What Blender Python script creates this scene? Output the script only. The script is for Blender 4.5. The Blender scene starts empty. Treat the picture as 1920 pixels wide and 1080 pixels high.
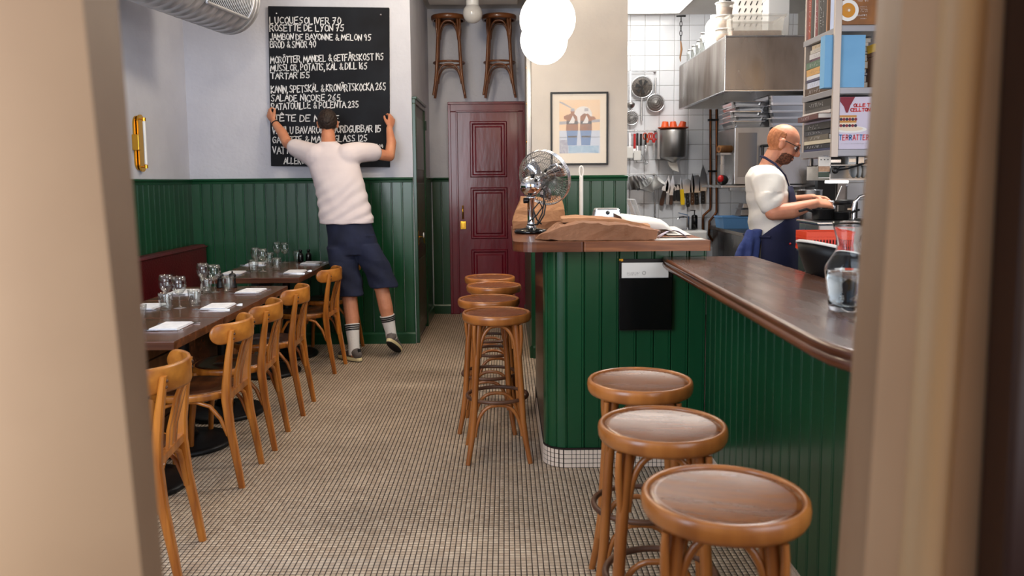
import bpy, math, random
import numpy as np
from mathutils import Vector, Matrix, Euler, noise as mnoise
PI = math.pi
R = math.radians
random.seed(7)
SC = bpy.context.scene
COL = SC.collection

# ---------------------------------------------------------------- camera
cam_d = bpy.data.cameras.new('camera')
cam_d.sensor_width = 36.0
cam_d.lens = 36.0 * 1500.0 / 1920.0
cam_d.shift_y = -58.0 / 1920.0
cam_d.clip_start = 0.02
cam_d.dof.use_dof = True
cam_d.dof.focus_distance = 4.6
cam_d.dof.aperture_fstop = 3.4
cam = bpy.data.objects.new('camera', cam_d)
COL.objects.link(cam)
SC.camera = cam
PITCH, ROLL, YAW = R(5.5), R(0.5), math.atan2(10, 1500)
fw = Vector((math.sin(YAW) * math.cos(PITCH), math.cos(YAW) * math.cos(PITCH), -math.sin(PITCH)))
rt = Vector((math.cos(YAW), -math.sin(YAW), 0))
up = rt.cross(fw)
rt2 = rt * math.cos(ROLL) - up * math.sin(ROLL)
up2 = rt * math.sin(ROLL) + up * math.cos(ROLL)
cm = Matrix((rt2, up2, -fw)).transposed().to_4x4()
cm.translation = Vector((0, 0, 1.42))
cam.matrix_world = cm

# ---------------------------------------------------------------- world, exposure, daylight
W = bpy.data.worlds.new('world')
SC.world = W
W.use_nodes = True
bg = W.node_tree.nodes['Background']
bg.inputs[0].default_value = (0.42, 0.66, 1.0, 1)
bg.inputs[1].default_value = 1.0
SC.view_settings.view_transform = 'Standard'
SC.view_settings.look = 'None'
SC.view_settings.gamma = 1.0
SC.view_settings.exposure = 0.0
SC.view_settings.use_curve_mapping = False
SC.cycles.use_denoising = True
SC.cycles.max_bounces = 8
SC.cycles.diffuse_bounces = 4
SC.cycles.glossy_bounces = 4
SC.cycles.transmission_bounces = 12
SC.cycles.transparent_max_bounces = 12
SC.cycles.sample_clamp_indirect = 6.0
SC.cycles.caustics_reflective = False
SC.cycles.caustics_refractive = False


def area(name, loc, size, power, color, target):
    d = bpy.data.lights.new(name, 'AREA')
    d.shape = 'RECTANGLE'
    d.size, d.size_y = size
    d.energy = power
    d.color = color
    o = bpy.data.objects.new(name, d)
    o.location = loc
    o.rotation_euler = (Vector(target) - Vector(loc)).to_track_quat('-Z', 'Y').to_euler()
    COL.objects.link(o)
    return o


sun_d = bpy.data.lights.new('street_sun', 'SUN')
sun_d.energy = 5.5
sun_d.angle = R(0.6)
sun_d.color = (1.0, 0.94, 0.82)
sun_o = bpy.data.objects.new('street_sun', sun_d)      # lights the house fronts across the street, from behind this building
sun_o.rotation_euler = Vector((0.25, -0.80, -0.62)).to_track_quat('-Z', 'Y').to_euler()
COL.objects.link(sun_o)
# daylight entering through the two shop windows beside the entrance, and the street door
area('daylight_window_left', (-1.75, 0.55, 1.95), (2.0, 2.0), 105, (0.78, 0.88, 1.0), (-1.9, 6.9, 1.5))
area('daylight_window_right', (1.75, 0.55, 1.95), (2.0, 2.0), 46, (0.86, 0.92, 1.0), (1.3, 4.5, 1.2))
# unseen light added above the frame to brighten the kitchen
area('kitchen_fill_light', (2.0, 4.9, 3.30), (1.2, 0.3), 95, (1.0, 0.97, 0.92), (2.0, 4.9, 0))


def fill_point(name, loc, power, color, r=0.12):
    d = bpy.data.lights.new(name, 'POINT')
    d.energy = power
    d.color = color
    d.shadow_soft_size = r
    o = bpy.data.objects.new(name, d)
    o.location = loc
    COL.objects.link(o)


area('kitchen_wall_fill', (1.33, 6.70, 3.0), (0.5, 0.4), 27, (1.0, 0.98, 0.95), (1.75, 8.2, 1.1))  # added fill aimed at the kitchen tiles, no visible fitting
fill_point('fill_light_dining', (-1.0, 3.9, 3.15), 40, (1.0, 0.84, 0.62))  # warm fill added over the dining aisle, no lamp in view
fill_point('fill_light_back', (-0.7, 5.7, 3.15), 40, (1.0, 0.84, 0.62))  # second added warm fill, towards the back wall


# ---------------------------------------------------------------- colour and material helpers
def lin(c):
    r = []
    for v in c[:3]:
        v = v / 255.0
        r.append(v / 12.92 if v <= 0.04045 else ((v + 0.055) / 1.055) ** 2.4)
    return (*r, 1.0)


MATS = {}


def mat(name, col, rough=0.5, metal=0.0, col2=None, scale=6.0, stretch=(1, 1, 1), detail=4.0, bump=0.0, bscale=None,
        coat=0.0, coat_rough=0.1, emit=0.0, trans=0.0, ior=1.45, spec=0.5, contrast=(0.35, 0.65), aniso=0.0,
        kind='noise', rrange=0.0, rand=0.0, coords='Object', alpha=1.0, sss=0.0, ecol=None):
    m = bpy.data.materials.new(name)
    m.use_nodes = True
    nt = m.node_tree
    N, L = nt.nodes, nt.links
    b = N['Principled BSDF']
    b.inputs['Base Color'].default_value = lin(col)
    b.inputs['Roughness'].default_value = rough
    b.inputs['Metallic'].default_value = metal
    b.inputs['IOR'].default_value = ior
    b.inputs['Specular IOR Level'].default_value = spec
    b.inputs['Coat Weight'].default_value = coat
    b.inputs['Coat Roughness'].default_value = coat_rough
    b.inputs['Transmission Weight'].default_value = trans
    b.inputs['Alpha'].default_value = alpha
    if sss:
        b.inputs['Subsurface Weight'].default_value = sss
        b.inputs['Subsurface Radius'].default_value = (0.012, 0.005, 0.003)
    if aniso:
        b.inputs['Anisotropic'].default_value = aniso
    if emit:
        b.inputs['Emission Color'].default_value = lin(ecol or col)
        b.inputs['Emission Strength'].default_value = emit
    if col2 or bump or rrange:
        tc = N.new('ShaderNodeTexCoord')
        mp = N.new('ShaderNodeMapping')
        mp.inputs['Scale'].default_value = stretch
        L.new(tc.outputs[coords], mp.inputs['Vector'])
        if kind == 'wave':
            tx = N.new('ShaderNodeTexWave')
            tx.inputs['Scale'].default_value = scale
            tx.inputs['Distortion'].default_value = 5.0
            tx.inputs['Detail'].default_value = 3.0
            tx.inputs['Detail Scale'].default_value = 1.6
            out = tx.outputs['Fac']
        else:
            tx = N.new('ShaderNodeTexNoise')
            tx.inputs['Scale'].default_value = scale
            tx.inputs['Detail'].default_value = detail
            out = tx.outputs['Fac']
        L.new(mp.outputs['Vector'], tx.inputs['Vector'])
        if col2:
            cr = N.new('ShaderNodeValToRGB')
            cr.color_ramp.elements[0].position = contrast[0]
            cr.color_ramp.elements[1].position = contrast[1]
            cr.color_ramp.elements[0].color = lin(col)
            cr.color_ramp.elements[1].color = lin(col2)
            L.new(out, cr.inputs['Fac'])
            src = cr.outputs['Color']
            if rand:
                oi = N.new('ShaderNodeObjectInfo')
                hs = N.new('ShaderNodeHueSaturation')
                mr = N.new('ShaderNodeMapRange')
                mr.inputs['To Min'].default_value = 1 - rand
                mr.inputs['To Max'].default_value = 1 + rand
                L.new(oi.outputs['Random'], mr.inputs['Value'])
                L.new(mr.outputs['Result'], hs.inputs['Value'])
                L.new(src, hs.inputs['Color'])
                src = hs.outputs['Color']
            L.new(src, b.inputs['Base Color'])
        if rrange:
            mr = N.new('ShaderNodeMapRange')
            mr.inputs['From Min'].default_value = 0.3
            mr.inputs['From Max'].default_value = 0.7
            mr.inputs['To Min'].default_value = rough - rrange
            mr.inputs['To Max'].default_value = rough + rrange
            L.new(out, mr.inputs['Value'])
            L.new(mr.outputs['Result'], b.inputs['Roughness'])
        if bump:
            bp = N.new('ShaderNodeBump')
            bp.inputs['Strength'].default_value = bump
            bp.inputs['Distance'].default_value = 0.01
            h = out
            if bscale:
                t2 = N.new('ShaderNodeTexNoise')
                t2.inputs['Scale'].default_value = bscale
                t2.inputs['Detail'].default_value = 3.0
                L.new(mp.outputs['Vector'], t2.inputs['Vector'])
                h = t2.outputs['Fac']
            L.new(h, bp.inputs['Height'])
            L.new(bp.outputs['Normal'], b.inputs['Normal'])
    MATS[name] = m
    return m


mat('plaster', (206, 208, 219), 0.85, col2=(195, 197, 209), scale=2.5, bump=0.25, bscale=30)
mat('plaster_warm', (219, 210, 200), 0.8, col2=(206, 198, 190), scale=2.0, bump=0.2, bscale=25)
mat('ceiling', (214, 211, 206), 0.9, col2=(205, 201, 196), scale=2)
mat('ceiling_light_paint', (232, 230, 226), 0.8)
mat('green', (13, 62, 36), 0.30, col2=(19, 74, 45), scale=3, stretch=(1, 1, .35), bump=0.35, bscale=9, coat=0.3, coat_rough=0.18, rand=0.16)
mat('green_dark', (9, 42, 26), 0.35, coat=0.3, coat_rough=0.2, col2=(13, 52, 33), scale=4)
mat('green_bar', (12, 62, 35), 0.30, col2=(17, 74, 43), scale=3, stretch=(1, 1, .35), bump=0.25, bscale=8, coat=0.25, coat_rough=0.15, rand=0.10)
mat('cage_wire', (120, 118, 116), 0.3, 1.0)
mat('maroon', (118, 18, 38), 0.24, col2=(102, 14, 32), scale=4, stretch=(1, 1, .3), bump=0.3, bscale=14, coat=0.4, coat_rough=0.12)
mat('leather', (92, 16, 22), 0.38, col2=(70, 10, 16), scale=3, bump=0.25, bscale=60)
mat('brass', (222, 168, 62), 0.25, 1.0)
mat('chrome', (225, 226, 230), 0.08, 1.0)
mat('steel', (190, 190, 192), 0.30, 1.0, col2=(160, 158, 156), scale=2.5, stretch=(1, 1, .5), rrange=0.1)
mat('steel_bright', (222, 224, 228), 0.22, 1.0)
mat('steel_smudged', (168, 160, 152), 0.33, 1.0, col2=(112, 98, 88), scale=3.2, stretch=(1, 1, .35), detail=5, rrange=0.12)
mat('black_iron', (20, 19, 19), 0.45, 0.3)
mat('black_plastic', (16, 16, 17), 0.35)
mat('black_gloss', (8, 8, 9), 0.12)
mat('copper', (120, 74, 46), 0.35, 1.0, col2=(84, 52, 36), scale=9)
mat('honey_wood', (182, 112, 40), 0.34, col2=(136, 74, 22), scale=9, stretch=(3, 3, .35), coat=0.25, coat_rough=0.2, rand=0.2, bump=0.04)
mat('honey_wood_worn', (192, 124, 50), 0.34, col2=(144, 82, 28), scale=7, stretch=(2, .4, 2), coat=0.2, coat_rough=0.25, rand=0.10)
mat('seat_dark', (86, 48, 24), 0.32, col2=(50, 26, 14), scale=6, stretch=(.6, 5, 1), coat=0.25, rand=0.1)
mat('stool_wood', (170, 104, 48), 0.32, col2=(140, 80, 34), scale=8, stretch=(2, 2, .4), coat=0.25, coat_rough=0.18, rand=0.1)
mat('stool_seat', (138, 80, 36), 0.24, col2=(104, 56, 24), scale=9, stretch=(.7, 3, 1), coat=0.3, coat_rough=0.16, rrange=0.06, rand=0.05)
mat('ring_dark', (96, 62, 42), 0.45, col2=(72, 44, 30), scale=12)
mat('wall_stool', (120, 70, 34), 0.35, col2=(92, 50, 22), scale=8, coat=0.2)
mat('counter_wood', (112, 76, 58), 0.26, col2=(74, 46, 34), scale=4.5, stretch=(3.2, .55, 1), detail=7, coat=0.35, coat_rough=0.16, rrange=0.08)
mat('counter_edge', (112, 62, 36), 0.30, col2=(76, 38, 22), scale=6, stretch=(.5, .5, 6), coat=0.3, coat_rough=0.15)
mat('counter_edge_light', (150, 92, 54), 0.38, col2=(112, 62, 34), scale=9, stretch=(.5, 3, 6), coat=0.15)
mat('varnish_dark', (30, 16, 11), 0.25, col2=(22, 12, 9), scale=4, stretch=(2, 2, .3), spec=.35)
mat('table_wood', (104, 62, 40), 0.22, col2=(66, 36, 22), scale=4, stretch=(.6, 6, 6), detail=6, coat=0.12, coat_rough=0.12)
mat('crate_wood', (140, 98, 56), 0.6, col2=(108, 70, 38), scale=5, stretch=(3, 3, .5))
mat('napkin', (236, 236, 240), 0.85, col2=(222, 222, 228), scale=40, bump=0.1)
mat('white_ceramic', (236, 234, 230), 0.18)
mat('white_plastic', (232, 230, 226), 0.4)
mat('white_enamel', (238, 238, 236), 0.15, coat=0.5)
mat('tile_white', (226, 228, 232), 0.12, col2=(216, 218, 224), scale=3, coat=0.4, coat_rough=0.05, rand=0.05)
mat('grout', (150, 146, 142), 0.9)
mat('grout_floor', (40, 28, 22), 0.9)
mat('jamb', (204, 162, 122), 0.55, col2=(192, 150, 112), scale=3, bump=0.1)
mat('jamb_shade', (150, 116, 86), 0.6, col2=(138, 104, 76), scale=4)  # jamb paint with the shade of the inner faces put into its colour
mat('jamb_gold', (184, 128, 66), 0.5, col2=(198, 156, 112), scale=1.6, stretch=(4, 4, .5))
mat('door_brown', (52, 26, 16), 0.35, col2=(38, 18, 12), scale=3, stretch=(3, 3, .4), coat=0.3)
mat('chalkboard', (14, 16, 23), 0.7, spec=0.25, col2=(26, 30, 38), scale=3, detail=6, bump=0.02)
mat('chalk', (235, 236, 240), 0.9)
mat('kraft', (172, 124, 86), 0.75, col2=(156, 108, 72), scale=5, bump=0.8, bscale=16)
mat('kraft_dark', (142, 96, 66), 0.75, col2=(126, 84, 56), scale=5, bump=0.8, bscale=18)
mat('paper', (232, 226, 216), 0.8)
mat('paper_lilac', (196, 188, 206), 0.7, col2=(178, 170, 190), scale=20)
mat('globe', (255, 248, 236), 0.3, emit=11.0, ecol=(255, 242, 220))
mat('globe_off', (214, 212, 210), 0.12, coat=0.5)
mat('panel_light', (255, 252, 245), 0.3, emit=4.0)
mat('under_light', (255, 250, 240), 0.3, emit=6.0)
mat('duct', (205, 205, 208), 0.38, 0.7, col2=(188, 188, 192), scale=4)
mat('glass', (252, 253, 253), 0.0, trans=1.0, ior=1.30)
mat('water', (240, 248, 250), 0.0, trans=1.0, ior=1.33)
mat('skin', (206, 142, 108), 0.5, col2=(190, 122, 90), scale=9, sss=0.15)
mat('skin_tan', (216, 152, 120), 0.5, col2=(200, 130, 100), scale=9, sss=0.15)
mat('hair_dark', (44, 28, 20), 0.65, col2=(28, 17, 12), scale=60, bump=0.5)
mat('hair_red', (186, 118, 76), 0.7, col2=(160, 98, 62), scale=60, bump=0.4)
mat('beard', (128, 80, 56), 0.7, col2=(66, 36, 24), scale=90, bump=0.6)
mat('tshirt', (226, 214, 216), 0.85, col2=(214, 202, 206), scale=3, bump=0.55, bscale=5.5)
mat('tshirt_chef', (232, 226, 216), 0.85, col2=(220, 212, 204), scale=3, bump=0.5, bscale=7)
mat('shorts', (34, 40, 66), 0.9, col2=(24, 29, 50), scale=8, bump=0.5, bscale=7)
mat('apron', (36, 38, 70), 0.85, col2=(28, 30, 58), scale=9, bump=0.35, bscale=8)
mat('towel', (78, 92, 150), 0.95, col2=(60, 72, 126), scale=14, bump=0.8, bscale=20)
mat('trousers', (128, 116, 100), 0.9)
mat('sock', (228, 224, 220), 0.9, bump=0.2, bscale=80)
mat('shoe_grey', (112, 104, 100), 0.75, col2=(88, 80, 78), scale=18)
mat('shoe_sole', (222, 206, 160), 0.6)
mat('rubber', (26, 26, 30), 0.6)
mat('red_plastic', (222, 46, 24), 0.35)
mat('red', (186, 24, 26), 0.35)
mat('orange', (206, 84, 34), 0.4, col2=(184, 66, 26), scale=8)
mat('yellow', (240, 196, 20), 0.4)
mat('blue_plastic', (110, 168, 226), 0.4)
mat('translucent_plastic', (228, 224, 214), 0.35, alpha=0.28)
mat('clear_plastic', (235, 238, 240), 0.2, alpha=0.45)
mat('grain_brown', (196, 160, 130), 0.9, col2=(170, 132, 104), scale=60)


def thin_glass(name):
    m = bpy.data.materials.new(name)
    m.use_nodes = True
    nt = m.node_tree
    nt.nodes.remove(nt.nodes['Principled BSDF'])
    tr = nt.nodes.new('ShaderNodeBsdfTransparent')
    tr.inputs['Color'].default_value = (0.96, 0.975, 0.97, 1)
    gl = nt.nodes.new('ShaderNodeBsdfGlossy')
    gl.inputs['Roughness'].default_value = 0.03
    lw = nt.nodes.new('ShaderNodeLayerWeight')
    lw.inputs['Blend'].default_value = 0.22
    fr = nt.nodes.new('ShaderNodeMapRange')
    fr.inputs['To Min'].default_value = 0.05
    fr.inputs['To Max'].default_value = 0.75
    nt.links.new(lw.outputs['Facing'], fr.inputs['Value'])
    mx = nt.nodes.new('ShaderNodeMixShader')
    nt.links.new(fr.outputs[0], mx.inputs[0])
    nt.links.new(tr.outputs[0], mx.inputs[1])
    nt.links.new(gl.outputs[0], mx.inputs[2])
    nt.links.new(mx.outputs[0], nt.nodes['Material Output'].inputs[0])
    MATS[name] = m


thin_glass('glass_thin')


def M(n):
    return MATS[n]


# ---------------------------------------------------------------- mesh helpers
def rotz(a):
    return Matrix.Rotation(a, 4, 'Z')


def xf(loc=(0, 0, 0), rx=0, ry=0, rz=0):
    return Matrix.Translation(loc) @ Euler((rx, ry, rz)).to_matrix().to_4x4()


class MB:
    def __init__(s):
        s.v, s.f, s.m, s.s = [], [], [], []

    def add(s, vs, fs, mi=0, smooth=False, T=None):
        n = len(s.v)
        for v in vs:
            v = Vector(v)
            s.v.append(T @ v if T is not None else v)
        for f in fs:
            s.f.append([i + n for i in f])
            s.m.append(mi)
            s.s.append(smooth)
        return s

    def box(s, x0, x1, y0, y1, z0, z1, mi=0, T=None):
        vs = [(x0, y0, z0), (x1, y0, z0), (x1, y1, z0), (x0, y1, z0), (x0, y0, z1), (x1, y0, z1), (x1, y1, z1), (x0, y1, z1)]
        fs = [(3, 2, 1, 0), (4, 5, 6, 7), (0, 1, 5, 4), (1, 2, 6, 5), (2, 3, 7, 6), (3, 0, 4, 7)]
        return s.add(vs, fs, mi, False, T)

    def bar(s, a, b, w, h, mi=0, up=(0, 0, 1)):
        a, b = Vector(a), Vector(b)
        d = (b - a).normalized()
        u = Vector(up)
        if abs(d.dot(u)) > 0.98:
            u = Vector((0, 1, 0))
        x = d.cross(u).normalized()
        u = x.cross(d)
        vs = []
        for p in (a, b):
            for sx, su in ((-1, -1), (1, -1), (1, 1), (-1, 1)):
                vs.append(p + x * sx * w / 2 + u * su * h / 2)
        return s.add(vs, [(0, 1, 2, 3), (7, 6, 5, 4), (0, 4, 5, 1), (1, 5, 6, 2), (2, 6, 7, 3), (3, 7, 4, 0)], mi)

    def tube(s, pts, r, n=8, mi=0, cap=True, closed=False, flat=1.0):
        pts = [Vector(p) for p in pts]
        k = len(pts)
        rs = r if isinstance(r, (list, tuple)) else [r] * k
        vs, fs = [], []
        t0 = (pts[1] - pts[0]).normalized()
        u = t0.orthogonal().normalized()
        if abs(t0.z) < 0.9:
            u = (Vector((0, 0, 1)) - t0 * t0.z).normalized()
        for i in range(k):
            if closed:
                t = (pts[(i + 1) % k] - pts[i - 1]).normalized()
            elif i == 0:
                t = t0
            elif i == k - 1:
                t = (pts[-1] - pts[-2]).normalized()
            else:
                t = ((pts[i + 1] - pts[i]).normalized() + (pts[i] - pts[i - 1]).normalized())
                t = t.normalized() if t.length > 1e-6 else (pts[i + 1] - pts[i]).normalized()
            u = (u - t * u.dot(t))
            u = u.normalized() if u.length > 1e-6 else t.orthogonal().normalized()
            w = t.cross(u)
            for j in range(n):
                a = 2 * PI * j / n
                vs.append(pts[i] + u * math.cos(a) * rs[i] * flat + w * math.sin(a) * rs[i])
        seg = k if closed else k - 1
        for i in range(seg):
            for j in range(n):
                a, b = i * n + j, i * n + (j + 1) % n
                c, d = ((i + 1) % k) * n + (j + 1) % n, ((i + 1) % k) * n + j
                fs.append((a, b, c, d))
        s.add(vs, fs, mi, True)
        if cap and not closed:
            s.add(vs[:n], [tuple(range(n))[::-1]], mi)
            s.add(vs[-n:], [tuple(range(n))], mi)
        return s

    def lathe(s, prof, n=24, T=None, mi=0, smooth=True, cap=True):
        vs, fs = [], []
        for (r, z) in prof:
            for j in range(n):
                a = 2 * PI * j / n
                vs.append((r * math.cos(a), r * math.sin(a), z))
        k = len(prof)
        for i in range(k - 1):
            for j in range(n):
                a, b = i * n + j, i * n + (j + 1) % n
                fs.append((a, b, b + n, a + n))
        s.add(vs, fs, mi, smooth, T)
        if cap and prof[0][0] > 1e-4:
            s.add(vs[:n], [tuple(range(n))[::-1]], mi, False, T)
        if cap and prof[-1][0] > 1e-4:
            s.add(vs[-n:], [tuple(range(n))], mi, False, T)
        return s

    def ball(s, c, r, n=16, m=10, mi=0, T=None):
        if not isinstance(r, (tuple, list)):
            r = (r, r, r)
        vs, fs = [], []
        for i in range(m + 1):
            p = PI * i / m
            for j in range(n):
                a = 2 * PI * j / n
                vs.append((c[0] + r[0] * math.sin(p) * math.cos(a), c[1] + r[1] * math.sin(p) * math.sin(a), c[2] - r[2] * math.cos(p)))
        for i in range(m):
            for j in range(n):
                a, b = i * n + j, i * n + (j + 1) % n
                fs.append((a, b, b + n, a + n))
        return s.add(vs, fs, mi, True, T)

    def prism(s, poly, z0, z1, mi=0, T=None, mside=None, inset=0.0):
        n = len(poly)
        vs = [(x, y, z0) for x, y in poly] + [(x, y, z1) for x, y in poly]
        fs = [(j, (j + 1) % n, (j + 1) % n + n, j + n) for j in range(n)]
        s.add(vs, fs, mi if mside is None else mside, False, T)
        s.add(vs, [tuple(range(n))[::-1], tuple(range(n, 2 * n))], mi, False, T)
        return s

    def loft(s, rings, mi=0, cap=True, smooth=True, T=None):
        n = len(rings[0])
        vs = [p for r in rings for p in r]
        fs = []
        for i in range(len(rings) - 1):
            for j in range(n):
                a, b = i * n + j, i * n + (j + 1) % n
                fs.append((a, b, b + n, a + n))
        if cap:
            fs.append(tuple(range(n))[::-1])
            fs.append(tuple(range((len(rings) - 1) * n, len(rings) * n)))
        return s.add(vs, fs, mi, smooth, T)

    def build(s, name, mats, parent=None, bevel=0.0, seg=2, loc=None, rot=None):
        me = bpy.data.meshes.new(name)
        me.from_pydata([tuple(v) for v in s.v], [], s.f)
        if not isinstance(mats, (list, tuple)):
            mats = [mats]
        for m in mats:
            me.materials.append(M(m) if isinstance(m, str) else m)
        me.polygons.foreach_set('material_index', s.m)
        me.polygons.foreach_set('use_smooth', s.s)
        me.update()
        o = bpy.data.objects.new(name, me)
        COL.objects.link(o)
        if parent is not None:
            o.parent = parent
        if loc is not None:
            o.location = loc
        if rot is not None:
            o.rotation_euler = rot
        if bevel:
            bm = o.modifiers.new('bevel', 'BEVEL')
            bm.width = bevel
            bm.segments = seg
            bm.limit_method = 'ANGLE'
            bm.angle_limit = R(40)
        return o


def tag(o, label=None, cat=None, group=None, kind=None):
    if label:
        o['label'] = label
    if cat:
        o['category'] = cat
    if group:
        o['group'] = group
    if kind:
        o['kind'] = kind
    return o


def thing(name, label, cat, loc=(0, 0, 0), rz=0.0, group=None, rot=None):
    o = bpy.data.objects.new(name, None)
    o.empty_display_size = 0.05
    COL.objects.link(o)
    o.location = loc
    o.rotation_euler = rot if rot else (0, 0, rz)
    return tag(o, label, cat, group)


def struct(o):
    o['kind'] = 'structure'
    return o


KIDS = {}


def copy_tree(o, parent=None):
    c = o.copy()
    COL.objects.link(c)
    if parent is not None:
        c.parent = parent
    for ch in [x for x in o.children]:
        copy_tree(ch, c)
    return c


def place(src, first, loc, rz, label, group=None):
    o = src if first else copy_tree(src)
    o.location = loc
    o.rotation_euler = (0, 0, rz)
    o['label'] = label
    if group:
        o['group'] = group
    return o


def inst(src, loc, parent=None, rot=None, scale=None):
    c = src.copy()
    COL.objects.link(c)
    if parent is not None:
        c.parent = parent
    c.location = loc
    if rot is not None:
        c.rotation_euler = rot
    if scale is not None:
        c.scale = scale
    return c


def arc(c, r, a0, a1, n, plane='xy'):
    out = []
    for i in range(n + 1):
        a = a0 + (a1 - a0) * i / n
        out.append((c[0] + r * math.cos(a), c[1] + r * math.sin(a)))
    return out


# ---------------------------------------------------------------- stroke lettering (hand drawn capitals)
GL = {
    'A': [[(0, 0), (.42, 1), (.85, 0)], [(.15, .36), (.7, .36)]],
    'B': [[(0, 0), (0, 1), (.5, .95), (.62, .76), (.45, .55), (0, .52)], [(.45, .54), (.75, .36), (.65, .1), (0, 0)]],
    'C': [[(.75, .85), (.45, 1), (.1, .75), (.03, .4), (.25, .03), (.75, .1)]],
    'D': [[(0, 0), (0, 1), (.5, .88), (.75, .5), (.5, .08), (0, 0)]],
    'E': [[(.65, 1), (0, .97), (0, 0), (.68, .03)], [(0, .52), (.5, .54)]],
    'F': [[(.65, 1), (0, .97), (0, 0)], [(0, .52), (.5, .54)]],
    'G': [[(.75, .85), (.45, 1), (.1, .75), (.03, .35), (.3, 0), (.7, .15), (.75, .45), (.42, .45)]],
    'H': [[(0, 0), (0, 1)], [(.7, 0), (.7, 1)], [(0, .5), (.7, .53)]],
    'I': [[(.12, 0), (.12, 1)]],
    'J': [[(.5, 1), (.5, .25), (.3, -.05), (0, .1)]],
    'K': [[(0, 0), (0, 1)], [(.65, 1), (0, .45), (.7, 0)]],
    'L': [[(0, 1), (0, 0), (.62, .04)]],
    'M': [[(0, 0), (.1, 1), (.48, .3), (.85, 1), (.95, 0)]],
    'N': [[(0, 0), (.03, 1), (.68, 0), (.72, 1)]],
    'O': [[(.4, 1), (.08, .75), (.05, .3), (.38, 0), (.75, .28), (.74, .72), (.4, 1)]],
    'P': [[(0, 0), (0, 1), (.52, .93), (.65, .7), (.48, .48), (0, .45)]],
    'Q': [[(.4, 1), (.08, .75), (.05, .3), (.38, 0), (.75, .28), (.74, .72), (.4, 1)], [(.5, .25), (.85, -.12)]],
    'R': [[(0, 0), (0, 1), (.52, .93), (.62, .72), (.45, .5), (0, .47)], [(.3, .48), (.7, 0)]],
    'S': [[(.62, .9), (.3, 1), (.05, .8), (.2, .56), (.52, .42), (.6, .15), (.3, 0), (0, .1)]],
    'T': [[(0, 1), (.78, .97)], [(.38, .98), (.38, 0)]],
    'U': [[(0, 1), (.05, .25), (.32, 0), (.62, .2), (.68, 1)]],
    'V': [[(0, 1), (.35, 0), (.72, 1)]],
    'W': [[(0, 1), (.2, 0), (.48, .75), (.72, 0), (.98, 1)]],
    'X': [[(0, 0), (.7, 1)], [(0, 1), (.7, 0)]],
    'Y': [[(0, 1), (.35, .5)], [(.72, 1), (.2, -.1)]],
    'Z': [[(0, 1), (.65, 1), (0, 0), (.7, .03)]],
    '0': [[(.35, 1), (.05, .6), (.1, .15), (.4, 0), (.65, .4), (.58, .85), (.3, 1)]],
    '1': [[(.1, 1), (.12, 0)]],
    '2': [[(.03, .8), (.3, 1), (.6, .8), (.45, .45), (0, 0), (.68, .05)]],
    '3': [[(.05, .9), (.4, 1), (.58, .78), (.25, .54), (.6, .35), (.45, .03), (0, .08)]],
    '4': [[(.35, 1), (0, .4), (.65, .42)], [(.5, .8), (.48, 0)]],
    '5': [[(.6, 1), (.15, .97), (.08, .58), (.5, .52), (.58, .2), (.3, 0), (0, .1)]],
    '6': [[(.5, 1), (.1, .55), (.08, .15), (.38, 0), (.6, .22), (.4, .47), (.1, .35)]],
    '7': [[(0, .97), (.6, 1), (.2, 0)], [(.12, .5), (.55, .55)]],
    '8': [[(.35, .52), (.08, .75), (.33, 1), (.58, .77), (.1, .28), (.3, 0), (.6, .22), (.35, .52)]],
    '9': [[(.58, .65), (.3, .5), (.08, .75), (.35, 1), (.58, .7), (.5, 0)]],
    '&': [[(.8, 0), (.2, .75), (.38, 1), (.55, .78), (.05, .25), (.3, 0), (.78, .4)]],
    ',': [[(.12, .1), (.02, -.2)]], '.': [[(.1, 0), (.14, .06)]], '/': [[(0, -.1), (.4, 1.05)]], '-': [[(0, .45), (.4, .45)]],
    '?': [[(.05, .8), (.3, 1), (.55, .75), (.25, .45), (.25, .25)], [(.25, .05), (.27, 0)]],
    "'": [[(.1, 1), (.05, .75)]],
}
DIA = {'Ö': ('O', 'd'), 'Ä': ('A', 'd'), 'Å': ('A', 'r'), 'Ê': ('E', 'c'), 'Ç': ('C', 's')}
WID = {'I': .3, '1': .32, ',': .3, '.': .3, 'M': 1.15, 'W': 1.15, ' ': .42, "'": .25, 'J': .72}


def marks(n, seed=1):
    """unreadable small print: a row of short strokes, as lettering looks from this far away"""
    r_ = random.Random(seed)
    return ''.join(r_.choice("I/-I/,' ") for _ in range(n))


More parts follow.
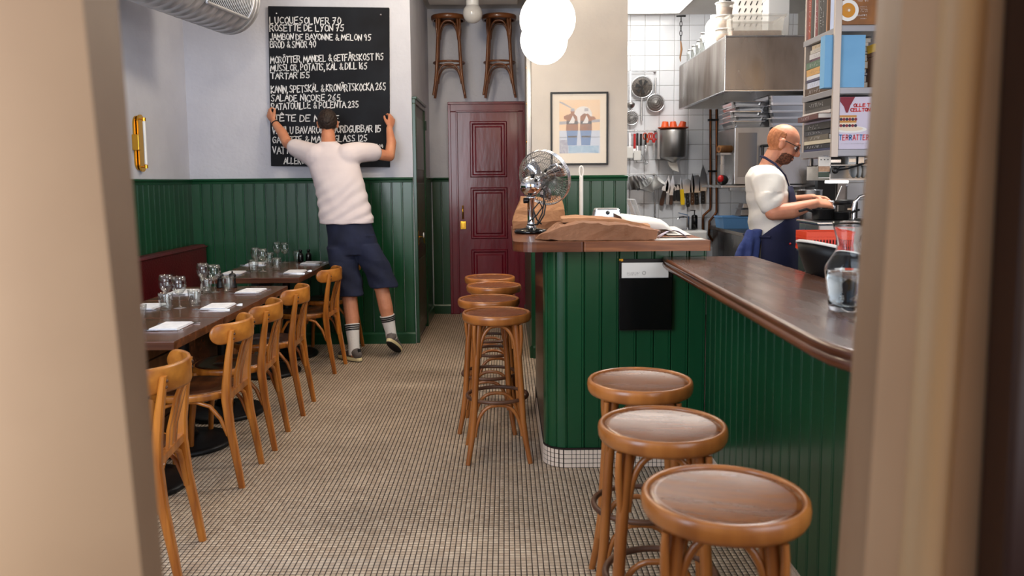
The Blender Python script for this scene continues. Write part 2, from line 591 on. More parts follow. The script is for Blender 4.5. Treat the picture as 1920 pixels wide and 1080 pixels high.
def stroke_text(text, x0, z0, width, h, rise=0.0, th=0.006, jit=0.03, dx=(1, 0, 0), dz=(0, 0, 1), dn=(0, -1, 0), org=(0, 0, 0),
                lift=0.0012, seed=1):
    """flat ribbons of lettering lying on a plane; returns an MB"""
    rnd = random.Random(seed)
    X, Z, Nn, O = Vector(dx), Vector(dz), Vector(dn), Vector(org)
    adv, items = 0.0, []
    for ch in text:
        g, d = DIA.get(ch, (ch, None))
        items.append((g, d, adv))
        adv += WID.get(g, .92)
    sx = width / max(adv, .01)
    mb = MB()
    for g, d, ax in items:
        strokes = [list(q) for q in GL.get(g, [])]
        if d == 'd':
            strokes += [[(.2, 1.15), (.24, 1.22)], [(.5, 1.15), (.54, 1.22)]]
        if d == 'r':
            strokes += [[(.32, 1.12), (.5, 1.12), (.5, 1.28), (.32, 1.28), (.32, 1.12)]]
        if d == 'c':
            strokes += [[(.12, 1.1), (.32, 1.3), (.52, 1.1)]]
        if d == 's':
            strokes += [[(.4, 0), (.45, -.15), (.3, -.25)]]
        jz = rnd.uniform(-jit, jit) * 1.5
        sl = rnd.uniform(-.03, .06)
        for st in strokes:
            pts = []
            for (x, z) in st:
                x = x + rnd.uniform(-jit, jit) + z * sl
                z = z + rnd.uniform(-jit, jit) + jz
                px = x0 + (ax + x) * sx
                pz = z0 + z * h + rise * (ax + x) * sx
                pts.append(O + X * px + Z * pz + Nn * lift)
            for i in range(len(pts) - 1):
                a, b = pts[i], pts[i + 1]
                t = (b - a)
                if t.length < 1e-6:
                    continue
                t.normalize()
                sd = Nn.cross(t) * th / 2
                e = t * th * .35
                mb.add([a - sd - e, b - sd + e, b + sd + e, a + sd - e], [(0, 1, 2, 3)])
    return mb

# ================================================================ SETTING
# ---- mosaic floor: grout bed, near tiles one by one, the rest joined
T = 0.021
fl = MB()
fl.box(-2.9, 4.2, -1.2, 8.7, -0.06, -0.0012)
floor = struct(fl.build('floor', 'grout_floor'))


def tile_mat(name, cols, size):
    m = bpy.data.materials.new(name)
    m.use_nodes = True
    nt = m.node_tree
    N, L = nt.nodes, nt.links
    b = N['Principled BSDF']
    b.inputs['Roughness'].default_value = 0.42
    g = N.new('ShaderNodeNewGeometry')
    sc = N.new('ShaderNodeVectorMath')
    sc.operation = 'SCALE'
    sc.inputs['Scale'].default_value = 1 / size
    L.new(g.outputs['Position'], sc.inputs[0])
    fl_ = N.new('ShaderNodeVectorMath')
    fl_.operation = 'FLOOR'
    L.new(sc.outputs[0], fl_.inputs[0])
    sx = N.new('ShaderNodeSeparateXYZ')
    L.new(fl_.outputs[0], sx.inputs[0])
    cx = N.new('ShaderNodeCombineXYZ')
    L.new(sx.outputs[0], cx.inputs[0])
    L.new(sx.outputs[1], cx.inputs[1])
    wn = N.new('ShaderNodeTexWhiteNoise')
    L.new(cx.outputs[0], wn.inputs['Vector'])
    cr = N.new('ShaderNodeValToRGB')
    cr.color_ramp.elements[0].color = lin(cols[0])
    cr.color_ramp.elements[1].color = lin(cols[1])
    L.new(wn.outputs['Value'], cr.inputs['Fac'])
    ns = N.new('ShaderNodeTexNoise')
    ns.inputs['Scale'].default_value = 2.2
    ns.inputs['Detail'].default_value = 5
    L.new(g.outputs['Position'], ns.inputs['Vector'])
    mr = N.new('ShaderNodeMapRange')
    mr.inputs['From Min'].default_value = 0.35
    mr.inputs['From Max'].default_value = 0.65
    mr.inputs['To Min'].default_value = 0.86
    mr.inputs['To Max'].default_value = 1.06
    L.new(ns.outputs['Fac'], mr.inputs['Value'])
    mx = N.new('ShaderNodeMix')
    mx.data_type = 'RGBA'
    mx.blend_type = 'MULTIPLY'
    mx.inputs[0].default_value = 1.0
    L.new(cr.outputs['Color'], mx.inputs[6])
    L.new(mr.outputs['Result'], mx.inputs[7])
    L.new(mx.outputs[2], b.inputs['Base Color'])
    MATS[name] = m


tile_mat('mosaic', [(168, 146, 124), (190, 170, 148)], T)
NX0, NX1 = int(round(-2.30 / T)), int(round(1.20 / T))
NY0, NY1 = int(round(0.98 / T)), int(round(8.50 / T))
PY0, PY1 = int(round(2.84 / T)), int(round(2.84 / T)) + 4      # rows built tile by tile (they show largest)
PX0 = -58
PX1 = PX0 + 74
gx, gy = np.meshgrid(np.arange(NX0, NX1), np.arange(NY0, NY1))
gx, gy = gx.ravel(), gy.ravel()
keep = ~((gy >= PY0) & (gy < PY1) & (gx >= PX0) & (gx < PX1))
keep &= ~((gx * T > 0.26) & (gy * T > 3.95))                    # under the bar
keep &= ~((gx * T > 1.0) & (gy * T > 1.8))
keep &= ~((gx * T < -0.80) & (gy * T > 6.94))
gx, gy = gx[keep], gy[keep]
n = len(gx)
a, c = 0.0014, 0.0027
off = np.array([[a, a, -.002], [T - a, a, -.002], [T - a, T - a, -.002], [a, T - a, -.002],
                [c, c, 0], [T - c, c, 0], [T - c, T - c, 0], [c, T - c, 0]])
off[4:, 2] = 0.0
base = np.stack([gx * T, gy * T, np.zeros(n)], 1)
verts = (base[:, None, :] + off[None]).reshape(-1, 3)
quad = np.array([[4, 5, 6, 7], [0, 1, 5, 4], [1, 2, 6, 5], [2, 3, 7, 6], [3, 0, 4, 7]])
faces = (np.arange(n)[:, None, None] * 8 + quad[None]).reshape(-1)


def np_mesh(name, verts, loops, k=4):
    me = bpy.data.meshes.new(name)
    nf = len(loops) // k
    me.vertices.add(len(verts))
    me.vertices.foreach_set('co', verts.astype(np.float32).ravel())
    me.loops.add(len(loops))
    me.loops.foreach_set('vertex_index', loops.astype(np.int32))
    me.polygons.add(nf)
    me.polygons.foreach_set('loop_start', np.arange(0, nf * k, k, dtype=np.int32))
    me.polygons.foreach_set('loop_total', np.full(nf, k, dtype=np.int32))
    me.update(calc_edges=True)
    me.validate()
    return me


me = np_mesh('mosaic_tiles', verts, faces)
me.materials.append(M('mosaic'))
o = bpy.data.objects.new('mosaic_tiles', me)
COL.objects.link(o)
o.parent = floor
o['kind'] = 'stuff'
tm = MB()
tm.add([tuple(v) for v in off], [tuple(q) for q in quad])
tile0 = tm.build('tile', 'mosaic', floor, loc=(PX0 * T, PY0 * T, 0))
for iy in range(PY0, PY1):
    for ix in range(PX0, PX1):
        if (ix, iy) != (PX0, PY0):
            inst(tile0, (ix * T, iy * T, 0), floor)


def wall(name, x0, x1, y0, y1, z0, z1, m='plaster'):
    b = MB()
    b.box(x0, x1, y0, y1, z0, z1)
    return struct(b.build(name, m))


board_mesh = {}


def boards(parent, p0, p1, z0, z1, pitch, m, w_th=0.012):
    """vertical beaded boards from p0 to p1 (xy), standing on the left side of the direction p0->p1 reversed (outward = right hand)"""
    p0, p1 = Vector((*p0, 0)), Vector((*p1, 0))
    L_ = (p1 - p0).length
    d = (p1 - p0).normalized()
    ang = math.atan2(d.y, d.x)
    k = max(1, int(round(L_ / pitch)))
    w = L_ / k
    key = (round(w, 4), z0, z1, m)
    sec = [(.0015, 0), (w - .0015, 0), (w - .0015, -.008), (w - .005, -.012), (w - .010, -.012), (w - .012, -.009), (w - .014, -.012),
           (.005, -.012), (.0015, -.008)]
    first = None
    for i in range(k):
        pos = p0 + d * w * i
        if first is None and key not in board_mesh:
            b = MB()
            b.prism(sec, z0, z1)
            first = b.build('board', m, parent, loc=pos, rot=(0, 0, ang))
            board_mesh[key] = first.data
        else:
            ob = bpy.data.objects.new('board', board_mesh[key])
            COL.objects.link(ob)
            ob.parent = parent
            ob.location = pos
            ob.rotation_euler = (0, 0, ang)


def rail(parent, name, p0, p1, sec, m='green'):
    """moulding: section (outward distance, z) swept from p0 to p1; outward = right hand of direction"""
    p0, p1 = Vector((*p0, 0)), Vector((*p1, 0))
    d = (p1 - p0).normalized()
    nrm = Vector((d.y, -d.x, 0))
    b = MB()
    vs = [p + nrm * s_[0] + Vector((0, 0, s_[1])) for p in (p0, p1) for s_ in sec]
    k = len(sec)
    fs = [(j, j + k, (j + 1) % k + k, (j + 1) % k) for j in range(k)]
    fs += [tuple(range(k)), tuple(range(k, 2 * k))[::-1]]
    b.add(vs, fs)
    return b.build(name, m, parent)


CAP = [(0, 1.405), (.018, 1.408), (.020, 1.425), (.034, 1.435), (.036, 1.447), (.030, 1.452), (0, 1.452)]
BASE = [(0, 0), (.024, 0), (.024, .085), (.017, .1), (0, .104)]


def wainscot(par, p0, p1, m='green'):
    boards(par, p0, p1, 0.1, 1.41, 0.0925, m)
    rail(par, 'cap_rail', p0, p1, CAP, m)
    rail(par, 'base_moulding', p0, p1, BASE, m)


ZC = 3.42
# outward = right hand of direction: for a wall facing the camera (-y) run from left to right (+x): right hand is -y
wb = wall('wall_back', -2.84, -0.80, 6.94, 7.06, 0, ZC)
wainscot(wb, (-2.712, 6.94), (-0.802, 6.94))
wl = wall('wall_left', -2.84, -2.72, 0.9, 6.94, 0, ZC)
wainscot(wl, (-2.72, 2.6), (-2.72, 6.94))
# recess (left side, back) and the projecting wall with the picture
wr = wall('wall_recess_left', -0.92, -0.80, 7.06, 8.5, 0, ZC)
boards(wr, (-0.80, 7.80), (-0.80, 8.49), 0.1, 1.41, 0.0925, 'green')
rail(wr, 'cap_rail', (-0.80, 7.80), (-0.80, 8.5), CAP)
rail(wr, 'base_moulding', (-0.80, 7.80), (-0.80, 8.5), BASE)
wrb = wall('wall_recess_back', -0.92, 0.25, 8.5, 8.62, 0, ZC)
boards(wrb, (-0.78, 8.5), (-0.585, 8.5), 0.1, 1.41, 0.0925, 'green')
rail(wrb, 'cap_rail', (-0.78, 8.5), (-0.585, 8.5), CAP)
rail(wrb, 'base_moulding', (-0.78, 8.5), (-0.585, 8.5), BASE)
wp = wall('wall_right_of_recess', 0.205, 0.95, 6.3, 8.62, 0, ZC, 'plaster_warm')
boards(wp, (0.194, 6.3), (0.95, 6.3), 0.1, 1.41, 0.0925, 'green')
rail(wp, 'cap_rail', (0.205, 6.3), (0.952, 6.3), CAP)
rail(wp, 'base_moulding', (0.205, 6.3), (0.952, 6.3), BASE)
boards(wp, (0.205, 8.44), (0.205, 6.3), 0.1, 1.41, 0.0925, 'green')
rail(wp, 'cap_rail', (0.205, 8.44), (0.205, 6.30), CAP)
rail(wp, 'base_moulding', (0.205, 8.44), (0.205, 6.3), BASE)
# outer walls
fw_ = wall('wall_front', -2.84, -0.62, 0.78, 0.9, 0, 0.75, 'plaster')
fb = MB()
fb.box(0.62, 4.2, 0.78, 0.9, 0, 0.75)
fb.box(-2.84, 4.2, 0.78, 0.9, 2.95, ZC)
fb.box(-2.84, -2.62, 0.78, 0.9, 0.75, 2.95)
fb.box(4.0, 4.2, 0.78, 0.9, 0.75, 2.95)
fb.build('wall_front_piers', 'plaster', fw_)
wall('wall_right', 4.05, 4.2, 0.9, 8.4, 0, ZC, 'plaster')
cl = wall('ceiling', -2.84, 4.2, 0.78, 8.62, ZC, ZC + 0.12, 'ceiling')
# recess ceiling with its white panel
b = MB()
b.box(-0.80, 0.205, 6.95, 8.5, 3.19, 3.22)
rc = struct(b.build('ceiling_recess', 'ceiling'))
b = MB()
b.box(-0.74, 0.13, 6.98, 8.12, 3.150, 3.19)
b.build('panel', 'ceiling_light_paint', rc, bevel=0.006)
b = MB()
b.box(-0.80, 0.205, 6.94, 6.99, 3.19, ZC)
struct(b.build('trim_recess_header', 'ceiling'))
# metal channel on the edge of the projecting wall
b = MB()
b.box(0.178, 0.203, 6.40, 6.47, 1.50, 2.62)
b.box(0.170, 0.178, 6.41, 6.46, 1.50, 2.62, 1)
for z in (1.72, 2.02, 2.3):
    b.tube([(0.165, 6.435, z), (0.18, 6.435, z)], .012, 8, 2)
struct(b.build('trim_channel', ['steel', 'white_plastic', 'brass']))

# ---- shop windows either side of the entrance (behind the camera's view)
for wx0, wx1, nm in ((-2.62, -0.62, 'window_1'), (0.62, 4.0, 'window_2')):
    b = MB()
    b.box(wx0, wx0 + .05, .80, .88, .75, 2.95)
    b.box(wx1 - .05, wx1, .80, .88, .75, 2.95)
    b.box(wx0, wx1, .80, .88, .75, .80)
    b.box(wx0, wx1, .80, .88, 2.90, 2.95)
    struct(b.build(nm, 'jamb_shade'))

# ---- street door frame: the two near jambs
def skew(pts_bot, pts_top, z0, z1):
    n_ = len(pts_bot)
    vs = [(x, y, z0) for x, y in pts_bot] + [(x, y, z1) for x, y in pts_top]
    return vs, [tuple(range(n_))[::-1], tuple(range(n_, 2 * n_))] + [(j, (j + 1) % n_, (j + 1) % n_ + n_, j + n_) for j in range(n_)]


def at_line(p_lo, p_hi, z):
    t = (z - p_lo[1]) / (p_hi[1] - p_lo[1])
    return p_lo[0] + (p_hi[0] - p_lo[0]) * t


JZ0, JZ1 = 0.0, 2.95
lf = [at_line((-.359, 1.039), (-.384, 1.586), z) for z in (JZ0, JZ1)]
li = [at_line((-.432, .936), (-.448, 1.631), z) for z in (JZ0, JZ1)]
b = MB()
vs, fs = skew([(lf[0], .75), (li[0], .95), (-.62, .95), (-.62, .75)], [(lf[1], .75), (li[1], .95), (-.64, .95), (-.64, .75)], JZ0, JZ1)
b.add(vs, [fs[0], fs[1], fs[3], fs[4], fs[5]])
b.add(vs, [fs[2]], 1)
jl = struct(b.build('door_1', ['jamb', 'jamb_shade'], bevel=0.004))
rf = [at_line((.348, 1.03), (.365, 1.581), z) for z in (JZ0, JZ1)]
ri = [at_line((.407, .926), (.433, 1.624), z) for z in (JZ0, JZ1)]
b = MB()
vs, fs = skew([(rf[0], .75), (rf[0] + .062, .72), (.62, .75), (.62, .95), (ri[0], .95)],
              [(rf[1], .75), (rf[1] + .062, .72), (.62, .75), (.62, .95), (ri[1], .95)], JZ0, JZ1)
b.add(vs, [fs[0], fs[1], fs[2], fs[3], fs[4], fs[5]])
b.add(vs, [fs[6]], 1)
b.build('jamb', ['jamb', 'jamb_shade'], jl, bevel=0.004)
# half round moulding running down the right jamb, golden brown blotched with tan
b = MB()
b.tube([(rf[0] + .047, .733, JZ0), (rf[1] + .047, .733, JZ1)], [.020, .020], 24)
b.build('moulding', 'jamb_gold', jl)
# open door leaf beside the right jamb
dl = thing('entrance_door', 'dark brown wooden entrance door standing open at the right edge', 'door', (.452, .70, 0))
b = MB()
b.box(-.010, .34, -.02, .025, 0.02, 2.7)
b.build('door_leaf', 'door_brown', dl, bevel=.004)
b = MB()
b.tube([(.028, -.02, 1.245), (.028, -.036, 1.248), (.016, -.040, 1.252), (-.006, -.041, 1.258)], [.006, .007, .006, .0045], 10)
hb = b.build('handle', 'chrome', dl)
hb.location = (.030, 0, .012)
b = MB()
b.lathe([(.0, 0), (.021, 0), (.021, .003), (.012, .006), (0, .006)], 20, xf((.058, -.02, 1.255), rx=R(90)))
b.build('rosette', 'chrome', dl)

# ================================================================ maroon door in the recess
b = MB()
y = 8.5
b.box(-.585, -.505, y - .05, y, 0, 2.135)
b.box(.125, .203, y - .05, y, 0, 2.135)
b.box(-.585, .203, y - .05, y, 2.135, 2.215)
md = struct(b.build('door_2', 'maroon', bevel=.006))
b = MB()
b.box(-.60, -.572, y - .065, y, 0, 2.207)
b.box(.182, .204, y - .065, y, 0, 2.207)
b.box(-.60, .204, y - .065, y, 2.207, 2.235)
b.box(-.520, -.502, y - .058, y - .028, 0, 2.128)
b.box(.122, .138, y - .058, y - .028, 0, 2.128)
b.box(-.520, .138, y - .058, y - .03, 2.128, 2.148)
b.build('moulding', 'maroon', md, bevel=.004)


def panel_leaf(parent, x0, x1, z0, z1, ypl, panels, m, name='door_leaf'):
    b = MB()
    b.box(x0, x1, ypl, ypl + .04, z0, z1)
    lf_ = b.build(name, m, parent)
    for (px0, px1, pz0, pz1) in panels:
        b = MB()
        for k, (ins, dep) in enumerate(((0, .0), (.012, .014), (.028, .012), (.038, .002))):
            pass
        prof = [(0, 0), (.010, -.015), (.022, -.015), (.036, -.002), (.052, -.002), (.066, -.013)]
        rings = []
        for ins, dy in prof:
            rings.append([(px0 + ins, ypl + dy, pz0 + ins), (px1 - ins, ypl + dy, pz0 + ins), (px1 - ins, ypl + dy, pz1 - ins), (px0 + ins, ypl + dy, pz1 - ins)])
        b.loft(rings, cap=False, smooth=False)
        r_ = rings[-1]
        b.add(r_, [(0, 1, 2, 3)])
        b.build('panel', m, parent)
    return lf_


panel_leaf(md, -.505, .125, .01, 2.135, y - .030, [(-.375, .015, 1.45, 2.035), (-.375, .015, .80, 1.345), (-.375, .015, .20, .69)], 'maroon')
lk = MB()
lk.box(-.487, -.425, y - .040, y - .030, .905, .990)
lk.box(-.476, -.436, y - .046, y - .038, .918, .977)
lk.build('lock_plate', 'brass', md, bevel=.004)
hd = MB()
hd.tube([(-.458, y - .033, 1.145), (-.458, y - .06, 1.135), (-.458, y - .064, 1.09), (-.458, y - .06, 1.035), (-.458, y - .033, 1.025)], .0075, 8)
hd.ball((-.458, y - .036, 1.148), .011, 8, 6)
hd.ball((-.458, y - .036, 1.022), .011, 8, 6)
hd.build('handle', 'brass', md)

# ================================================================ green cupboard door on the left side of the recess
b = MB()
x = -.80
b.box(x, x + .03, 6.945, 6.995, 0, 2.08)
b.box(x, x + .03, 7.74, 7.80, 0, 2.08)
b.box(x, x + .03, 6.945, 7.80, 2.08, 2.118)
b.box(x, x + .042, 6.945, 7.80, 2.118, 2.14)
gd = struct(b.build('door_3', 'green', bevel=.004))
b = MB()
b.box(x + .002, x + .016, 6.995, 7.74, .04, 2.08)
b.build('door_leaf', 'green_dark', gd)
b = MB()
for z0, z1 in ((.15, .72), (.86, 1.40), (1.52, 1.98)):
    b.box(x + .016, x + .022, 7.08, 7.66, z0, z1)
b.build('panel', 'green', gd, bevel=.004)
b = MB()
b.box(x + .016, x + .03, 7.02, 7.06, .86, .98)
b.build('lock_plate', 'brass', gd, bevel=.003)
b = MB()
b.tube([(x + .03, 7.04, .93), (x + .07, 7.03, .93)], .005, 6)
ky = b.build('key', 'brass', gd)
b = MB()
for i in range(14):
    a0 = 2 * PI * i / 14
ring = [(x + .072, 7.03 + .016 * math.cos(2 * PI * i / 14), .945 + .020 * math.sin(2 * PI * i / 14)) for i in range(14)]
b.tube(ring, .004, 6, closed=True)
b.build('key_tag', 'white_plastic', ky)
b = MB()
b.bar((x + .07, 7.03, .925), (x + .074, 7.045, .885), .010, .003)
b.bar((x + .072, 7.03, .925), (x + .08, 7.02, .875), .009, .003)
b.build('key_fob', 'brass', ky)
for z in (.25, 1.9):
    b = MB()
    b.tube([(x + .034, 7.76, z), (x + .034, 7.76, z + .09)], .009, 8)
    b.build('hinge', 'green_dark', gd)

# ================================================================ kitchen shell with its wall tiles
kw = struct(MB().box(.95, 4.1, 8.27, 8.39, 0, ZC).build('wall_kitchen_back', 'grout'))
kr = struct(MB().box(2.97, 4.1, 7.0, 8.27, 0, ZC).build('wall_kitchen_right', 'grout'))
tp = .15


def tile_piece(w, h):
    b = MB()
    g = .0018
    e = .004
    b.loft([[(g, 0, g), (w - g, 0, g), (w - g, 0, h - g), (g, 0, h - g)],
            [(g, -.004, g), (w - g, -.004, g), (w - g, -.004, h - g), (g, -.004, h - g)],
            [(g + e, -.006, g + e), (w - g - e, -.006, g + e), (w - g - e, -.006, h - g - e), (g + e, -.006, h - g - e)]], cap=True, smooth=False)
    return b


tfirst = None
x00 = 1.243 + .03 - .15 * 2
for ix in range(14):
    for iz in range(17):
        x_ = x00 + ix * tp
        z_ = .563 + iz * tp
        if x_ > 3.1 or z_ + tp > 3.12 or x_ < .9:
            continue
        if tfirst is None:
            tfirst = tile_piece(tp, tp).build('tile', 'tile_white', kw, loc=(x_, 8.27, z_))
        else:
            inst(tfirst, (x_, 8.27, z_), kw)
for ix in range(5):
    for iz in range(8):
        inst(tfirst, (2.98 + ix * tp, 7.0, .47 + iz * tp), kr)
# kitchen ceiling and its light
kc = struct(MB().box(.95, 4.1, 5.0, 8.27, 3.07, 3.12).build('ceiling_kitchen', 'ceiling'))
lp = thing('ceiling_light', 'bright rectangular ceiling light above the tiled kitchen wall', 'ceiling light', (1.36, 7.4, 3.07))
MB().box(-.36, .37, -.85, .68, -.022, 0).build('frame', 'white_plastic', lp)
MB().box(-.35, .36, -.84, .67, -.026, -.0222).build('diffuser', 'panel_light', lp)

# ================================================================ the street behind the camera (mirrored in glass and metal)
mat('facade_ochre', (214, 158, 62), .85, col2=(200, 142, 50), scale=1.5, bump=.2)
mat('street_stone', (120, 116, 112), .9, col2=(98, 95, 92), scale=3)
mat('window_dark', (30, 36, 44), .1)
street = struct(MB().box(-14, 14, -13, .78, -.25, -.07).build('trim_street', 'street_stone'))
fc = struct(thing('townhouse', None, None, (0, -13, -.07)))
MB().box(-11, 11, -3, 0, 0, 7.6).build('wall', 'facade_ochre', fc)
MB().box(-11.2, 11.2, -3.2, .25, 7.6, 7.9).build('cornice', 'street_stone', fc)
for i in range(7):
    for j in range(2):
        x_, z_ = -9 + i * 3, 1.0 + j * 3.2
        wd_ = MB().box(x_ - .6, x_ + .6, -.02, .05, z_, z_ + 1.9).build('window', 'white_enamel', fc)
        MB().box(x_ - .52, x_ - .03, .05, .06, z_ + .08, z_ + 1.82).build('pane', 'window_dark', wd_)
        MB().box(x_ + .03, x_ + .52, .05, .06, z_ + .08, z_ + 1.82).build('pane', 'window_dark', wd_)

# ================================================================ THE BAR
bar = thing('bar_counter', 'tall green boarded bar section with a dark wooden top and curved corner', 'bar counter', (0, 0, 0))
# carcass with a rounded vertical corner (hidden core)
def rounded_front(x0, x1, yf, yb, r, n=8):
    pts = [(x1, yb), (x0, yb), (x0, yf + r)]
    for i in range(1, n):
        a_ = PI + (PI / 2) * i / n
        pts.append((x0 + r + r * math.cos(a_), yf + r + r * math.sin(a_)))
    pts += [(x0 + r, yf), (x1, yf)]
    return pts


core = rounded_front(.192, .97, 3.872, 5.05, .10)
MB().prism(core[::-1], .09, 1.085).build('carcass', 'varnish_dark', bar)
# boards on the front, two narrow ones wrapped round the corner
k = 8
bw = (.972 - .292) / k
bx = .292
sec = [(.0012, 0), (bw - .0012, 0), (bw - .0012, -.009), (bw - .005, -.013), (bw - .011, -.013), (bw - .013, -.010), (bw - .015, -.013), (.005, -.013), (.0012, -.009)]
f0 = None
for i in range(k):
    if f0 is None:
        f0 = MB().prism(sec, .095, 1.085).build('board', 'green_bar', bar, loc=(bx, 3.872, 0))
    else:
        inst(f0, (bx + i * bw, 3.872, 0), bar)
# corner boards
cx_, cy_ = .292, 3.972
for i in range(3):
    a0_ = -PI / 2 - PI / 2 * i / 3 - .012
    a1_ = -PI / 2 - PI / 2 * (i + 1) / 3 + .012
    poly = []
    for j in range(7):
        a_ = a0_ + (a1_ - a0_) * j / 6
        rr = .113 if 0 < j < 6 else .108
        poly.append((cx_ + rr * math.cos(a_), cy_ + rr * math.sin(a_)))
    for j in range(7):
        a_ = a1_ + (a0_ - a1_) * j / 6
        poly.append((cx_ + .099 * math.cos(a_), cy_ + .099 * math.sin(a_)))
    MB().prism(poly, .095, 1.085).build('board', 'green_bar', bar)
# side: glossy dark varnished panel
MB().box(.180, .193, 3.985, 5.05, .09, 1.085).build('side_panel', 'varnish_dark', bar, bevel=.003)
# tiled plinth (stuff: 8 px tiles)
pl = MB()
plin = rounded_front(.176, 1.0, 3.838, 5.05, .12)
pl.prism(plin[::-1], 0, .092)
plinth = pl.build('plinth', 'grout_floor', bar)
kt = MB()
path = [(1.0, 3.838)] + [(.296, 3.838)]
segs = []
s_ = 0.0
pts_ = [(.995 - T * i, 3.838, -PI / 2) for i in range(34)]
arcl = .12 * PI / 2
na = int(arcl / T)
for i in range(na):
    a_ = -PI / 2 - (i + .5) / na * PI / 2
    pts_.append((.296 + .12 * math.cos(a_) + 0, 3.958 + .12 * math.sin(a_), a_))
for i in range(40):
    pts_.append((.176, 3.968 + T * i, PI))
for (x_, y_, a_) in pts_:
    nx, ny = math.cos(a_), math.sin(a_)
    tx, ty = -ny, nx
    for r_ in range(4):
        z0_ = .003 + r_ * .0225
        hw = .0090
        vs = []
        for dd in (.0, .0025):
            for (u_, z_) in ((-hw, z0_), (hw, z0_), (hw, z0_ + .0195), (-hw, z0_ + .0195)):
                vs.append((x_ + tx * u_ + nx * dd, y_ + ty * u_ + ny * dd, z_))
        kt.add(vs, [(4, 5, 6, 7), (0, 1, 5, 4), (1, 2, 6, 5), (2, 3, 7, 6), (3, 0, 4, 7)])
mat('plinth_tile', (226, 206, 188), .3, coat=.2)
tag(kt.build('plinth_tiles', 'plinth_tile', bar), kind='stuff')
# worktop
top = []
for i in range(9):
    a_ = PI + PI / 2 * i / 8
    top.append((.14 + .11 * math.cos(a_), 3.83 + .11 * math.sin(a_)))
top = top + [(.36, 3.72)]
MB().prism(top + [(.36, 5.05), (.03, 5.05)], 1.083, 1.13).build('top_slab', 'counter_edge', bar, bevel=.010, seg=3)
tag(MB().prism([(.361, 3.72), (.955, 3.72), (.955, 5.05), (.361, 5.05)], 1.083, 1.13).build('top_slab', 'counter_edge_light', bar, bevel=.007, seg=3),
    'paler newer length of worktop')

# ---- low bar: counter running toward the entrance
lb = thing('low_bar_counter', 'lower green boarded bar with a worn dark wooden top running to the entrance', 'bar counter', (0, 0, 0))
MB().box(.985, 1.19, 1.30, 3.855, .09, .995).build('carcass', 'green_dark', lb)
MB().box(1.0, 1.17, 1.30, 3.83, 0, .09).build('plinth', 'grout_floor', lb)
kt = MB()
for i in range(int(2.4 / T)):
    for r_ in range(4):
        y0_ = 3.82 - (i + 1) * T
        z0_ = .003 + r_ * .0225
        vs = [(1.0 - d_, y0_ + u_, z_) for d_ in (0, .0025) for (u_, z_) in ((.001, z0_), (.019, z0_), (.019, z0_ + .0195), (.001, z0_ + .0195))]
        kt.add(vs, [(7, 6, 5, 4), (0, 4, 5, 1), (1, 5, 6, 2), (2, 6, 7, 3), (3, 7, 4, 0)])
tag(kt.build('plinth_tiles', 'plinth_tile', lb), kind='stuff')
k = 28
bw2 = (3.858 - 1.32) / k
sec = [(.0012, 0), (bw2 - .0012, 0), (bw2 - .0012, -.009), (bw2 - .005, -.013), (bw2 - .011, -.013), (bw2 - .013, -.010), (bw2 - .015, -.013), (.005, -.013), (.0012, -.009)]
f0 = None
for i in range(k):
    p_ = (.985, 3.858 - i * bw2, 0)
    if f0 is None:
        f0 = MB().prism(sec, .095, .995).build('board', 'green_bar', lb, loc=p_, rot=(0, 0, -PI / 2))
    else:
        inst(f0, p_, lb, rot=(0, 0, -PI / 2))
ct = [(.738, 3.70), (.722, 2.3), (.716, 1.87), (.722, 1.78), (.745, 1.70), (.79, 1.645), (.86, 1.62), (1.20, 1.61), (1.20, 3.0), (1.20, 3.845), (.752, 3.858)]


def inset_poly(poly, d):
    c_ = Vector((sum(p[0] for p in poly) / len(poly), sum(p[1] for p in poly) / len(poly)))
    n_ = len(poly)
    out = []
    for i in range(n_):
        p0_, p1_, p2_ = Vector(poly[i - 1]), Vector(poly[i]), Vector(poly[(i + 1) % n_])
        e1, e2 = (p1_ - p0_).normalized(), (p2_ - p1_).normalized()
        n1, n2 = Vector((-e1.y, e1.x)), Vector((-e2.y, e2.x))
        nn = (n1 + n2).normalized()
        if nn.dot(c_ - p1_) < 0:
            nn = -nn
        cosv = max(.4, abs(nn.dot(n1)))
        out.append(tuple(p1_ + nn * d / cosv))
    return out


b = MB()
prof = [(.012, .993), (.004, .998), (0, 1.006), (0, 1.015), (.006, 1.019), (.008, 1.023), (.002, 1.027), (.002, 1.036), (.006, 1.042), (.014, 1.045)]
rings = [[(x_, y_, z_) for x_, y_ in inset_poly(ct, i_)] for i_, z_ in prof]
b.loft(rings, cap=False, smooth=True)
b.add(rings[0], [tuple(range(len(ct)))])
b.add(rings[-1], [tuple(range(len(ct)))[::-1]], 1)
cto = b.build('worktop', ['counter_edge', 'counter_wood'], lb)
bmx = cto.data
# consistent normals
import bmesh
def fixn(o_):
    bm_ = bmesh.new()
    bm_.from_mesh(o_.data)
    bmesh.ops.remove_doubles(bm_, verts=bm_.verts, dist=1e-5)
    bmesh.ops.recalc_face_normals(bm_, faces=bm_.faces)
    bm_.to_mesh(o_.data)
    bm_.free()
fixn(cto)
hk = thing('coat_hook', 'small brass double hook under the edge of the low bar top', 'hook', (.955, 3.05, .985))
b = MB()
for s_ in (-1, 1):
    b.tube([(0, .012 * s_, 0), (-.012, .014 * s_, -.018), (-.03, .018 * s_, -.030), (-.044, .022 * s_, -.022), (-.048, .024 * s_, -.008)], .0042, 8)
    b.ball((-.048, .024 * s_, -.006), .0065, 8, 6)
b.build('hook_arms', 'brass', hk)
MB().box(-.006, .018, -.018, .018, -.006, .008).build('plate', 'brass', hk)

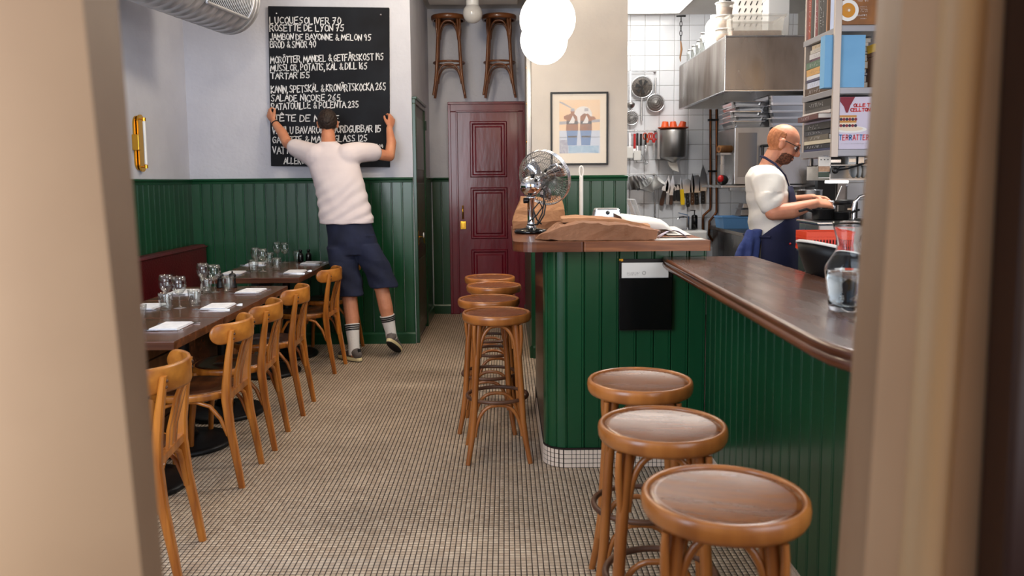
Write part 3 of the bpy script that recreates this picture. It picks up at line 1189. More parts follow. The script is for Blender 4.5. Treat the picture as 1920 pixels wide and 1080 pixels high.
# ================================================================ BISTRO CHAIRS
def make_chair():
    t = thing('bistro_chair', 'honey wood bistro chair', 'chair')
    # seat: frame hoop + dark veneer
    def dpoly(s_):
        out = []
        for i in range(28):
            a_ = 2 * PI * i / 28
            x_ = .205 * math.copysign(abs(math.cos(a_)) ** .82, math.cos(a_))
            y_ = .20 * math.copysign(abs(math.sin(a_)) ** .82, math.sin(a_))
            if y_ < 0:
                x_ *= 1 - .14 * (-y_ / .20)
            out.append((x_ * s_, y_ * s_))
        return out
    b = MB()
    rings = [[(x_, y_, z_) for x_, y_ in dpoly(s_)] for s_, z_ in ((.90, .415), (.985, .416), (1.0, .424), (1.0, .440), (.985, .448), (.93, .450), (.91, .446), (.90, .432))]
    b.loft(rings, smooth=True)
    b.build('seat_frame', 'honey_wood', t)
    b = MB()
    b.loft([[(x_, y_, z_) for x_, y_ in dpoly(s_)] for s_, z_ in ((.92, .4455), (.92, .4515), (.80, .449), (.45, .445), (.05, .444))], smooth=True)
    b.build('seat', 'seat_dark', t)
    for s_ in (-1, 1):
        # rear leg and upright in one bent piece
        b = MB()
        P_ = [(.160 * s_, -.250, 0), (.158 * s_, -.232, .12), (.154 * s_, -.206, .28), (.150 * s_, -.192, .42), (.150 * s_, -.196, .50), (.153 * s_, -.212, .62), (.156 * s_, -.233, .745)]
        W_ = [.026, .030, .034, .038, .037, .033, .028]
        D_ = [.028, .032, .036, .040, .036, .030, .022]
        rings = []
        for (px, py, pz), w_, d_ in zip(P_, W_, D_):
            c_ = .006
            rings.append([(px - w_ / 2 + c_, py - d_ / 2, pz), (px + w_ / 2 - c_, py - d_ / 2, pz), (px + w_ / 2, py - d_ / 2 + c_, pz), (px + w_ / 2, py + d_ / 2 - c_, pz),
                          (px + w_ / 2 - c_, py + d_ / 2, pz), (px - w_ / 2 + c_, py + d_ / 2, pz), (px - w_ / 2, py + d_ / 2 - c_, pz), (px - w_ / 2, py - d_ / 2 + c_, pz)])
        b.loft(rings, smooth=False)
        for z_ in (.728, .706):
            b.ball((.1555 * s_, -.243 + (.728 - z_) * .12, z_), .0058, 8, 5, 1)
        b.build('leg', ['honey_wood', 'seat_dark'], t)
        # front leg, bentwood
        b = MB()
        b.tube([(.165 * s_, .185, 0), (.166 * s_, .178, .14), (.160 * s_, .162, .28), (.150 * s_, .150, .40), (.147 * s_, .147, .425)], [.014, .016, .018, .020, .020], 10)
        b.build('leg', 'honey_wood', t)
        # side brace: bent rod from rear leg up under the seat to the front leg
        b = MB()
        pts = [(.157 * s_, -.195, .25), (.160 * s_, -.165, .33), (.163 * s_, -.120, .39), (.166 * s_, -.06, .412), (.166 * s_, .03, .412), (.163 * s_, .09, .39), (.162 * s_, .128, .33), (.163 * s_, .146, .26)]
        b.tube(pts, .010, 8)
        b.build('brace', 'honey_wood', t)
    # rear arch brace
    b = MB()
    b.tube([(-.140, -.205, .24), (-.136, -.196, .32), (-.112, -.190, .385), (-.06, -.188, .412), (0, -.188, .418), (.06, -.188, .412), (.112, -.190, .385), (.136, -.196, .32), (.140, -.205, .24)], .0115, 8)
    b.build('brace', 'honey_wood', t)
    b = MB()
    b.tube([(-.145, .160, .27), (-.138, .158, .34), (-.105, .156, .395), (-.05, .155, .414), (.05, .155, .414), (.105, .156, .395), (.138, .158, .34), (.145, .160, .27)], .010, 8)
    b.build('brace', 'honey_wood', t)
    # back bottom rail
    b = MB()
    b.box(-.150, .150, -.206, -.180, .415, .448)
    b.build('back_rail', 'honey_wood', t, bevel=.004)
    # three slats
    for x_ in (-.052, 0, .052):
        b = MB()
        P_ = [(x_ * .8, -.196, .430), (x_ * .9, -.206, .52), (x_, -.238, .64), (x_ * 1.08, -.262, .70)]
        rings = [[(px - .0095, py - .005, pz), (px + .0095, py - .005, pz), (px + .0095, py + .005, pz), (px - .0095, py + .005, pz)] for px, py, pz in P_]
        b.loft(rings, smooth=False)
        b.build('slat', 'honey_wood', t)
    # curved top rail with rounded ends
    b = MB()
    n_ = 36
    rings = []
    for i in range(n_ + 1):
        u_ = math.sin(-PI / 2 + PI * i / n_)
        a_ = u_ * R(62)
        x_ = .196 * math.sin(a_) / math.sin(R(62))
        y_ = -.286 + .125 * (1 - math.cos(a_)) / (1 - math.cos(R(62)))
        hh = .046 * math.sqrt(max(.0, 1 - max(0, (abs(u_) - .80) / .20) ** 2)) + .001
        zc = .728
        nx, ny = math.sin(a_), -math.cos(a_)
        th = .0085
        rr = []
        for (dn_, dz_) in ((-1, -.8), (-.6, -1), (.6, -1), (1, -.8), (1, .8), (.6, 1), (-.6, 1), (-1, .8)):
            rr.append((x_ + nx * th * dn_, y_ + .018 + ny * th * dn_, zc + dz_ * hh))
        rings.append(rr)
    b.loft(rings, smooth=True)
    b.build('top_rail', 'honey_wood_worn', t)
    return t


chair = make_chair()
CH = [(-1.455, 2.893, 6, 'nearest honey wood bistro chair, half hidden by the left door jamb'),
      (-1.500, 3.785, 1, 'honey wood bistro chair second from the entrance, at the near end of the long table'),
      (-1.500, 4.295, 3, 'honey wood bistro chair third from the entrance, at the middle of the long table'),
      (-1.505, 4.925, 2, 'honey wood bistro chair fourth from the entrance, at the far end of the long table'),
      (-1.525, 6.010, -3, 'bright yellow-brown bistro chair at the far table, left of the man in shorts'),
      (-1.500, 6.665, 0, 'bistro chair mostly hidden behind the legs of the man in shorts')]
for i, (x_, y_, a_, lab) in enumerate(CH):
    place(chair, i == 0, (x_, y_, 0), PI / 2 + R(a_), lab, 'bistro chairs along the dining tables')

# ================================================================ DINING TABLES
def make_table(w, dlen, with_foot=True):
    t = thing('dining_table', '', 'table')
    b = MB()
    b.box(-w / 2, w / 2, -dlen / 2 + .0015, dlen / 2 - .0015, .712, .75)
    b.build('tabletop', 'table_wood', t, bevel=.004)
    b = MB()
    b.tube([(0, 0, .05), (0, 0, .66)], [.034, .030], 14)
    b.lathe([(.034, .05), (.06, .06), (.045, .09), (.034, .13)], 20)
    b.build('pedestal', 'black_iron', t)
    b = MB()
    b.lathe([(.20, 0), (.235, .004), (.24, .016), (.225, .030), (.19, .026), (.16, .038), (.10, .040), (.05, .060), (.0, .062)], 36)
    b.build('base', 'black_iron', t)
    b = MB()
    b.bar((-w * .36, 0, .70), (w * .36, 0, .70), .05, .022)
    b.bar((0, -dlen * .4, .70), (0, dlen * .4, .70), .05, .022)
    b.bar((0, 0, .66), (0, 0, .69), .1, .1)
    b.build('bracket', 'black_iron', t)
    return t


tb = make_table(.66, .60)
TB = [(-1.745, 3.655, 'dark wood table nearest the entrance, with the first folded napkin'),
      (-1.745, 4.255, 'dark wood table in the middle of the near row of three'),
      (-1.750, 4.855, 'dark wood table at the far end of the near row, with the two pepper mills'),
      (-1.790, 5.890, 'dark wood table of the far pair, nearer one with a chair pushed in'),
      (-1.800, 6.490, 'dark wood table of the far pair, against the green back wall')]
for i, (x_, y_, lab) in enumerate(TB):
    place(tb, i == 0, (x_, y_, 0), 0, lab, 'dining tables along the banquette')

# banquette: red leather back, dark seat
bq = thing('banquette', 'dark red leather banquette along the left wall', 'bench', (0, 0, 0))
MB().box(-2.695, -2.585, 2.9, 6.90, .50, .895).build('backrest', 'leather', bq, bevel=.025, seg=3)
MB().box(-2.66, -2.19, 2.9, 6.90, .38, .47).build('seat', 'leather', bq, bevel=.025, seg=3)
MB().box(-2.66, -2.26, 2.92, 6.88, .0, .38).build('base', 'table_wood', bq)
b = MB()
b.tube([(-2.583, 2.9, .875), (-2.583, 6.9, .875)], .006, 8)
b.build('piping', 'leather', bq)

# wooden crates pushed under the tables
def crate():
    t = thing('wooden_crate', '', 'crate')
    for k_, (x0, x1, y0, y1) in enumerate(((-.15, .15, -.20, -.185), (-.15, .15, .185, .20))):
        for j in range(2):
            MB().box(x0, x1, y0, y1, .02 + j * .16, .02 + j * .16 + .15).build('plank', 'crate_wood', t, bevel=.002)
    for x_ in (-.15, .135):
        for j in range(2):
            MB().box(x_, x_ + .015, -.184, .184, .02 + j * .16, .02 + j * .16 + .15).build('plank', 'crate_wood', t, bevel=.002)
    MB().box(-.134, .134, -.184, .184, .0, .02).build('bottom', 'crate_wood', t)
    return t


cr = crate()
place(cr, True, (-1.98, 4.12, 0), R(4), 'pale wooden crate under the middle table, behind the chair legs')
place(cr, False, (-1.98, 4.12, .342), R(-3), 'pale wooden crate stacked on another under the middle table')
place(cr, False, (-1.93, 3.50, 0), R(2), 'pale wooden crate under the table nearest the entrance')

# ================================================================ BENTWOOD STOOLS
def make_stool(m='stool_wood', ms='stool_seat', ring='ring_dark', h=.75):
    t = thing('bar_stool', '', 'bar stool')
    b = MB()
    b.lathe([(.148, h - .046), (.160, h - .048), (.170, h - .044), (.1755, h - .034), (.177, h - .018), (.1755, h - .006), (.171, h), (.165, h + .0005), (.1610, h - .004), (.159, h - .014)], 48, cap=False)
    b.build('seat_rim', m, t)
    b = MB()
    b.lathe([(.1570 * i / 12, h - .0135 + .0085 * (i / 12) ** 2.2) for i in range(13)] + [(.1605, h - .009), (.1605, h - .02), (0, h - .024)], 48)
    b.build('seat', ms, t)
    k_ = h / .75
    def leg_r(z_):
        z_ = z_ / k_
        pr = [(0, .222), (.10, .196), (.22, .174), (.34, .165), (.50, .152), (.62, .140), (.72, .128)]
        for (z0_, r0_), (z1_, r1_) in zip(pr, pr[1:]):
            if z_ <= z1_:
                return r0_ + (r1_ - r0_) * (z_ - z0_) / (z1_ - z0_)
        return pr[-1][1]
    for q in range(4):
        a_ = PI / 4 + q * PI / 2
        ca, sa = math.cos(a_), math.sin(a_)
        b = MB()
        zs = [0, .05, .10, .16, .22, .28, .34, .42, .50, .60, .715]
        b.tube([(leg_r(z_ * k_) * ca, leg_r(z_ * k_) * sa, z_ * k_) for z_ in zs], [.0125, .0135, .0145, .0155, .0162, .0165, .0165, .0165, .0165, .0165, .0165], 10)
        b.build('leg', m, t)
        # short outer brace from the seat rim down to the leg
        b = MB()
        b.tube([(.163 * ca - .034 * sa * 0, .163 * sa, h - .05), (.166 * ca, .166 * sa, h - .085), (.166 * ca, .166 * sa, h - .13), (.160 * ca, .160 * sa, h - .19), ((leg_r(h - .23) + .004) * ca, (leg_r(h - .23) + .004) * sa, h - .235)], [.009, .0095, .010, .0095, .008], 8)
        b.build('brace', m, t)
        # arch between neighbouring legs, upper
        a2 = a_ + PI / 2
        p0_, p1_ = Vector((ca, sa, 0)), Vector((math.cos(a2), math.sin(a2), 0))
        def arch(zb, zt, rod, inset, mm, nm, rad=None):
            pts = []
            for i in range(15):
                u_ = i / 14
                # superellipse arch
                tt = PI * u_
                x_ = -math.cos(tt)
                x_ = math.copysign(abs(x_) ** .75, x_)
                z_ = zb + (zt - zb) * (math.sin(tt) ** .8)
                r_ = (rad if rad else leg_r(z_)) - inset
                f_ = (x_ * .90 + 1) / 2
                p_ = p0_ * (1 - f_) + p1_ * f_
                pts.append((p_.x * r_, p_.y * r_, z_))
            bb = MB()
            bb.tube(pts, rod, 8)
            bb.build(nm, mm, t)
        arch(h - .215, h - .058, .0095, .004, m, 'arch')
        arch(.135 * k_, .292 * k_, .0095, .002, m, 'lower_arch')
    b = MB()
    zr = .315 * k_
    rr_ = leg_r(zr) - .012
    rings = [(rr_ * math.cos(2 * PI * i / 40), rr_ * math.sin(2 * PI * i / 40), zr) for i in range(40)]
    b.tube(rings, .010, 8, closed=True)
    b.build('foot_ring', ring, t)
    return t


st = make_stool()
ST = [(.462, 1.655, -15, 'nearest bar stool, at the low bar in the right foreground'),
      (.425, 2.150, -9, 'bar stool second from the entrance beside the low bar'),
      (.445, 2.640, -5, 'bar stool third from the entrance, tucked against the low bar below its far end'),
      (-.055, 4.055, 3, 'front stool of the four in a row left of the tall bar, fully in view'),
      (-.105, 4.530, -5, 'second stool of the row left of the tall bar, showing mostly its seat rim'),
      (-.085, 5.120, 7, 'third stool of the row left of the tall bar, by the maroon door'),
      (-.120, 5.560, 0, 'farthest stool of the row left of the tall bar, in front of the maroon door')]
for i, (x_, y_, a_, lab) in enumerate(ST):
    place(st, i == 0, (x_, y_, 0), R(a_), lab, 'bentwood bar stools along the bar')

# two more stools hung on the wall above the maroon door
ws = make_stool('wall_stool', 'wall_stool', 'wall_stool', .80)
place(ws, True, (-.565, 8.27, 2.27), R(2), 'left one of two brown stools hung high above the maroon door', 'stools hung above the maroon door')
place(ws, False, (-.055, 8.27, 2.27), R(-2), 'right one of two brown stools hung high above the maroon door', 'stools hung above the maroon door')
for w_ in (-.565, -.055):
    b = MB()
    b.tube([(w_ - .07, 8.5, 3.02), (w_ - .07, 8.40, 3.02), (w_ - .07, 8.395, 3.05)], .005, 6)
    b.tube([(w_ + .07, 8.5, 3.02), (w_ + .07, 8.40, 3.02), (w_ + .07, 8.395, 3.05)], .005, 6)
    tag(b.build('wall_hook', 'black_iron'), ('left' if w_ < -.3 else 'right') + ' pair of iron hooks holding up a wall stool above the maroon door', 'hook')

# ================================================================ PENDANT GLOBES
for (x_, y_, z_, r_, lab) in ((.232, 4.4, 2.276, .150, 'larger glowing white globe lamp hanging over the tall bar'),
                              (.250, 5.2, 2.302, .150, 'second glowing white globe lamp, overlapping below the larger one')):
    t = thing('pendant_lamp', lab, 'lamp', (x_, y_, z_), group='white globe lamps over the bar')
    MB().ball((0, 0, 0), r_, 32, 20).build('globe', 'globe', t)
    MB().tube([(0, 0, .14), (0, 0, .19)], .035, 14).build('collar', 'brass', t)
    MB().tube([(0, 0, .19), (0, 0, ZC - z_ - .02)], .004, 6).build('cord', 'black_plastic', t)
    MB().lathe([(0, ZC - z_ - .03), (.05, ZC - z_ - .03), (.055, ZC - z_), (0, ZC - z_)], 20).build('ceiling_rose', 'white_plastic', t)

# ================================================================ MENU BOARD
mb_ = thing('menu_board', 'large black chalkboard menu with white handwriting on the back wall', 'chalkboard', (-1.49, 6.925, 2.215))
BW, BH = 1.015, 1.335
mb_.rotation_euler = (0, R(1.1), 0)
MB().box(-BW / 2, BW / 2, -.022, .010, -BH / 2, BH / 2).build('board_panel', 'chalkboard', mb_, bevel=.004)
b = MB()
for x_ in (-BW / 2 + .07, BW / 2 - .07):
    b.lathe([(.0, 0), (.009, 0), (.009, .004), (.004, .008), (0, .009)], 12, xf((x_, -.022, BH / 2 - .06), rx=R(90)))
b.build('screws', 'chrome', mb_)
# lines: text, left px, right px, baseline px left, cap height px, rise px  (board spans 507..731 across, 15..313 down)
LN = [('LUCQUESOLIVER 70', 510, 645, 47, 12, 0), ('ROSETTE DE LYON 75', 510, 650, 61, 12, 1), ('JAMBON DE BAYONNE & MELON 95', 510, 700, 77, 11, 1),
      ('BRÖD & SMÖR 40', 510, 597, 92, 12, 2), ('MORÖTTER, MANDEL & GETFÄRSKOST 195', 510, 723, 120, 12, 9),
      ('MUSSLOR, POTATIS, KÅL & DILL 165', 510, 692, 135, 12, 6), ('TARTAR 155', 510, 585, 149, 11, 2),
      ('KANIN, SPETSKÅL & KRONÄRTSKOCKA 265', 510, 727, 176, 13, 9), ('SALADE NIÇOISE 265', 510, 642, 191, 12, 2),
      ('RATATOUILLE & POLENTA 235', 510, 676, 207, 12, 7), ('TÊTE DE MOINE', 515, 640, 228, 12, 0),
      ('VANILU BAVAROIS & JORDGUBBAR 115', 511, 718, 252, 13, 6), ('GALETTE & MANGOGLASS 125', 511, 692, 270, 12, 6),
      ('VATTEN', 511, 560, 289, 13, 0), ('07/04', 696, 721, 276, 6, 0), ('ALLERGI? FRÅGA OSS', 532, 640, 308, 11, 0)]
SXB = BW / 225.0
SZB = BH / 298.0
for i, (tx, xa, xb, yb_, ch, rise_) in enumerate(LN):
    w_ = (xb - xa) * SXB
    mbx = stroke_text(tx, (xa - 507 - 112.5) * SXB, BH / 2 - (yb_ - 15) * SZB, w_, ch * SZB, rise=rise_ * SZB / w_, th=.0074, jit=.042, org=(0, -.022, 0), seed=i + 3)
    mbx.build('chalk_line', 'chalk', mb_)

# ================================================================ SPIRAL DUCT
du = thing('ventilation_duct', 'pale spiral ventilation duct with a grille, hanging at the upper left', 'duct', (0, 0, 0))
p_a, p_b = Vector((-2.45, 3.6, 2.755)), Vector((-2.045, 6.05, 2.755))
ax_ = (p_b - p_a).normalized()
Ld = (p_b - p_a).length
TM = Matrix.Translation(p_a) @ ax_.to_track_quat('Z', 'Y').to_matrix().to_4x4()
rd = .235
prof = [(rd, 0)]
z_ = 0
while z_ < Ld - .02:
    prof += [(rd, z_ + .082), (rd + .005, z_ + .086), (rd + .005, z_ + .090), (rd, z_ + .094)]
    z_ += .098
prof += [(rd, Ld), (rd + .006, Ld), (rd + .006, Ld + .03), (rd * .98, Ld + .035), (0, Ld + .035)]
MB().lathe(prof, 48, TM).build('duct_pipe', 'duct', du)
# grille on the lower aisle side
g_in = MB()
g_fr = MB()
g_sl = MB()
z0g, z1g = Ld - .62, Ld - .06
# angular sector facing +x and down
Zx = TM.to_3x3()
def duct_pt(ang, z_, r_):
    """ang: 0 = +x world side, positive turning downward"""
    side = Vector((ax_.y, -ax_.x, 0)).normalized()
    dn_ = Vector((0, 0, -1))
    return p_a + ax_ * z_ + (side * math.cos(ang) + dn_ * math.sin(ang)) * r_
A0, A1 = R(-25), R(38)
na_ = 8
for r_, mbx in ((rd + .007, g_in),):
    vs = []
    for i in range(na_ + 1):
        a_ = A0 + (A1 - A0) * i / na_
        vs += [duct_pt(a_, z0g, r_), duct_pt(a_, z1g, r_)]
    mbx.add(vs, [(2 * i, 2 * i + 1, 2 * i + 3, 2 * i + 2) for i in range(na_)])
g_in.build('grille_backing', 'black_iron', du)
for zz in (z0g, z1g):
    g_fr.tube([duct_pt(A0 + (A1 - A0) * i / na_, zz, rd + .012) for i in range(na_ + 1)], .012, 6)
for aa in (A0, A1):
    g_fr.tube([duct_pt(aa, z0g, rd + .012), duct_pt(aa, z1g, rd + .012)], .012, 6)
g_fr.build('grille_frame', 'duct', du)
for i in range(1, 26):
    zz = z0g + (z1g - z0g) * i / 26
    mbx = MB()
    mbx.tube([duct_pt(A0 + (A1 - A0) * j / na_, zz, rd + .012) for j in range(na_ + 1)], .0045, 5)
    mbx.build('grille_slat', 'duct', du)
mbx = MB()
for s_ in (.7, 2.1):
    c_ = p_a + ax_ * s_
    mbx.tube([c_ + Vector((0, 0, rd)), Vector((c_.x, c_.y, ZC))], .006, 6)
mbx.build('hanger', 'steel', du)

# ================================================================ BRASS WALL LAMP
wlp = thing('wall_lamp', 'brass wall sconce with a slim glass tube on the left wall', 'lamp', (-2.72, 5.98, 1.715))
b = MB()
def capsule(w_, h_, n_=10):
    pts = []
    for i in range(n_ + 1):
        a_ = PI * i / n_
        pts.append((w_ * math.cos(a_), h_ - w_ + w_ * math.sin(a_)))
    for i in range(n_ + 1):
        a_ = PI + PI * i / n_
        pts.append((w_ * math.cos(a_), -h_ + w_ + w_ * math.sin(a_)))
    return pts
TL = Matrix(((0, 0, 1, 0), (1, 0, 0, 0), (0, 1, 0, 0), (0, 0, 0, 1)))     # polygon plane -> (y, z), extrude along +x
b.prism(capsule(.062, .20), 0, .012, T=TL)
b.build('back_plate', 'brass', wlp, bevel=.003)
b = MB()
b.prism(capsule(.048, .21), .018, .030, T=TL @ Matrix.Translation((.018, 0, 0)))
b.build('reflector', 'brass', wlp, bevel=.004)
b = MB()
b.box(.0, .05, -.085, -.045, -.055, .060)
b.build('bracket', 'brass', wlp, bevel=.004)
b = MB()
b.tube([(.058, 0, -.155), (.058, 0, .165)], .011, 14)
b.build('tube', 'white_enamel', wlp)
b = MB()
for s_ in (-1, 1):
    b.tube([(.058, 0, .16 * s_), (.058, 0, .185 * s_)], .014, 12)
    b.tube([(.03, 0, .175 * s_), (.058, 0, .175 * s_)], .006, 8)
b.build('tube_holder', 'brass', wlp)

# ================================================================ CEILING LAMP in the recess
clp = thing('ceiling_lamp', 'small unlit white globe lamp between the two wall-hung stools', 'lamp', (-.300, 7.75, 2.99))
MB().ball((0, 0, 0), .093, 28, 18).build('globe', 'globe_off', clp)
MB().lathe([(.062, .155), (.060, .07), (.052, .06), (0, .06)], 24).build('holder', 'white_enamel', clp)

# ================================================================ FRAMED PRINT
pc = thing('framed_print', 'framed print of two suited figures in a thin dark frame on the pale wall', 'picture', (.574, 6.286, 1.813))
PWd, PHt = .448, .562
b = MB()
fwid = .014
for (x0, x1, z0, z1) in ((-PWd / 2, -PWd / 2 + fwid, -PHt / 2, PHt / 2), (PWd / 2 - fwid, PWd / 2, -PHt / 2, PHt / 2),
                         (-PWd / 2 + fwid, PWd / 2 - fwid, -PHt / 2, -PHt / 2 + fwid), (-PWd / 2 + fwid, PWd / 2 - fwid, PHt / 2 - fwid, PHt / 2)):
    b.box(x0, x1, -.012, .012, z0, z1)
b.build('frame', 'black_plastic', pc, bevel=.002)
mat('print_mat', (240, 226, 206), .8)
mat('print_sky', (246, 206, 158), .8, col2=(244, 216, 184), scale=4)
mat('print_pale', (206, 214, 230), .8)
mat('print_haze', (176, 172, 178), .8)
mat('print_sea', (146, 182, 212), .8, col2=(176, 204, 224), scale=30)
mat('print_brown', (170, 96, 26), .8, col2=(130, 70, 20), scale=20)
mat('print_dark', (44, 38, 44), .8)
mat('print_blue', (84, 130, 186), .8)
mat('print_white', (236, 232, 230), .8)
mat('print_rock', (150, 150, 172), .8, col2=(196, 196, 206), scale=40)
MB().box(-PWd / 2 + fwid, PWd / 2 - fwid, -.002, .006, -PHt / 2 + fwid, PHt / 2 - fwid).build('mount', 'print_mat', pc)
# printed picture: measured on an 878 x 1080 enlargement, frame spans x 78..808, y 95..1008
def pp(x, y):
    return ((x - 443) / 730 * PWd, (551.5 - y) / 913 * PHt)
def flat(name, poly, m, lay):
    q = [pp(*p) for p in poly]
    mbx = MB()
    mbx.add([(x_, -.0022 - .0004 * lay, z_) for x_, z_ in q], [tuple(range(len(q)))])
    o_ = mbx.build(name, m, pc)
    return o_
def rect(x0, y0, x1, y1):
    return [(x0, y1), (x1, y1), (x1, y0), (x0, y0)]
flat('print', rect(190, 192, 705, 580), 'print_sky', 1)
flat('print', rect(190, 575, 705, 660), 'print_pale', 1.1)
flat('print', rect(190, 655, 705, 860), 'print_pale', 1.1)
flat('print', [(190, 500), (705, 470), (705, 435), (190, 462)], 'print_haze', 1.5)
flat('print', [(305, 860), (430, 850), (560, 850), (688, 860), (688, 765), (305, 765)], 'print_sea', 1.6)
flat('print', rect(192, 690, 300, 860), 'print_rock', 1.6)
flat('print', [(196, 210), (235, 222), (350, 290), (330, 295), (190, 225)], 'print_haze', 1.7)
def ell(cx, cy, rx_, ry_, n_=20):
    return [(cx + rx_ * math.cos(-2 * PI * i / n_), cy - ry_ * math.sin(-2 * PI * i / n_)) for i in range(n_)][::-1]
flat('print', ell(492, 380, 112, 108, 32), 'print_white', 1.8)
for cx_f, hcol in ((356, 'print_brown'), (530, 'print_sky')):
    s_ = 1 if cx_f < 400 else -1
    flat('print', [(cx_f - 62, 760), (cx_f + 52, 760), (cx_f + 68, 570), (cx_f - 76, 570)], 'print_blue', 2)
    flat('print', [(cx_f - 58, 662), (cx_f + 56, 662), (cx_f + 58, 640), (cx_f - 60, 640)], 'print_dark', 2.4)
    flat('print', [(cx_f - 82, 575), (cx_f + 72, 575), (cx_f + 70, 480), (cx_f + 58, 400), (cx_f + 20, 362), (cx_f - 30, 362), (cx_f - 75, 400), (cx_f - 75, 480)], 'print_brown', 2.6)
    flat('print', [(cx_f - 74, 495), (cx_f + 70, 495), (cx_f + 66, 455), (cx_f - 70, 455)], 'print_dark', 2.8)
    flat('print', [(cx_f - 48, 485), (cx_f + 22, 485), (cx_f + 30, 440), (cx_f + 5, 385), (cx_f - 20, 440)], 'print_white', 3)
    flat('print', ell(cx_f + 2, 335, 26, 34, 16), 'print_brown' if s_ > 0 else 'print_white', 3.2)
    flat('print', [(cx_f - 26, 335), (cx_f + 30, 335), (cx_f + 24, 298), (cx_f - 18, 296)], 'print_haze', 3.4)
    e_ = cx_f - 110 * s_ if s_ > 0 else cx_f + 125
    flat('print', ([(cx_f - 60, 372), (e_ - 2, 400), (e_ + 6, 432), (cx_f - 40, 455)] if s_ > 0 else [(cx_f + 40, 462), (e_, 432), (e_ - 20, 402), (cx_f + 58, 400)])[::-1], 'print_brown', 3.1)
b = MB()
b.box(-PWd / 2 + fwid, PWd / 2 - fwid, -.0075, -.0062, -PHt / 2 + fwid, PHt / 2 - fwid)
mat('picture_glass', (255, 255, 255), .02, alpha=.12, spec=.5)
b.build('glass', 'picture_glass', pc)

# ================================================================ TABLE SETTINGS
def make_napkin():
    t = thing('napkin', '', 'napkin')
    rnd = random.Random(4)
    mbx = MB()
    # folded cloth: three soft layers, slightly puffed
    for k_, (w_, d_, z0_, z1_) in enumerate(((.098, .068, 0, .003), (.095, .066, .003, .0065), (.092, .063, .0065, .0105))):
        rings = []
        for ins, z_ in ((.003, z0_), (0, z0_ + .001), (0, z1_ - .001), (.004, z1_)):
            ring = []
            nn = 8
            for (xa, ya, xb, yb) in ((-w_ + ins, -d_ + ins, w_ - ins, -d_ + ins), (w_ - ins, -d_ + ins, w_ - ins, d_ - ins), (w_ - ins, d_ - ins, -w_ + ins, d_ - ins), (-w_ + ins, d_ - ins, -w_ + ins, -d_ + ins)):
                for i in range(nn):
                    u_ = i / nn
                    ring.append((xa + (xb - xa) * u_ + rnd.uniform(-.001, .001), ya + (yb - ya) * u_ + rnd.uniform(-.001, .001), z_))
            rings.append(ring)
        mbx.loft(rings, smooth=False)
    mbx.build('folded_cloth', 'napkin', t)
    return t


def cutlery_mb():
    f = MB()
    # fork lying along y
    f.bar((0, -.095, .003), (0, .02, .003), .008, .0025)
    f.bar((0, .02, .003), (0, .045, .004), .020, .002)
    for x_ in (-.008, -.0027, .0027, .008):
        f.bar((x_, .045, .004), (x_, .098, .006), .0028, .002)
    k_ = MB()
    k_.bar((0, -.10, .003), (0, -.01, .003), .012, .004)
    k_.prism([(-.006, -.01), (.006, -.01), (.009, .05), (.006, .095), (0, .11), (-.004, .10)], .0015, .003)
    return f, k_


nap = make_napkin()
fk, kn = cutlery_mb()
fork = fk.build('fork', 'chrome')
tag(fork, '', 'fork')
knife = kn.build('table_knife', 'chrome')
tag(knife, '', 'knife')
NP = [(-1.570, 3.700, 0, 'on the table nearest the entrance'), (-1.560, 4.285, 2, 'on the aisle side of the middle near table'),
      (-1.575, 4.890, -3, 'on the aisle side beside the pepper mills'), (-1.950, 4.300, 0, 'on the banquette side of the middle near table'),
      (-1.985, 4.880, 3, 'behind the second cluster of glasses on the banquette side'), (-2.020, 5.890, 0, 'on the banquette side of the far pair'),
      (-1.575, 5.930, 2, 'on the aisle side of the far pair'), (-1.610, 6.560, -2, 'on the aisle side at the last table by the back wall'),
      (-2.060, 6.560, 2, 'on the banquette side at the last table by the back wall')]
for i, (x_, y_, a_, lab) in enumerate(NP):
    place(nap, i == 0, (x_, y_, .7505), PI / 2 + R(a_), 'folded white cloth napkin ' + lab, 'folded napkins on the dining tables')
    s_ = 1 if x_ < -1.8 else -1
    for src, dx_, dy_, nm in ((fork, .0, -.095, 'fork'), (knife, .0, .095, 'knife')):
        o_ = src if i == 0 else inst(src, (0, 0, 0))
        o_.location = (x_ + .0, y_ + dy_ * (1 if s_ < 0 else -1), .7505)
        o_.rotation_euler = (0, 0, (PI / 2 if s_ < 0 else -PI / 2) + R(a_))
        tag(o_, '%s by the napkin %s' % (nm, lab), nm, 'cutlery beside the folded napkins')


def make_wine():
    b = MB()
    b.lathe([(0, 0), (.033, 0), (.034, .0015), (.02, .004), (.006, .008), (.0038, .02), (.0035, .06), (.006, .070), (.020, .080), (.033, .098), (.0385, .120), (.0375, .145), (.0325, .170),
             (.0318, .170), (.0365, .145), (.0372, .120), (.032, .100), (.019, .083), (.004, .075), (0, .074)], 28)
    return b


def make_tumbler():
    b = MB()
    n_ = 27
    def ring(r_, z_, f_):
        return [((r_ * (1 + f_ * math.cos(9 * 2 * PI * i / n_))) * math.cos(2 * PI * i / n_), (r_ * (1 + f_ * math.cos(9 * 2 * PI * i / n_))) * math.sin(2 * PI * i / n_), z_) for i in range(n_)]
    b.loft([ring(.026, 0, .0), ring(.0275, .002, .05), ring(.030, .02, .07), ring(.034, .05, .06), ring(.037, .072, .01), ring(.0385, .090, 0),
            ring(.0368, .090, 0), ring(.035, .072, 0), ring(.031, .05, 0), ring(.026, .014, 0), ring(.018, .010, 0)], smooth=True)
    return b


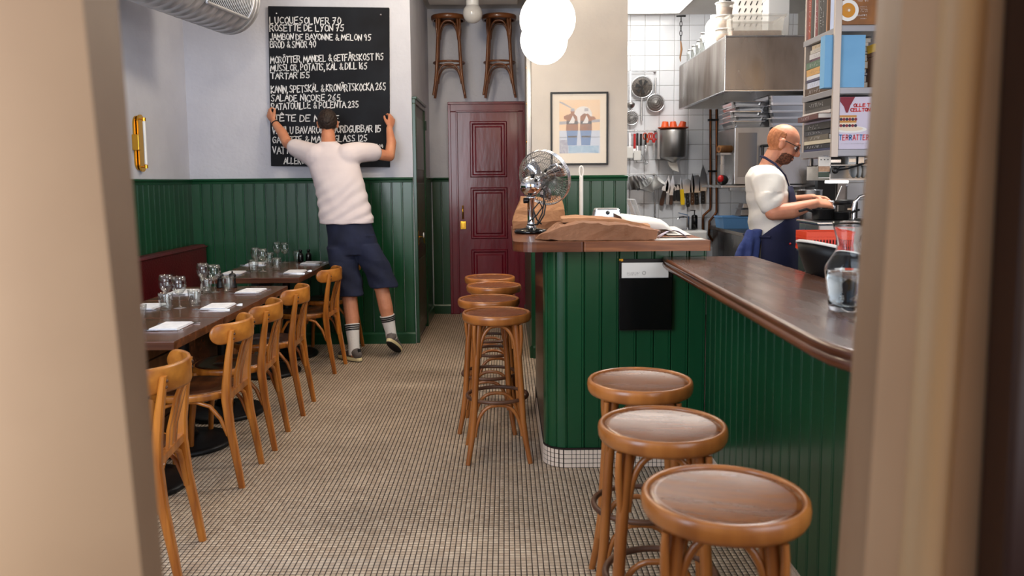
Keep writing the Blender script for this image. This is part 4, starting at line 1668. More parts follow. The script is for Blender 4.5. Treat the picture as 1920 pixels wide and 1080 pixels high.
wn_ = make_wine().build('wine_glass', 'glass_thin')
tu_ = make_tumbler().build('tumbler', 'glass_thin')
tag(wn_, '', 'glass')
tag(tu_, '', 'glass')
WG = [(-1.862, 4.350, 'left wine glass of the cluster on the middle near table'), (-1.760, 4.270, 'right wine glass of the cluster on the middle near table'),
      (-1.892, 4.965, 'left wine glass next to the two pepper mills'), (-1.790, 4.875, 'right wine glass next to the two pepper mills'),
      (-1.925, 6.125, 'left wine glass on the nearer table of the far pair'), (-1.842, 6.020, 'right wine glass on the nearer table of the far pair'),
      (-1.925, 6.700, 'left wine glass on the last table by the back wall'), (-1.845, 6.640, 'right wine glass on the last table by the back wall')]
for i, (x_, y_, lab) in enumerate(WG):
    o_ = wn_ if i == 0 else inst(wn_, (0, 0, 0))
    o_.location = (x_, y_, .7505)
    tag(o_, 'clear ' + lab, 'glass', 'wine glasses on the dining tables')
TG = [(-1.810, 4.215, 'left tumbler of the cluster on the middle near table'), (-1.705, 4.345, 'right tumbler of the cluster on the middle near table'),
      (-1.835, 4.860, 'left tumbler next to the two pepper mills'), (-1.735, 4.950, 'right tumbler next to the two pepper mills'),
      (-1.900, 5.985, 'left tumbler on the nearer table of the far pair'), (-1.765, 6.120, 'right tumbler on the nearer table of the far pair'),
      (-1.960, 6.590, 'left tumbler on the last table by the back wall'), (-1.775, 6.760, 'right tumbler on the last table by the back wall'),
      (-1.770, 3.810, 'tumbler on the nearest table, at the edge of the left door jamb')]
for i, (x_, y_, lab) in enumerate(TG):
    o_ = tu_ if i == 0 else inst(tu_, (0, 0, 0))
    o_.location = (x_, y_, .7505)
    o_.rotation_euler = (0, 0, i * .7)
    tag(o_, 'short faceted ' + lab, 'glass', 'faceted tumblers on the dining tables')


def make_mill():
    t = thing('pepper_mill', '', 'pepper mill')
    MB().lathe([(0, 0), (.025, 0), (.026, .006), (.0235, .012), (.024, .02), (.020, .035), (.0185, .048), (.021, .060), (.0215, .064), (0, .065)], 24).build('body', 'black_plastic', t)
    MB().lathe([(0, .066), (.018, .066), (.021, .070), (.022, .080), (.018, .090), (.008, .095), (0, .0955)], 24).build('cap', 'black_plastic', t)
    MB().ball((0, 0, .101), (.006, .006, .007), 10, 8).build('knob', 'black_plastic', t)
    return t


pm = make_mill()
place(pm, True, (-1.830, 5.085, .7505), 0, 'left black pepper mill on the long near table', 'pepper mills')
place(pm, False, (-1.752, 5.085, .7505), .5, 'right black pepper mill on the long near table', 'pepper mills')
for (x_, y_, lab) in ((-1.730, 6.700, 'left'), (-1.672, 6.735, 'right')):
    t = thing('condiment_bottle', lab + ' small black bottle on the last table by the back wall', 'bottle', (x_, y_, .7505), group='small black bottles')
    MB().lathe([(0, 0), (.022, 0), (.024, .003), (.024, .055), (.020, .068), (.011, .074), (.011, .082), (0, .083)], 20).build('body', 'black_gloss', t)
    MB().lathe([(0, .0835), (.014, .0835), (.014, .100), (.012, .103), (0, .103)], 16).build('cap', 'black_plastic', t)

# ================================================================ ON THE TALL BAR
ZB = 1.1305
# ---- chrome desk fan
fan = thing('desk_fan', 'chrome desk fan with a round wire cage on the tall bar', 'fan', (.135, 4.36, ZB))
b = MB()
b.lathe([(0, 0), (.088, 0), (.092, .004), (.092, .014), (.082, .022), (.05, .028), (.03, .034), (0, .034)], 36)
b.build('base', 'black_gloss', fan)
MB().lathe([(.026, .03), (.030, .035), (.022, .045), (.0195, .06), (.0195, .185), (.024, .19), (.024, .20), (0, .20)], 24).build('stem', 'chrome', fan)
FC = Vector((.014, -.012, .266))      # motor centre
fdir = Vector((.50, .80, .27)).normalized()
TF = Matrix.Translation(FC) @ fdir.to_track_quat('Z', 'Y').to_matrix().to_4x4()
MB().lathe([(0, -.088), (.018, -.086), (.040, -.074), (.052, -.052), (.056, -.02), (.055, .015), (.046, .022), (.044, .062), (.036, .066), (.034, .105), (0, .105)], 32, TF).build('motor_housing', 'chrome', fan)
b = MB()
b.bar((.0, 0, .19), FC + Vector((-.002, -.004, -.04)), .034, .030)
b.tube([(-.035, -.005, .185), (-.018, -.003, .185)], .012, 10)
b.build('neck', 'chrome', fan)
b = MB()
b.tube([(-.040, -.012, .178), (-.018, -.008, .178)], .015, 12)
b.lathe([(0, 0), (.012, 0), (.012, .014), (0, .016)], 12, TF @ xf((-.02, .052, -.03), rx=R(-90)))
b.lathe([(0, 0), (.010, 0), (.010, .014), (0, .016)], 12, TF @ xf((-.045, .030, -.045), rx=R(-60)))
b.build('knob', 'black_plastic', fan)
RC = .154
b = MB()
def fp(r_, a_, z_):
    return TF @ Vector((r_ * math.cos(a_), r_ * math.sin(a_), z_))
# cage: rim and concentric bowls front/back
zc = .128
for rr_, zz in ((RC, zc + .0), (RC, zc - .012), (RC, zc + .012)):
    b.tube([fp(rr_, 2 * PI * i / 48, zz) for i in range(48)], .0030, 6, closed=True)
b.build('cage_rim', 'chrome', fan)
b = MB()
nw = 60
for i in range(nw):
    a_ = 2 * PI * i / nw
    b.tube([fp(.032, a_ - .30, zc - .045), fp(.07, a_ - .18, zc - .050), fp(.12, a_ - .06, zc - .042), fp(.140, a_, zc - .025), fp(RC, a_, zc - .006)], .0013, 4, cap=False)
for rr_, zz in ((.052, zc - .048), (.10, zc - .046), (.128, zc - .033)):
    b.tube([fp(rr_, 2 * PI * i / 40, zz) for i in range(40)], .0016, 5, closed=True)
b.build('rear_cage', 'cage_wire', fan)
b = MB()
for i in range(nw):
    a_ = 2 * PI * i / nw
    b.tube([fp(.035, a_ + .30, zc + .055), fp(.07, a_ + .18, zc + .056), fp(.12, a_ + .06, zc + .046), fp(.140, a_, zc + .028), fp(RC, a_, zc + .006)], .0013, 4, cap=False)
for rr_, zz in ((.038, zc + .055), (.09, zc + .054), (.125, zc + .038)):
    b.tube([fp(rr_, 2 * PI * i / 40, zz) for i in range(40)], .0016, 5, closed=True)
b.lathe([(0, zc + .056), (.036, zc + .056), (.032, zc + .060), (0, zc + .062)], 24, TF)
b.build('front_cage', 'cage_wire', fan)
for q in range(3):
    b = MB()
    vs, fs = [], []
    a0_ = q * 2 * PI / 3 + .5
    for j in range(9):
        u_ = j / 8
        r_ = .022 + .108 * u_
        w_ = .16 + .34 * math.sin(PI * min(1, u_ * .75 + .12))
        for s_ in (-1, 0, 1):
            vs.append(fp(r_, a0_ + s_ * w_ + u_ * .15, zc + s_ * .016))
        if j:
            n_ = 3 * j
            for k_ in (0, 1):
                fs.append((n_ - 3 + k_, n_ - 2 + k_, n_ + 1 + k_, n_ + k_))
    b.add(vs, fs, 0, True)
    o_ = b.build('blade', 'chrome', fan)
    sm_ = o_.modifiers.new('solid', 'SOLIDIFY')
    sm_.thickness = .0016
b = MB()
b.lathe([(0, zc - .02), (.026, zc - .02), (.026, zc + .018), (.018, zc + .028), (0, zc + .03)], 20, TF)
b.build('blade_hub', 'chrome', fan)
b = MB()
b.tube([(.060, -.010, .245), (.075, -.020, .225), (.066, -.022, .19), (.078, -.018, .15), (.070, -.016, .10), (.045, -.03, .06), (.03, -.03, .045)], .0042, 7)
b.tube([(-.02, -.03, .06), (.03, -.034, .10), (.060, -.020, .14), (.045, -.03, .17), (.01, -.034, .13), (.03, -.036, .075), (.055, -.03, .05)], .0042, 7)
b.tube([(-.022, -.03, .05), (.0, -.042, .044), (.03, -.040, .05), (.06, -.02, .11), (.07, -.01, .17)], .0042, 7)
b.build('cable', 'black_plastic', fan)


# ---- paper bags (lofted, creased)
def crumple(mbx, amp, sc_, seed):
    for i, v in enumerate(mbx.v):
        n_ = mnoise.noise_vector(Vector((v.x * sc_ + seed, v.y * sc_, v.z * sc_)))
        mbx.v[i] = v + n_ * amp


def subdiv_loft(rings, k_):
    out = []
    for a_, b_ in zip(rings, rings[1:]):
        for i in range(k_):
            u_ = i / k_
            out.append([tuple(p[t_] * (1 - u_) + q[t_] * u_ for t_ in range(3)) for p, q in zip(a_, b_)])
    out.append(rings[-1])
    return out


def ringrect(x0, x1, y0, y1, z_, n_=8, dz=0):
    out = []
    for (xa, ya, xb, yb) in ((x0, y0, x1, y0), (x1, y0, x1, y1), (x1, y1, x0, y1), (x0, y1, x0, y0)):
        for i in range(n_):
            u_ = i / n_
            out.append((xa + (xb - xa) * u_, ya + (yb - ya) * u_, z_ + dz * ((xa + (xb - xa) * u_) - x0)))
    return out


# flat bag: long, lying on its side, pointed at the left, flap of a second layer on top
fbag = thing('paper_bag', 'long brown paper bag lying flat along the front of the tall bar', 'paper bag', (0, 0, 0))
def bag_section(x_, y0, y1, z0, z1, n_=7):
    pts = []
    for (ya, za, yb, zb) in ((y0, z0, y0 + .004, z1 * .86 + z0 * .14), (y0 + .004, z1 * .86 + z0 * .14, y1, z1), (y1, z1, y1, z0), (y1, z0, y0, z0)):
        for i in range(n_):
            u_ = i / n_
            pts.append((x_, ya + (yb - ya) * u_, za + (zb - za) * u_))
    return pts
secs = [(.135, 3.90, 3.915, .0, .006), (.20, 3.80, 3.95, .0, .045), (.255, 3.785, 4.02, 0, .078), (.34, 3.78, 4.05, 0, .094), (.46, 3.775, 4.06, 0, .092), (.58, 3.775, 4.05, 0, .084), (.66, 3.775, 4.02, 0, .068), (.705, 3.78, 4.00, 0, .052), (.712, 3.80, 3.98, .004, .040)]
rings = subdiv_loft([bag_section(x_, y0, y1, ZB + z0, ZB + z1) for x_, y0, y1, z0, z1 in secs], 5)
b = MB()
b.loft(rings, smooth=False)
crumple(b, .010, 11, 3)
crumple(b, .006, 34, 5)
for i, v in enumerate(b.v):
    if v.z < ZB + .001:
        b.v[i] = Vector((v.x, max(v.y, 3.735), ZB + .001))
b.build('bag_body', 'kraft_dark', fbag)
secs = [(.275, 3.93, 4.10, .080, .100), (.33, 3.93, 4.11, .082, .108), (.46, 3.92, 4.11, .080, .100), (.60, 3.91, 4.08, .070, .088), (.70, 3.90, 4.02, .050, .066)]
rings = subdiv_loft([bag_section(x_, y0, y1, ZB + z0, ZB + z1) for x_, y0, y1, z0, z1 in secs], 4)
b = MB()
b.loft(rings, smooth=False)
crumple(b, .008, 13, 9)
crumple(b, .004, 34, 5)
b.build('bag_flap', 'kraft', fbag)
# standing bag behind the fan
sbag = thing('paper_bag', 'squat brown paper bag standing behind the chrome fan', 'paper bag', (.045, 4.72, ZB))
r0 = ringrect(0, .30, 0, .16, .001)
r1 = ringrect(-.005, .305, -.005, .165, .045)
r2 = ringrect(.012, .30, .015, .15, .11)
r3 = ringrect(.040, .285, .055, .105, .165)
r4 = ringrect(.045, .280, .070, .090, .190)
b = MB()
b.loft(subdiv_loft([r0, r1, r2, r3, r4], 3), smooth=False)
crumple(b, .010, 11, 21)
crumple(b, .005, 30, 5)
for i, v in enumerate(b.v):
    if v.z < .004:
        b.v[i] = Vector((v.x, v.y, .001))
b.build('bag_body', 'kraft', sbag)

# ---- white machine housing, papers, tray and broom
wm = thing('label_printer', 'small pale grey machine with a rounded lid behind the flat paper bag', 'appliance', (.545, 4.35, ZB))
b = MB()
rings = [ringrect(-.075, .075, -.06, .06, 0, 3), ringrect(-.075, .075, -.06, .06, .09, 3), ringrect(-.066, .066, -.052, .052, .125, 3), ringrect(-.058, .055, -.046, .046, .134, 3)]
b.loft(rings, smooth=False)
b.build('housing', 'steel_bright', wm, bevel=.006)
MB().lathe([(0, 0), (.011, 0), (.011, .003), (0, .004)], 16, xf((0, -.056, .110), rx=R(60))).build('badge', 'black_plastic', wm)
MB().bar((.06, -.03, .05), (.10, -.06, .045), .03, .03).build('spout', 'white_plastic', wm)

def sheet(name, label, pts_grid, m, cat='paper'):
    """pts_grid: rows of points; solid thin sheet"""
    mbx = MB()
    nr, ncc = len(pts_grid), len(pts_grid[0])
    vs = [p for r_ in pts_grid for p in r_]
    fs = [(i * ncc + j, i * ncc + j + 1, (i + 1) * ncc + j + 1, (i + 1) * ncc + j) for i in range(nr - 1) for j in range(ncc - 1)]
    mbx.add(vs, fs, 0, True)
    o_ = mbx.build(name, m)
    md_ = o_.modifiers.new('solid', 'SOLIDIFY')
    md_.thickness = .0012
    tag(o_, label, cat)
    return o_


g = []
for i in range(9):
    u_ = i / 8
    row = []
    for j in range(5):
        v_ = j / 4
        x_ = .60 + .27 * u_
        top_h = .098 * (1 - .25 * u_) if u_ < .8 else .0784 * (1 - (u_ - .8) / .2) ** .7
        if j == 0:
            row.append((x_ + .02, 4.10, ZB + .002 + top_h * .35))
        else:
            row.append((x_ - .03 * v_, 4.07 + .26 * v_, ZB + .002 + top_h + .02 * (v_ - .5) * (1 - u_)))
    g.append(row)
sheet('paper_sheet', 'large curling white sheet of paper behind the flat bag', g, 'paper')
g = []
for i in range(7):
    u_ = i / 6
    g.append([(.74 + .14 * u_ + .015 * v_, 3.86 + .14 * v_, ZB + .0015 + .040 * math.sin(PI * u_) * (1 - .3 * v_)) for v_ in (0, .33, .66, 1)])
sheet('paper_sheet', 'small lilac-grey folded paper standing on the tall bar', g, 'paper_lilac')
g = [[(.70 + .24 * u_, 3.75 + .10 * v_, ZB + .0016) for v_ in (0, .5, 1)] for u_ in (0, .5, 1)]
sheet('paper_sheet', 'flat white paper at the right front edge of the tall bar', g, 'paper')
g = [[(.82 + .12 * u_, 4.05 + .40 * v_, ZB + .003 + .02 * v_) for v_ in (0, .5, 1)] for u_ in (0, .5, 1)]
sheet('paper_sheet', 'stack of white papers at the back right of the tall bar', g, 'paper')
bc = thing('menu_holder', 'clear slanted plastic stand behind the papers on the tall bar', 'stand', (.80, 4.75, ZB))
b = MB()
b.bar((-.02, 0, .0), (-.075, 0, .17), .002, .14, up=(0, 1, 0))
b.bar((-.075, 0, .17), (-.045, 0, .17), .002, .14, up=(0, 1, 0))
b.bar((-.045, 0, .17), (.01, 0, .0), .002, .14, up=(0, 1, 0))
b.build('panel', 'clear_plastic', bc)
b = MB()
b.tube([(.01, 0, .004), (.05, -.02, .03), (.075, -.02, .015), (.085, -.02, .004)], .002, 6)
b.build('wire', 'chrome', bc)

br = thing('broom', 'white broom standing upright behind the tall bar with a hanging hole', 'broom', (.520, 5.55, 0))
b = MB()
b.tube([(0, 0, .12), (.0, 0, 1.44)], .0135, 12)
b.build('handle', 'white_plastic', br)
b = MB()
rings = [(.014 * math.cos(2 * PI * i / 16), 0, 1.475 + .036 * math.sin(2 * PI * i / 16)) for i in range(16)]
b.tube(rings, .006, 8, closed=True)
b.build('hanging_loop', 'white_plastic', br)
MB().box(-.14, .14, -.02, .02, .07, .13).build('head', 'white_plastic', br, bevel=.01)
b = MB()
for i in range(27):
    for j in (-.01, .01):
        b.tube([(-.13 + i * .01, j, .0), (-.13 + i * .01, j, .075)], .003, 4, cap=False)
b.build('bristles', 'rubber', br)
tag(br.children[-1], kind='stuff')

# ---- black document wallet hung on the bar front
dw = thing('document_holder', 'black document holder with cream papers hung on the green bar front', 'document holder', (.672, 3.855, 0))
MB().box(-.130, .130, -.010, -.0005, .690, 1.035).build('back', 'black_plastic', dw, bevel=.002)
MB().box(-.130, .125, -.034, -.024, .692, .945).build('pocket_front', 'black_gloss', dw, bevel=.003)
b = MB()
b.box(-.130, -.124, -.030, -.008, .692, 1.030)
b.box(.120, .125, -.030, -.008, .692, .94)
b.box(-.130, .125, -.030, -.008, .688, .694)
b.build('pocket_side', 'black_plastic', dw)
for k_ in range(4):
    MB().box(-.118 + k_ * .001, .108 + k_ * .001, -.023 + k_ * .003, -.0215 + k_ * .003, .70, 1.018 - k_ * .002).build('paper', 'paper', dw)
mat('print_ink', (120, 112, 106), .8)
for i_, (tx, zz, ww) in enumerate(((marks(22, 2), .966, .062), (marks(18, 3), .957, .05))):
    t_ = stroke_text(tx, -.092, zz, ww, .005, th=.0008, jit=.0, org=(0, -.0234, 0), seed=3)
    t_.build('printed_line', 'print_ink', dw)
b = MB()
for i_ in range(9):
    a_ = 2 * PI * i_ / 9
    b.add([(-.010 + .004 * math.cos(a_), -.0238, .968 + .004 * math.sin(a_)), (-.010 + .010 * math.cos(a_ - .2), -.0238, .968 + .010 * math.sin(a_ - .2)), (-.010 + .010 * math.cos(a_ + .2), -.0238, .968 + .010 * math.sin(a_ + .2))], [(0, 1, 2)])
b.build('crest', 'print_ink', dw)
b = MB()
b.box(-.131, -.112, -.030, -.006, 1.026, 1.038)
b.box(.108, .131, -.030, -.006, 1.026, 1.038)
b.build('corner_clip', 'brass', dw)

# ---- carafe on the low bar
cf = thing('carafe', 'clear glass water carafe with a flared neck on the low bar', 'carafe', (.962, 2.235, 1.0455))
b = MB()
b.lathe([(0, 0), (.046, 0), (.049, .003), (.052, .03), (.058, .080), (.0625, .115), (.060, .128), (.046, .150), (.034, .170), (.031, .185), (.034, .205), (.042, .235), (.046, .250),
         (.0445, .250), (.0405, .235), (.0325, .205), (.0295, .185), (.0325, .171), (.044, .152), (.0575, .127), (.0595, .114), (.055, .080), (.049, .030), (.044, .013), (0, .011)], 40)
b.build('vessel', 'glass', cf)
b = MB()
b.lathe([(0, .0115), (.0435, .0135), (.0485, .030), (.0545, .080), (.0590, .112), (0, .1121)], 40)
b.build('water', 'water', cf)

# ================================================================ PEOPLE
class Blob(MB):
    def limb(s, pts, rs, n=14):
        s.tube(pts, rs, n)
        s.ball(pts[0], rs[0] * .99, n, 8)
        s.ball(pts[-1], rs[-1] * .99, n, 8)
        return s

    def ring_loft(s, secs, n=24, p=2.0):
        """secs: (cx, cy, cz, rx, ry, yawdeg) elliptical sections"""
        rings = []
        for (cx, cy, cz, rx, ry, yw) in secs:
            r_ = []
            for i in range(n):
                a_ = 2 * PI * i / n
                c_, s_ = math.cos(a_), math.sin(a_)
                x_ = rx * math.copysign(abs(c_) ** (2 / p), c_)
                y_ = ry * math.copysign(abs(s_) ** (2 / p), s_)
                yy = R(yw)
                r_.append((cx + x_ * math.cos(yy) - y_ * math.sin(yy), cy + x_ * math.sin(yy) + y_ * math.cos(yy), cz))
            rings.append(r_)
        s.loft(rings)
        return s

    def bake(s, name, mats, parent, voxel, smooth, T_=None, wrinkle=None, matfn=None, clip=None):
        o_ = s.build(name, mats, None)
        md_ = o_.modifiers.new('r', 'REMESH')
        md_.mode = 'VOXEL'
        md_.voxel_size = voxel
        sm = o_.modifiers.new('s', 'SMOOTH')
        sm.factor = .6
        sm.iterations = smooth
        dg = bpy.context.evaluated_depsgraph_get()
        me_ = bpy.data.meshes.new_from_object(o_.evaluated_get(dg))
        me_.name = name
        o_.modifiers.clear()
        o_.data = me_
        nv = len(me_.vertices)
        if wrinkle:
            co = np.empty(nv * 3, np.float32)
            no = np.empty(nv * 3, np.float32)
            me_.vertices.foreach_get('co', co)
            me_.vertices.foreach_get('normal', no)
            co, no = co.reshape(-1, 3), no.reshape(-1, 3)
            d_ = np.array([wrinkle(v) for v in co], np.float32)
            co += no * d_[:, None]
            me_.vertices.foreach_set('co', co.ravel())
        np_ = len(me_.polygons)
        me_.polygons.foreach_set('use_smooth', [True] * np_)
        if matfn:
            me_.polygons.foreach_set('material_index', [matfn(p.center) for p in me_.polygons])
        else:
            me_.polygons.foreach_set('material_index', [0] * np_)
        me_.update()
        o_.parent = parent
        return o_


def shell(src, name, m, parent, pred, off, noise_amp=0.0):
    me_ = src.data
    keep_ = [p for p in me_.polygons if pred(p.center)]
    idx = {}
    vs, fs = [], []
    for p in keep_:
        f_ = []
        for vi in p.vertices:
            if vi not in idx:
                v = me_.vertices[vi]
                idx[vi] = len(vs)
                k_ = off + (noise_amp * mnoise.noise(v.co * 90) if noise_amp else 0)
                vs.append(v.co + v.normal * k_)
            f_.append(idx[vi])
        fs.append(f_)
    b_ = MB()
    b_.add(vs, fs, 0, True)
    o_ = b_.build(name, m, parent)
    sd = o_.modifiers.new('solid', 'SOLIDIFY')
    sd.thickness = off * 1.3 + .001
    sd.offset = -1
    return o_


def head_prims(bl, T_):
    B_ = lambda c, r: bl.ball(c, r, 20, 14, 0, T_)
    B_((0, -.014, .022), (.074, .094, .090))
    B_((0, .030, -.030), (.060, .054, .078))
    B_((0, .046, -.078), (.038, .036, .030))
    B_((0, .020, -.060), (.052, .050, .045))
    B_((0, .094, -.022), (.0135, .020, .020))
    B_((0, .099, -.028), (.014, .015, .012))
    B_((0, .084, .004), (.010, .014, .026))
    for s_ in (-1, 1):
        B_((.026 * s_, .066, .020), (.026, .020, .012))
        B_((.036 * s_, .056, -.030), (.024, .022, .026))
        B_((.076 * s_, -.006, -.012), (.011, .019, .031))
        B_((.080 * s_, -.012, .004), (.010, .015, .016))
    B_((0, .082, -.060), (.022, .012, .009))


def hand_prims(bl, T_, curl=1.0, mirror=1, spread=1.0):
    """palm in local frame: wrist at origin, +X along the fingers, +Z back of the hand, thumb towards +Y*mirror"""
    bl.ring_loft([], 8) if False else None
    vs = []
    rings = []
    for x_, wy, hz in ((0, .026, .019), (.025, .033, .019), (.055, .040, .017), (.085, .041, .014), (.095, .036, .010)):
        rings.append([(x_, wy * math.cos(2 * PI * i / 14), hz * math.sin(2 * PI * i / 14)) for i in range(14)])
    bl.loft([list(map(lambda p: T_ @ Vector(p), r_)) for r_ in rings])
    for k_, (yo, ln) in enumerate(((.031, .070), (.0105, .080), (-.0105, .075), (-.031, .058))):
        yo *= mirror
        p_ = Vector((.082 - abs(k_ - 1) * .004, yo, 0))
        a_ = R(18) * curl
        pts = [p_.copy()]
        for seg, f_ in ((.45, 1.0), (.32, 1.5), (.23, 1.1)):
            d_ = Vector((math.cos(a_), yo * 1.2 * spread, -math.sin(a_)))
            p_ = p_ + d_ * ln * seg
            pts.append(p_.copy())
            a_ += R(38) * curl * f_
        bl.tube([T_ @ p for p in pts], [.0095, .009, .0082, .007], 10)
        bl.ball(T_ @ pts[-1], .007, 8, 6)
    pts = [Vector((.020, .024 * mirror, -.004)), Vector((.045, .050 * mirror, -.012)), Vector((.070, .060 * mirror, -.022)), Vector((.090, .058 * mirror, -.032))]
    bl.tube([T_ @ p for p in pts], [.014, .012, .0105, .008], 10)
    bl.ball(T_ @ pts[-1], .008, 8, 6)


def frame_from(origin, xdir, zdir):
    x_ = Vector(xdir).normalized()
    z_ = Vector(zdir)
    z_ = (z_ - x_ * z_.dot(x_)).normalized()
    y_ = z_.cross(x_)
    m_ = Matrix((x_, y_, z_)).transposed().to_4x4()
    m_.translation = Vector(origin)
    return m_


def folds(scale, amp, sx=1.0, sz=1.0, seed=0.0):
    def f(v):
        q = Vector((v[0] * scale * sx + seed, v[1] * scale * sx, v[2] * scale * sz))
        return (1 - abs(mnoise.noise(q)) * 2.2) * amp
    return f


# ---------------------------------------------------------------- the man at the menu board (seen from behind)
man = thing('person', 'man in white T-shirt, navy shorts and striped socks, back turned, reaching up to the chalkboard', 'person', (-1.20, 6.33, 0))
OM = Vector((-1.20, 6.33, 0))
def m_(x, y, z):
    return Vector((x, y, z)) - OM
bl = Blob()
# legs
bl.limb([m_(-1.33, 6.40, .93), m_(-1.30, 6.37, .72), m_(-1.262, 6.345, .50), m_(-1.238, 6.31, .34), m_(-1.225, 6.275, .16), m_(-1.215, 6.262, .08)], [.092, .082, .058, .057, .038, .036])
bl.limb([m_(-1.13, 6.40, .93), m_(-1.06, 6.40, .74), m_(-1.005, 6.39, .55), m_(-.975, 6.375, .40), m_(-.945, 6.385, .22), m_(-.938, 6.392, .17)], [.092, .082, .058, .057, .037, .036])
bl.limb([m_(-1.215, 6.262, .06), m_(-1.27, 6.32, .045), m_(-1.32, 6.37, .035)], [.038, .035, .028])
bl.limb([m_(-.938, 6.395, .16), m_(-.930, 6.45, .105), m_(-.915, 6.50, .060)], [.034, .030, .022])
# torso
bl.ring_loft([(*m_(-1.235, 6.39, .86), .165, .105, 0), (*m_(-1.24, 6.39, .98), .175, .115, 0), (*m_(-1.27, 6.40, 1.12), .155, .100, 0), (*m_(-1.31, 6.43, 1.30), .165, .105, 0),
              (*m_(-1.37, 6.47, 1.50), .185, .112, 0), (*m_(-1.40, 6.49, 1.62), .175, .095, 0), (*m_(-1.42, 6.50, 1.70), .09, .065, 0), (*m_(-1.425, 6.51, 1.73), .06, .055, 0)])
bl.limb([m_(-1.425, 6.51, 1.68), m_(-1.432, 6.535, 1.80)], [.060, .056])
# arms
bl.limb([m_(-1.56, 6.49, 1.655), m_(-1.71, 6.61, 1.70), m_(-1.805, 6.70, 1.735)], [.060, .050, .042])
bl.limb([m_(-1.805, 6.70, 1.735), m_(-1.865, 6.76, 1.83), m_(-1.945, 6.815, 1.925)], [.043, .042, .027])
bl.limb([m_(-1.235, 6.49, 1.655), m_(-1.09, 6.61, 1.65), m_(-.965, 6.70, 1.625)], [.060, .051, .043])
bl.limb([m_(-.965, 6.70, 1.625), m_(-.955, 6.76, 1.74), m_(-.978, 6.815, 1.86)], [.043, .042, .027])
# hands close on the board's two side edges, thumbs on its face
TL_ = frame_from(m_(-1.950, 6.822, 1.932), (-.55, .40, .73), (-.6, -.75, -.05))
hand_prims(bl, TL_, .9, -1)
TR_ = frame_from(m_(-.974, 6.822, 1.868), (.14, .42, .88), (.75, -.62, .1))
hand_prims(bl, TR_, .9, 1)
TH = Matrix.Translation(m_(-1.443, 6.585, 1.893)) @ Euler((R(12), 0, R(8))).to_matrix().to_4x4()
head_prims(bl, TH)
body = bl.bake('body', 'skin', man, .0052, 4)
THi = TH.inverted()
shell(body, 'hair', 'hair_dark', man, lambda c: (lambda q: q.length < .135 and (q.z > .052 - (.055 if q.y < .03 else 0) - (.030 if q.y < -.03 else 0) or (q.y < -.045 and q.z > -.030)) and abs(q.x) < .083 and not (abs(q.x) > .066 and q.z < .03 and q.y > -.03))(THi @ c), .006, .004)
# T-shirt
b = Blob()
b.ring_loft([(*m_(-1.275, 6.395, 1.085), .222, .150, 0), (*m_(-1.278, 6.397, 1.13), .216, .145, 0), (*m_(-1.305, 6.42, 1.27), .204, .135, 0), (*m_(-1.335, 6.445, 1.40), .200, .135, 0),
             (*m_(-1.37, 6.47, 1.52), .205, .130, 0), (*m_(-1.395, 6.49, 1.62), .200, .112, 0), (*m_(-1.415, 6.50, 1.69), .13, .080, 0), (*m_(-1.425, 6.505, 1.735), .072, .066, 0)], n=30)
b.limb([m_(-1.52, 6.48, 1.62), m_(-1.60, 6.53, 1.655), m_(-1.72, 6.615, 1.70)], [.105, .088, .074])
b.limb([m_(-1.27, 6.48, 1.62), m_(-1.19, 6.53, 1.655), m_(-1.085, 6.615, 1.655)], [.105, .088, .074])
def shirt_folds(v):
    x_, y_, z_ = v
    d_ = 0.0
    # diagonal pulls from the right hip to the left shoulder
    t_ = (x_ + .08) * 1.0 + (z_ - 1.3) * .55
    w_ = (x_ * .5 - z_) * 1.0
    d_ += .0055 * math.sin(62 * (z_ - x_ * .75) + 3 * mnoise.noise(Vector((x_ * 5, y_ * 5, z_ * 4)))) * max(0, min(1, (1.50 - z_) * 4)) * (1 if z_ > 1.12 else .5)
    d_ += .006 * mnoise.noise(Vector((x_ * 9 + z_ * 3, y_ * 9, z_ * 6)))
    return d_
b.bake('t_shirt', 'tshirt', man, .0075, 14, wrinkle=shirt_folds)
b = MB()
b.tube([m_(-1.427 + .066 * math.cos(2 * PI * i / 24), 6.512 + .062 * math.sin(2 * PI * i / 24), 1.736 + .006 * math.sin(2 * PI * i / 24)) for i in range(24)], .007, 8, closed=True)
b.build('collar', 'tshirt', man)
# shorts
b = Blob()
b.ring_loft([(*m_(-1.235, 6.395, .84), .195, .135, 0), (*m_(-1.235, 6.395, .95), .20, .145, 0), (*m_(-1.25, 6.395, 1.06), .19, .130, 0), (*m_(-1.26, 6.395, 1.12), .182, .122, 0)], n=30)
b.ring_loft([(*m_(-1.25, 6.345, .515), .098, .104, 0), (*m_(-1.262, 6.35, .60), .104, .112, 0), (*m_(-1.30, 6.37, .74), .112, .122, 0), (*m_(-1.325, 6.39, .90), .118, .125, 0)], n=24)
b.ring_loft([(*m_(-.990, 6.395, .575), .110, .112, -6), (*m_(-1.012, 6.395, .65), .112, .116, 0), (*m_(-1.07, 6.395, .78), .116, .122, 0), (*m_(-1.14, 6.395, .92), .115, .125, 0)], n=24)
b.bake('shorts', 'shorts', man, .008, 3, wrinkle=lambda v: .012 * mnoise.noise(Vector((v[0] * 7, v[1] * 7, v[2] * 5))) + .004 * math.sin(50 * (v[2] + v[0] * .6)) * (1 if v[2] < .8 else .3))
b = MB()
b.bar(m_(-1.105, 6.268, 1.0), m_(-1.040, 6.295, 1.0), .006, .012)
b.build('back_pocket', 'shorts', man)
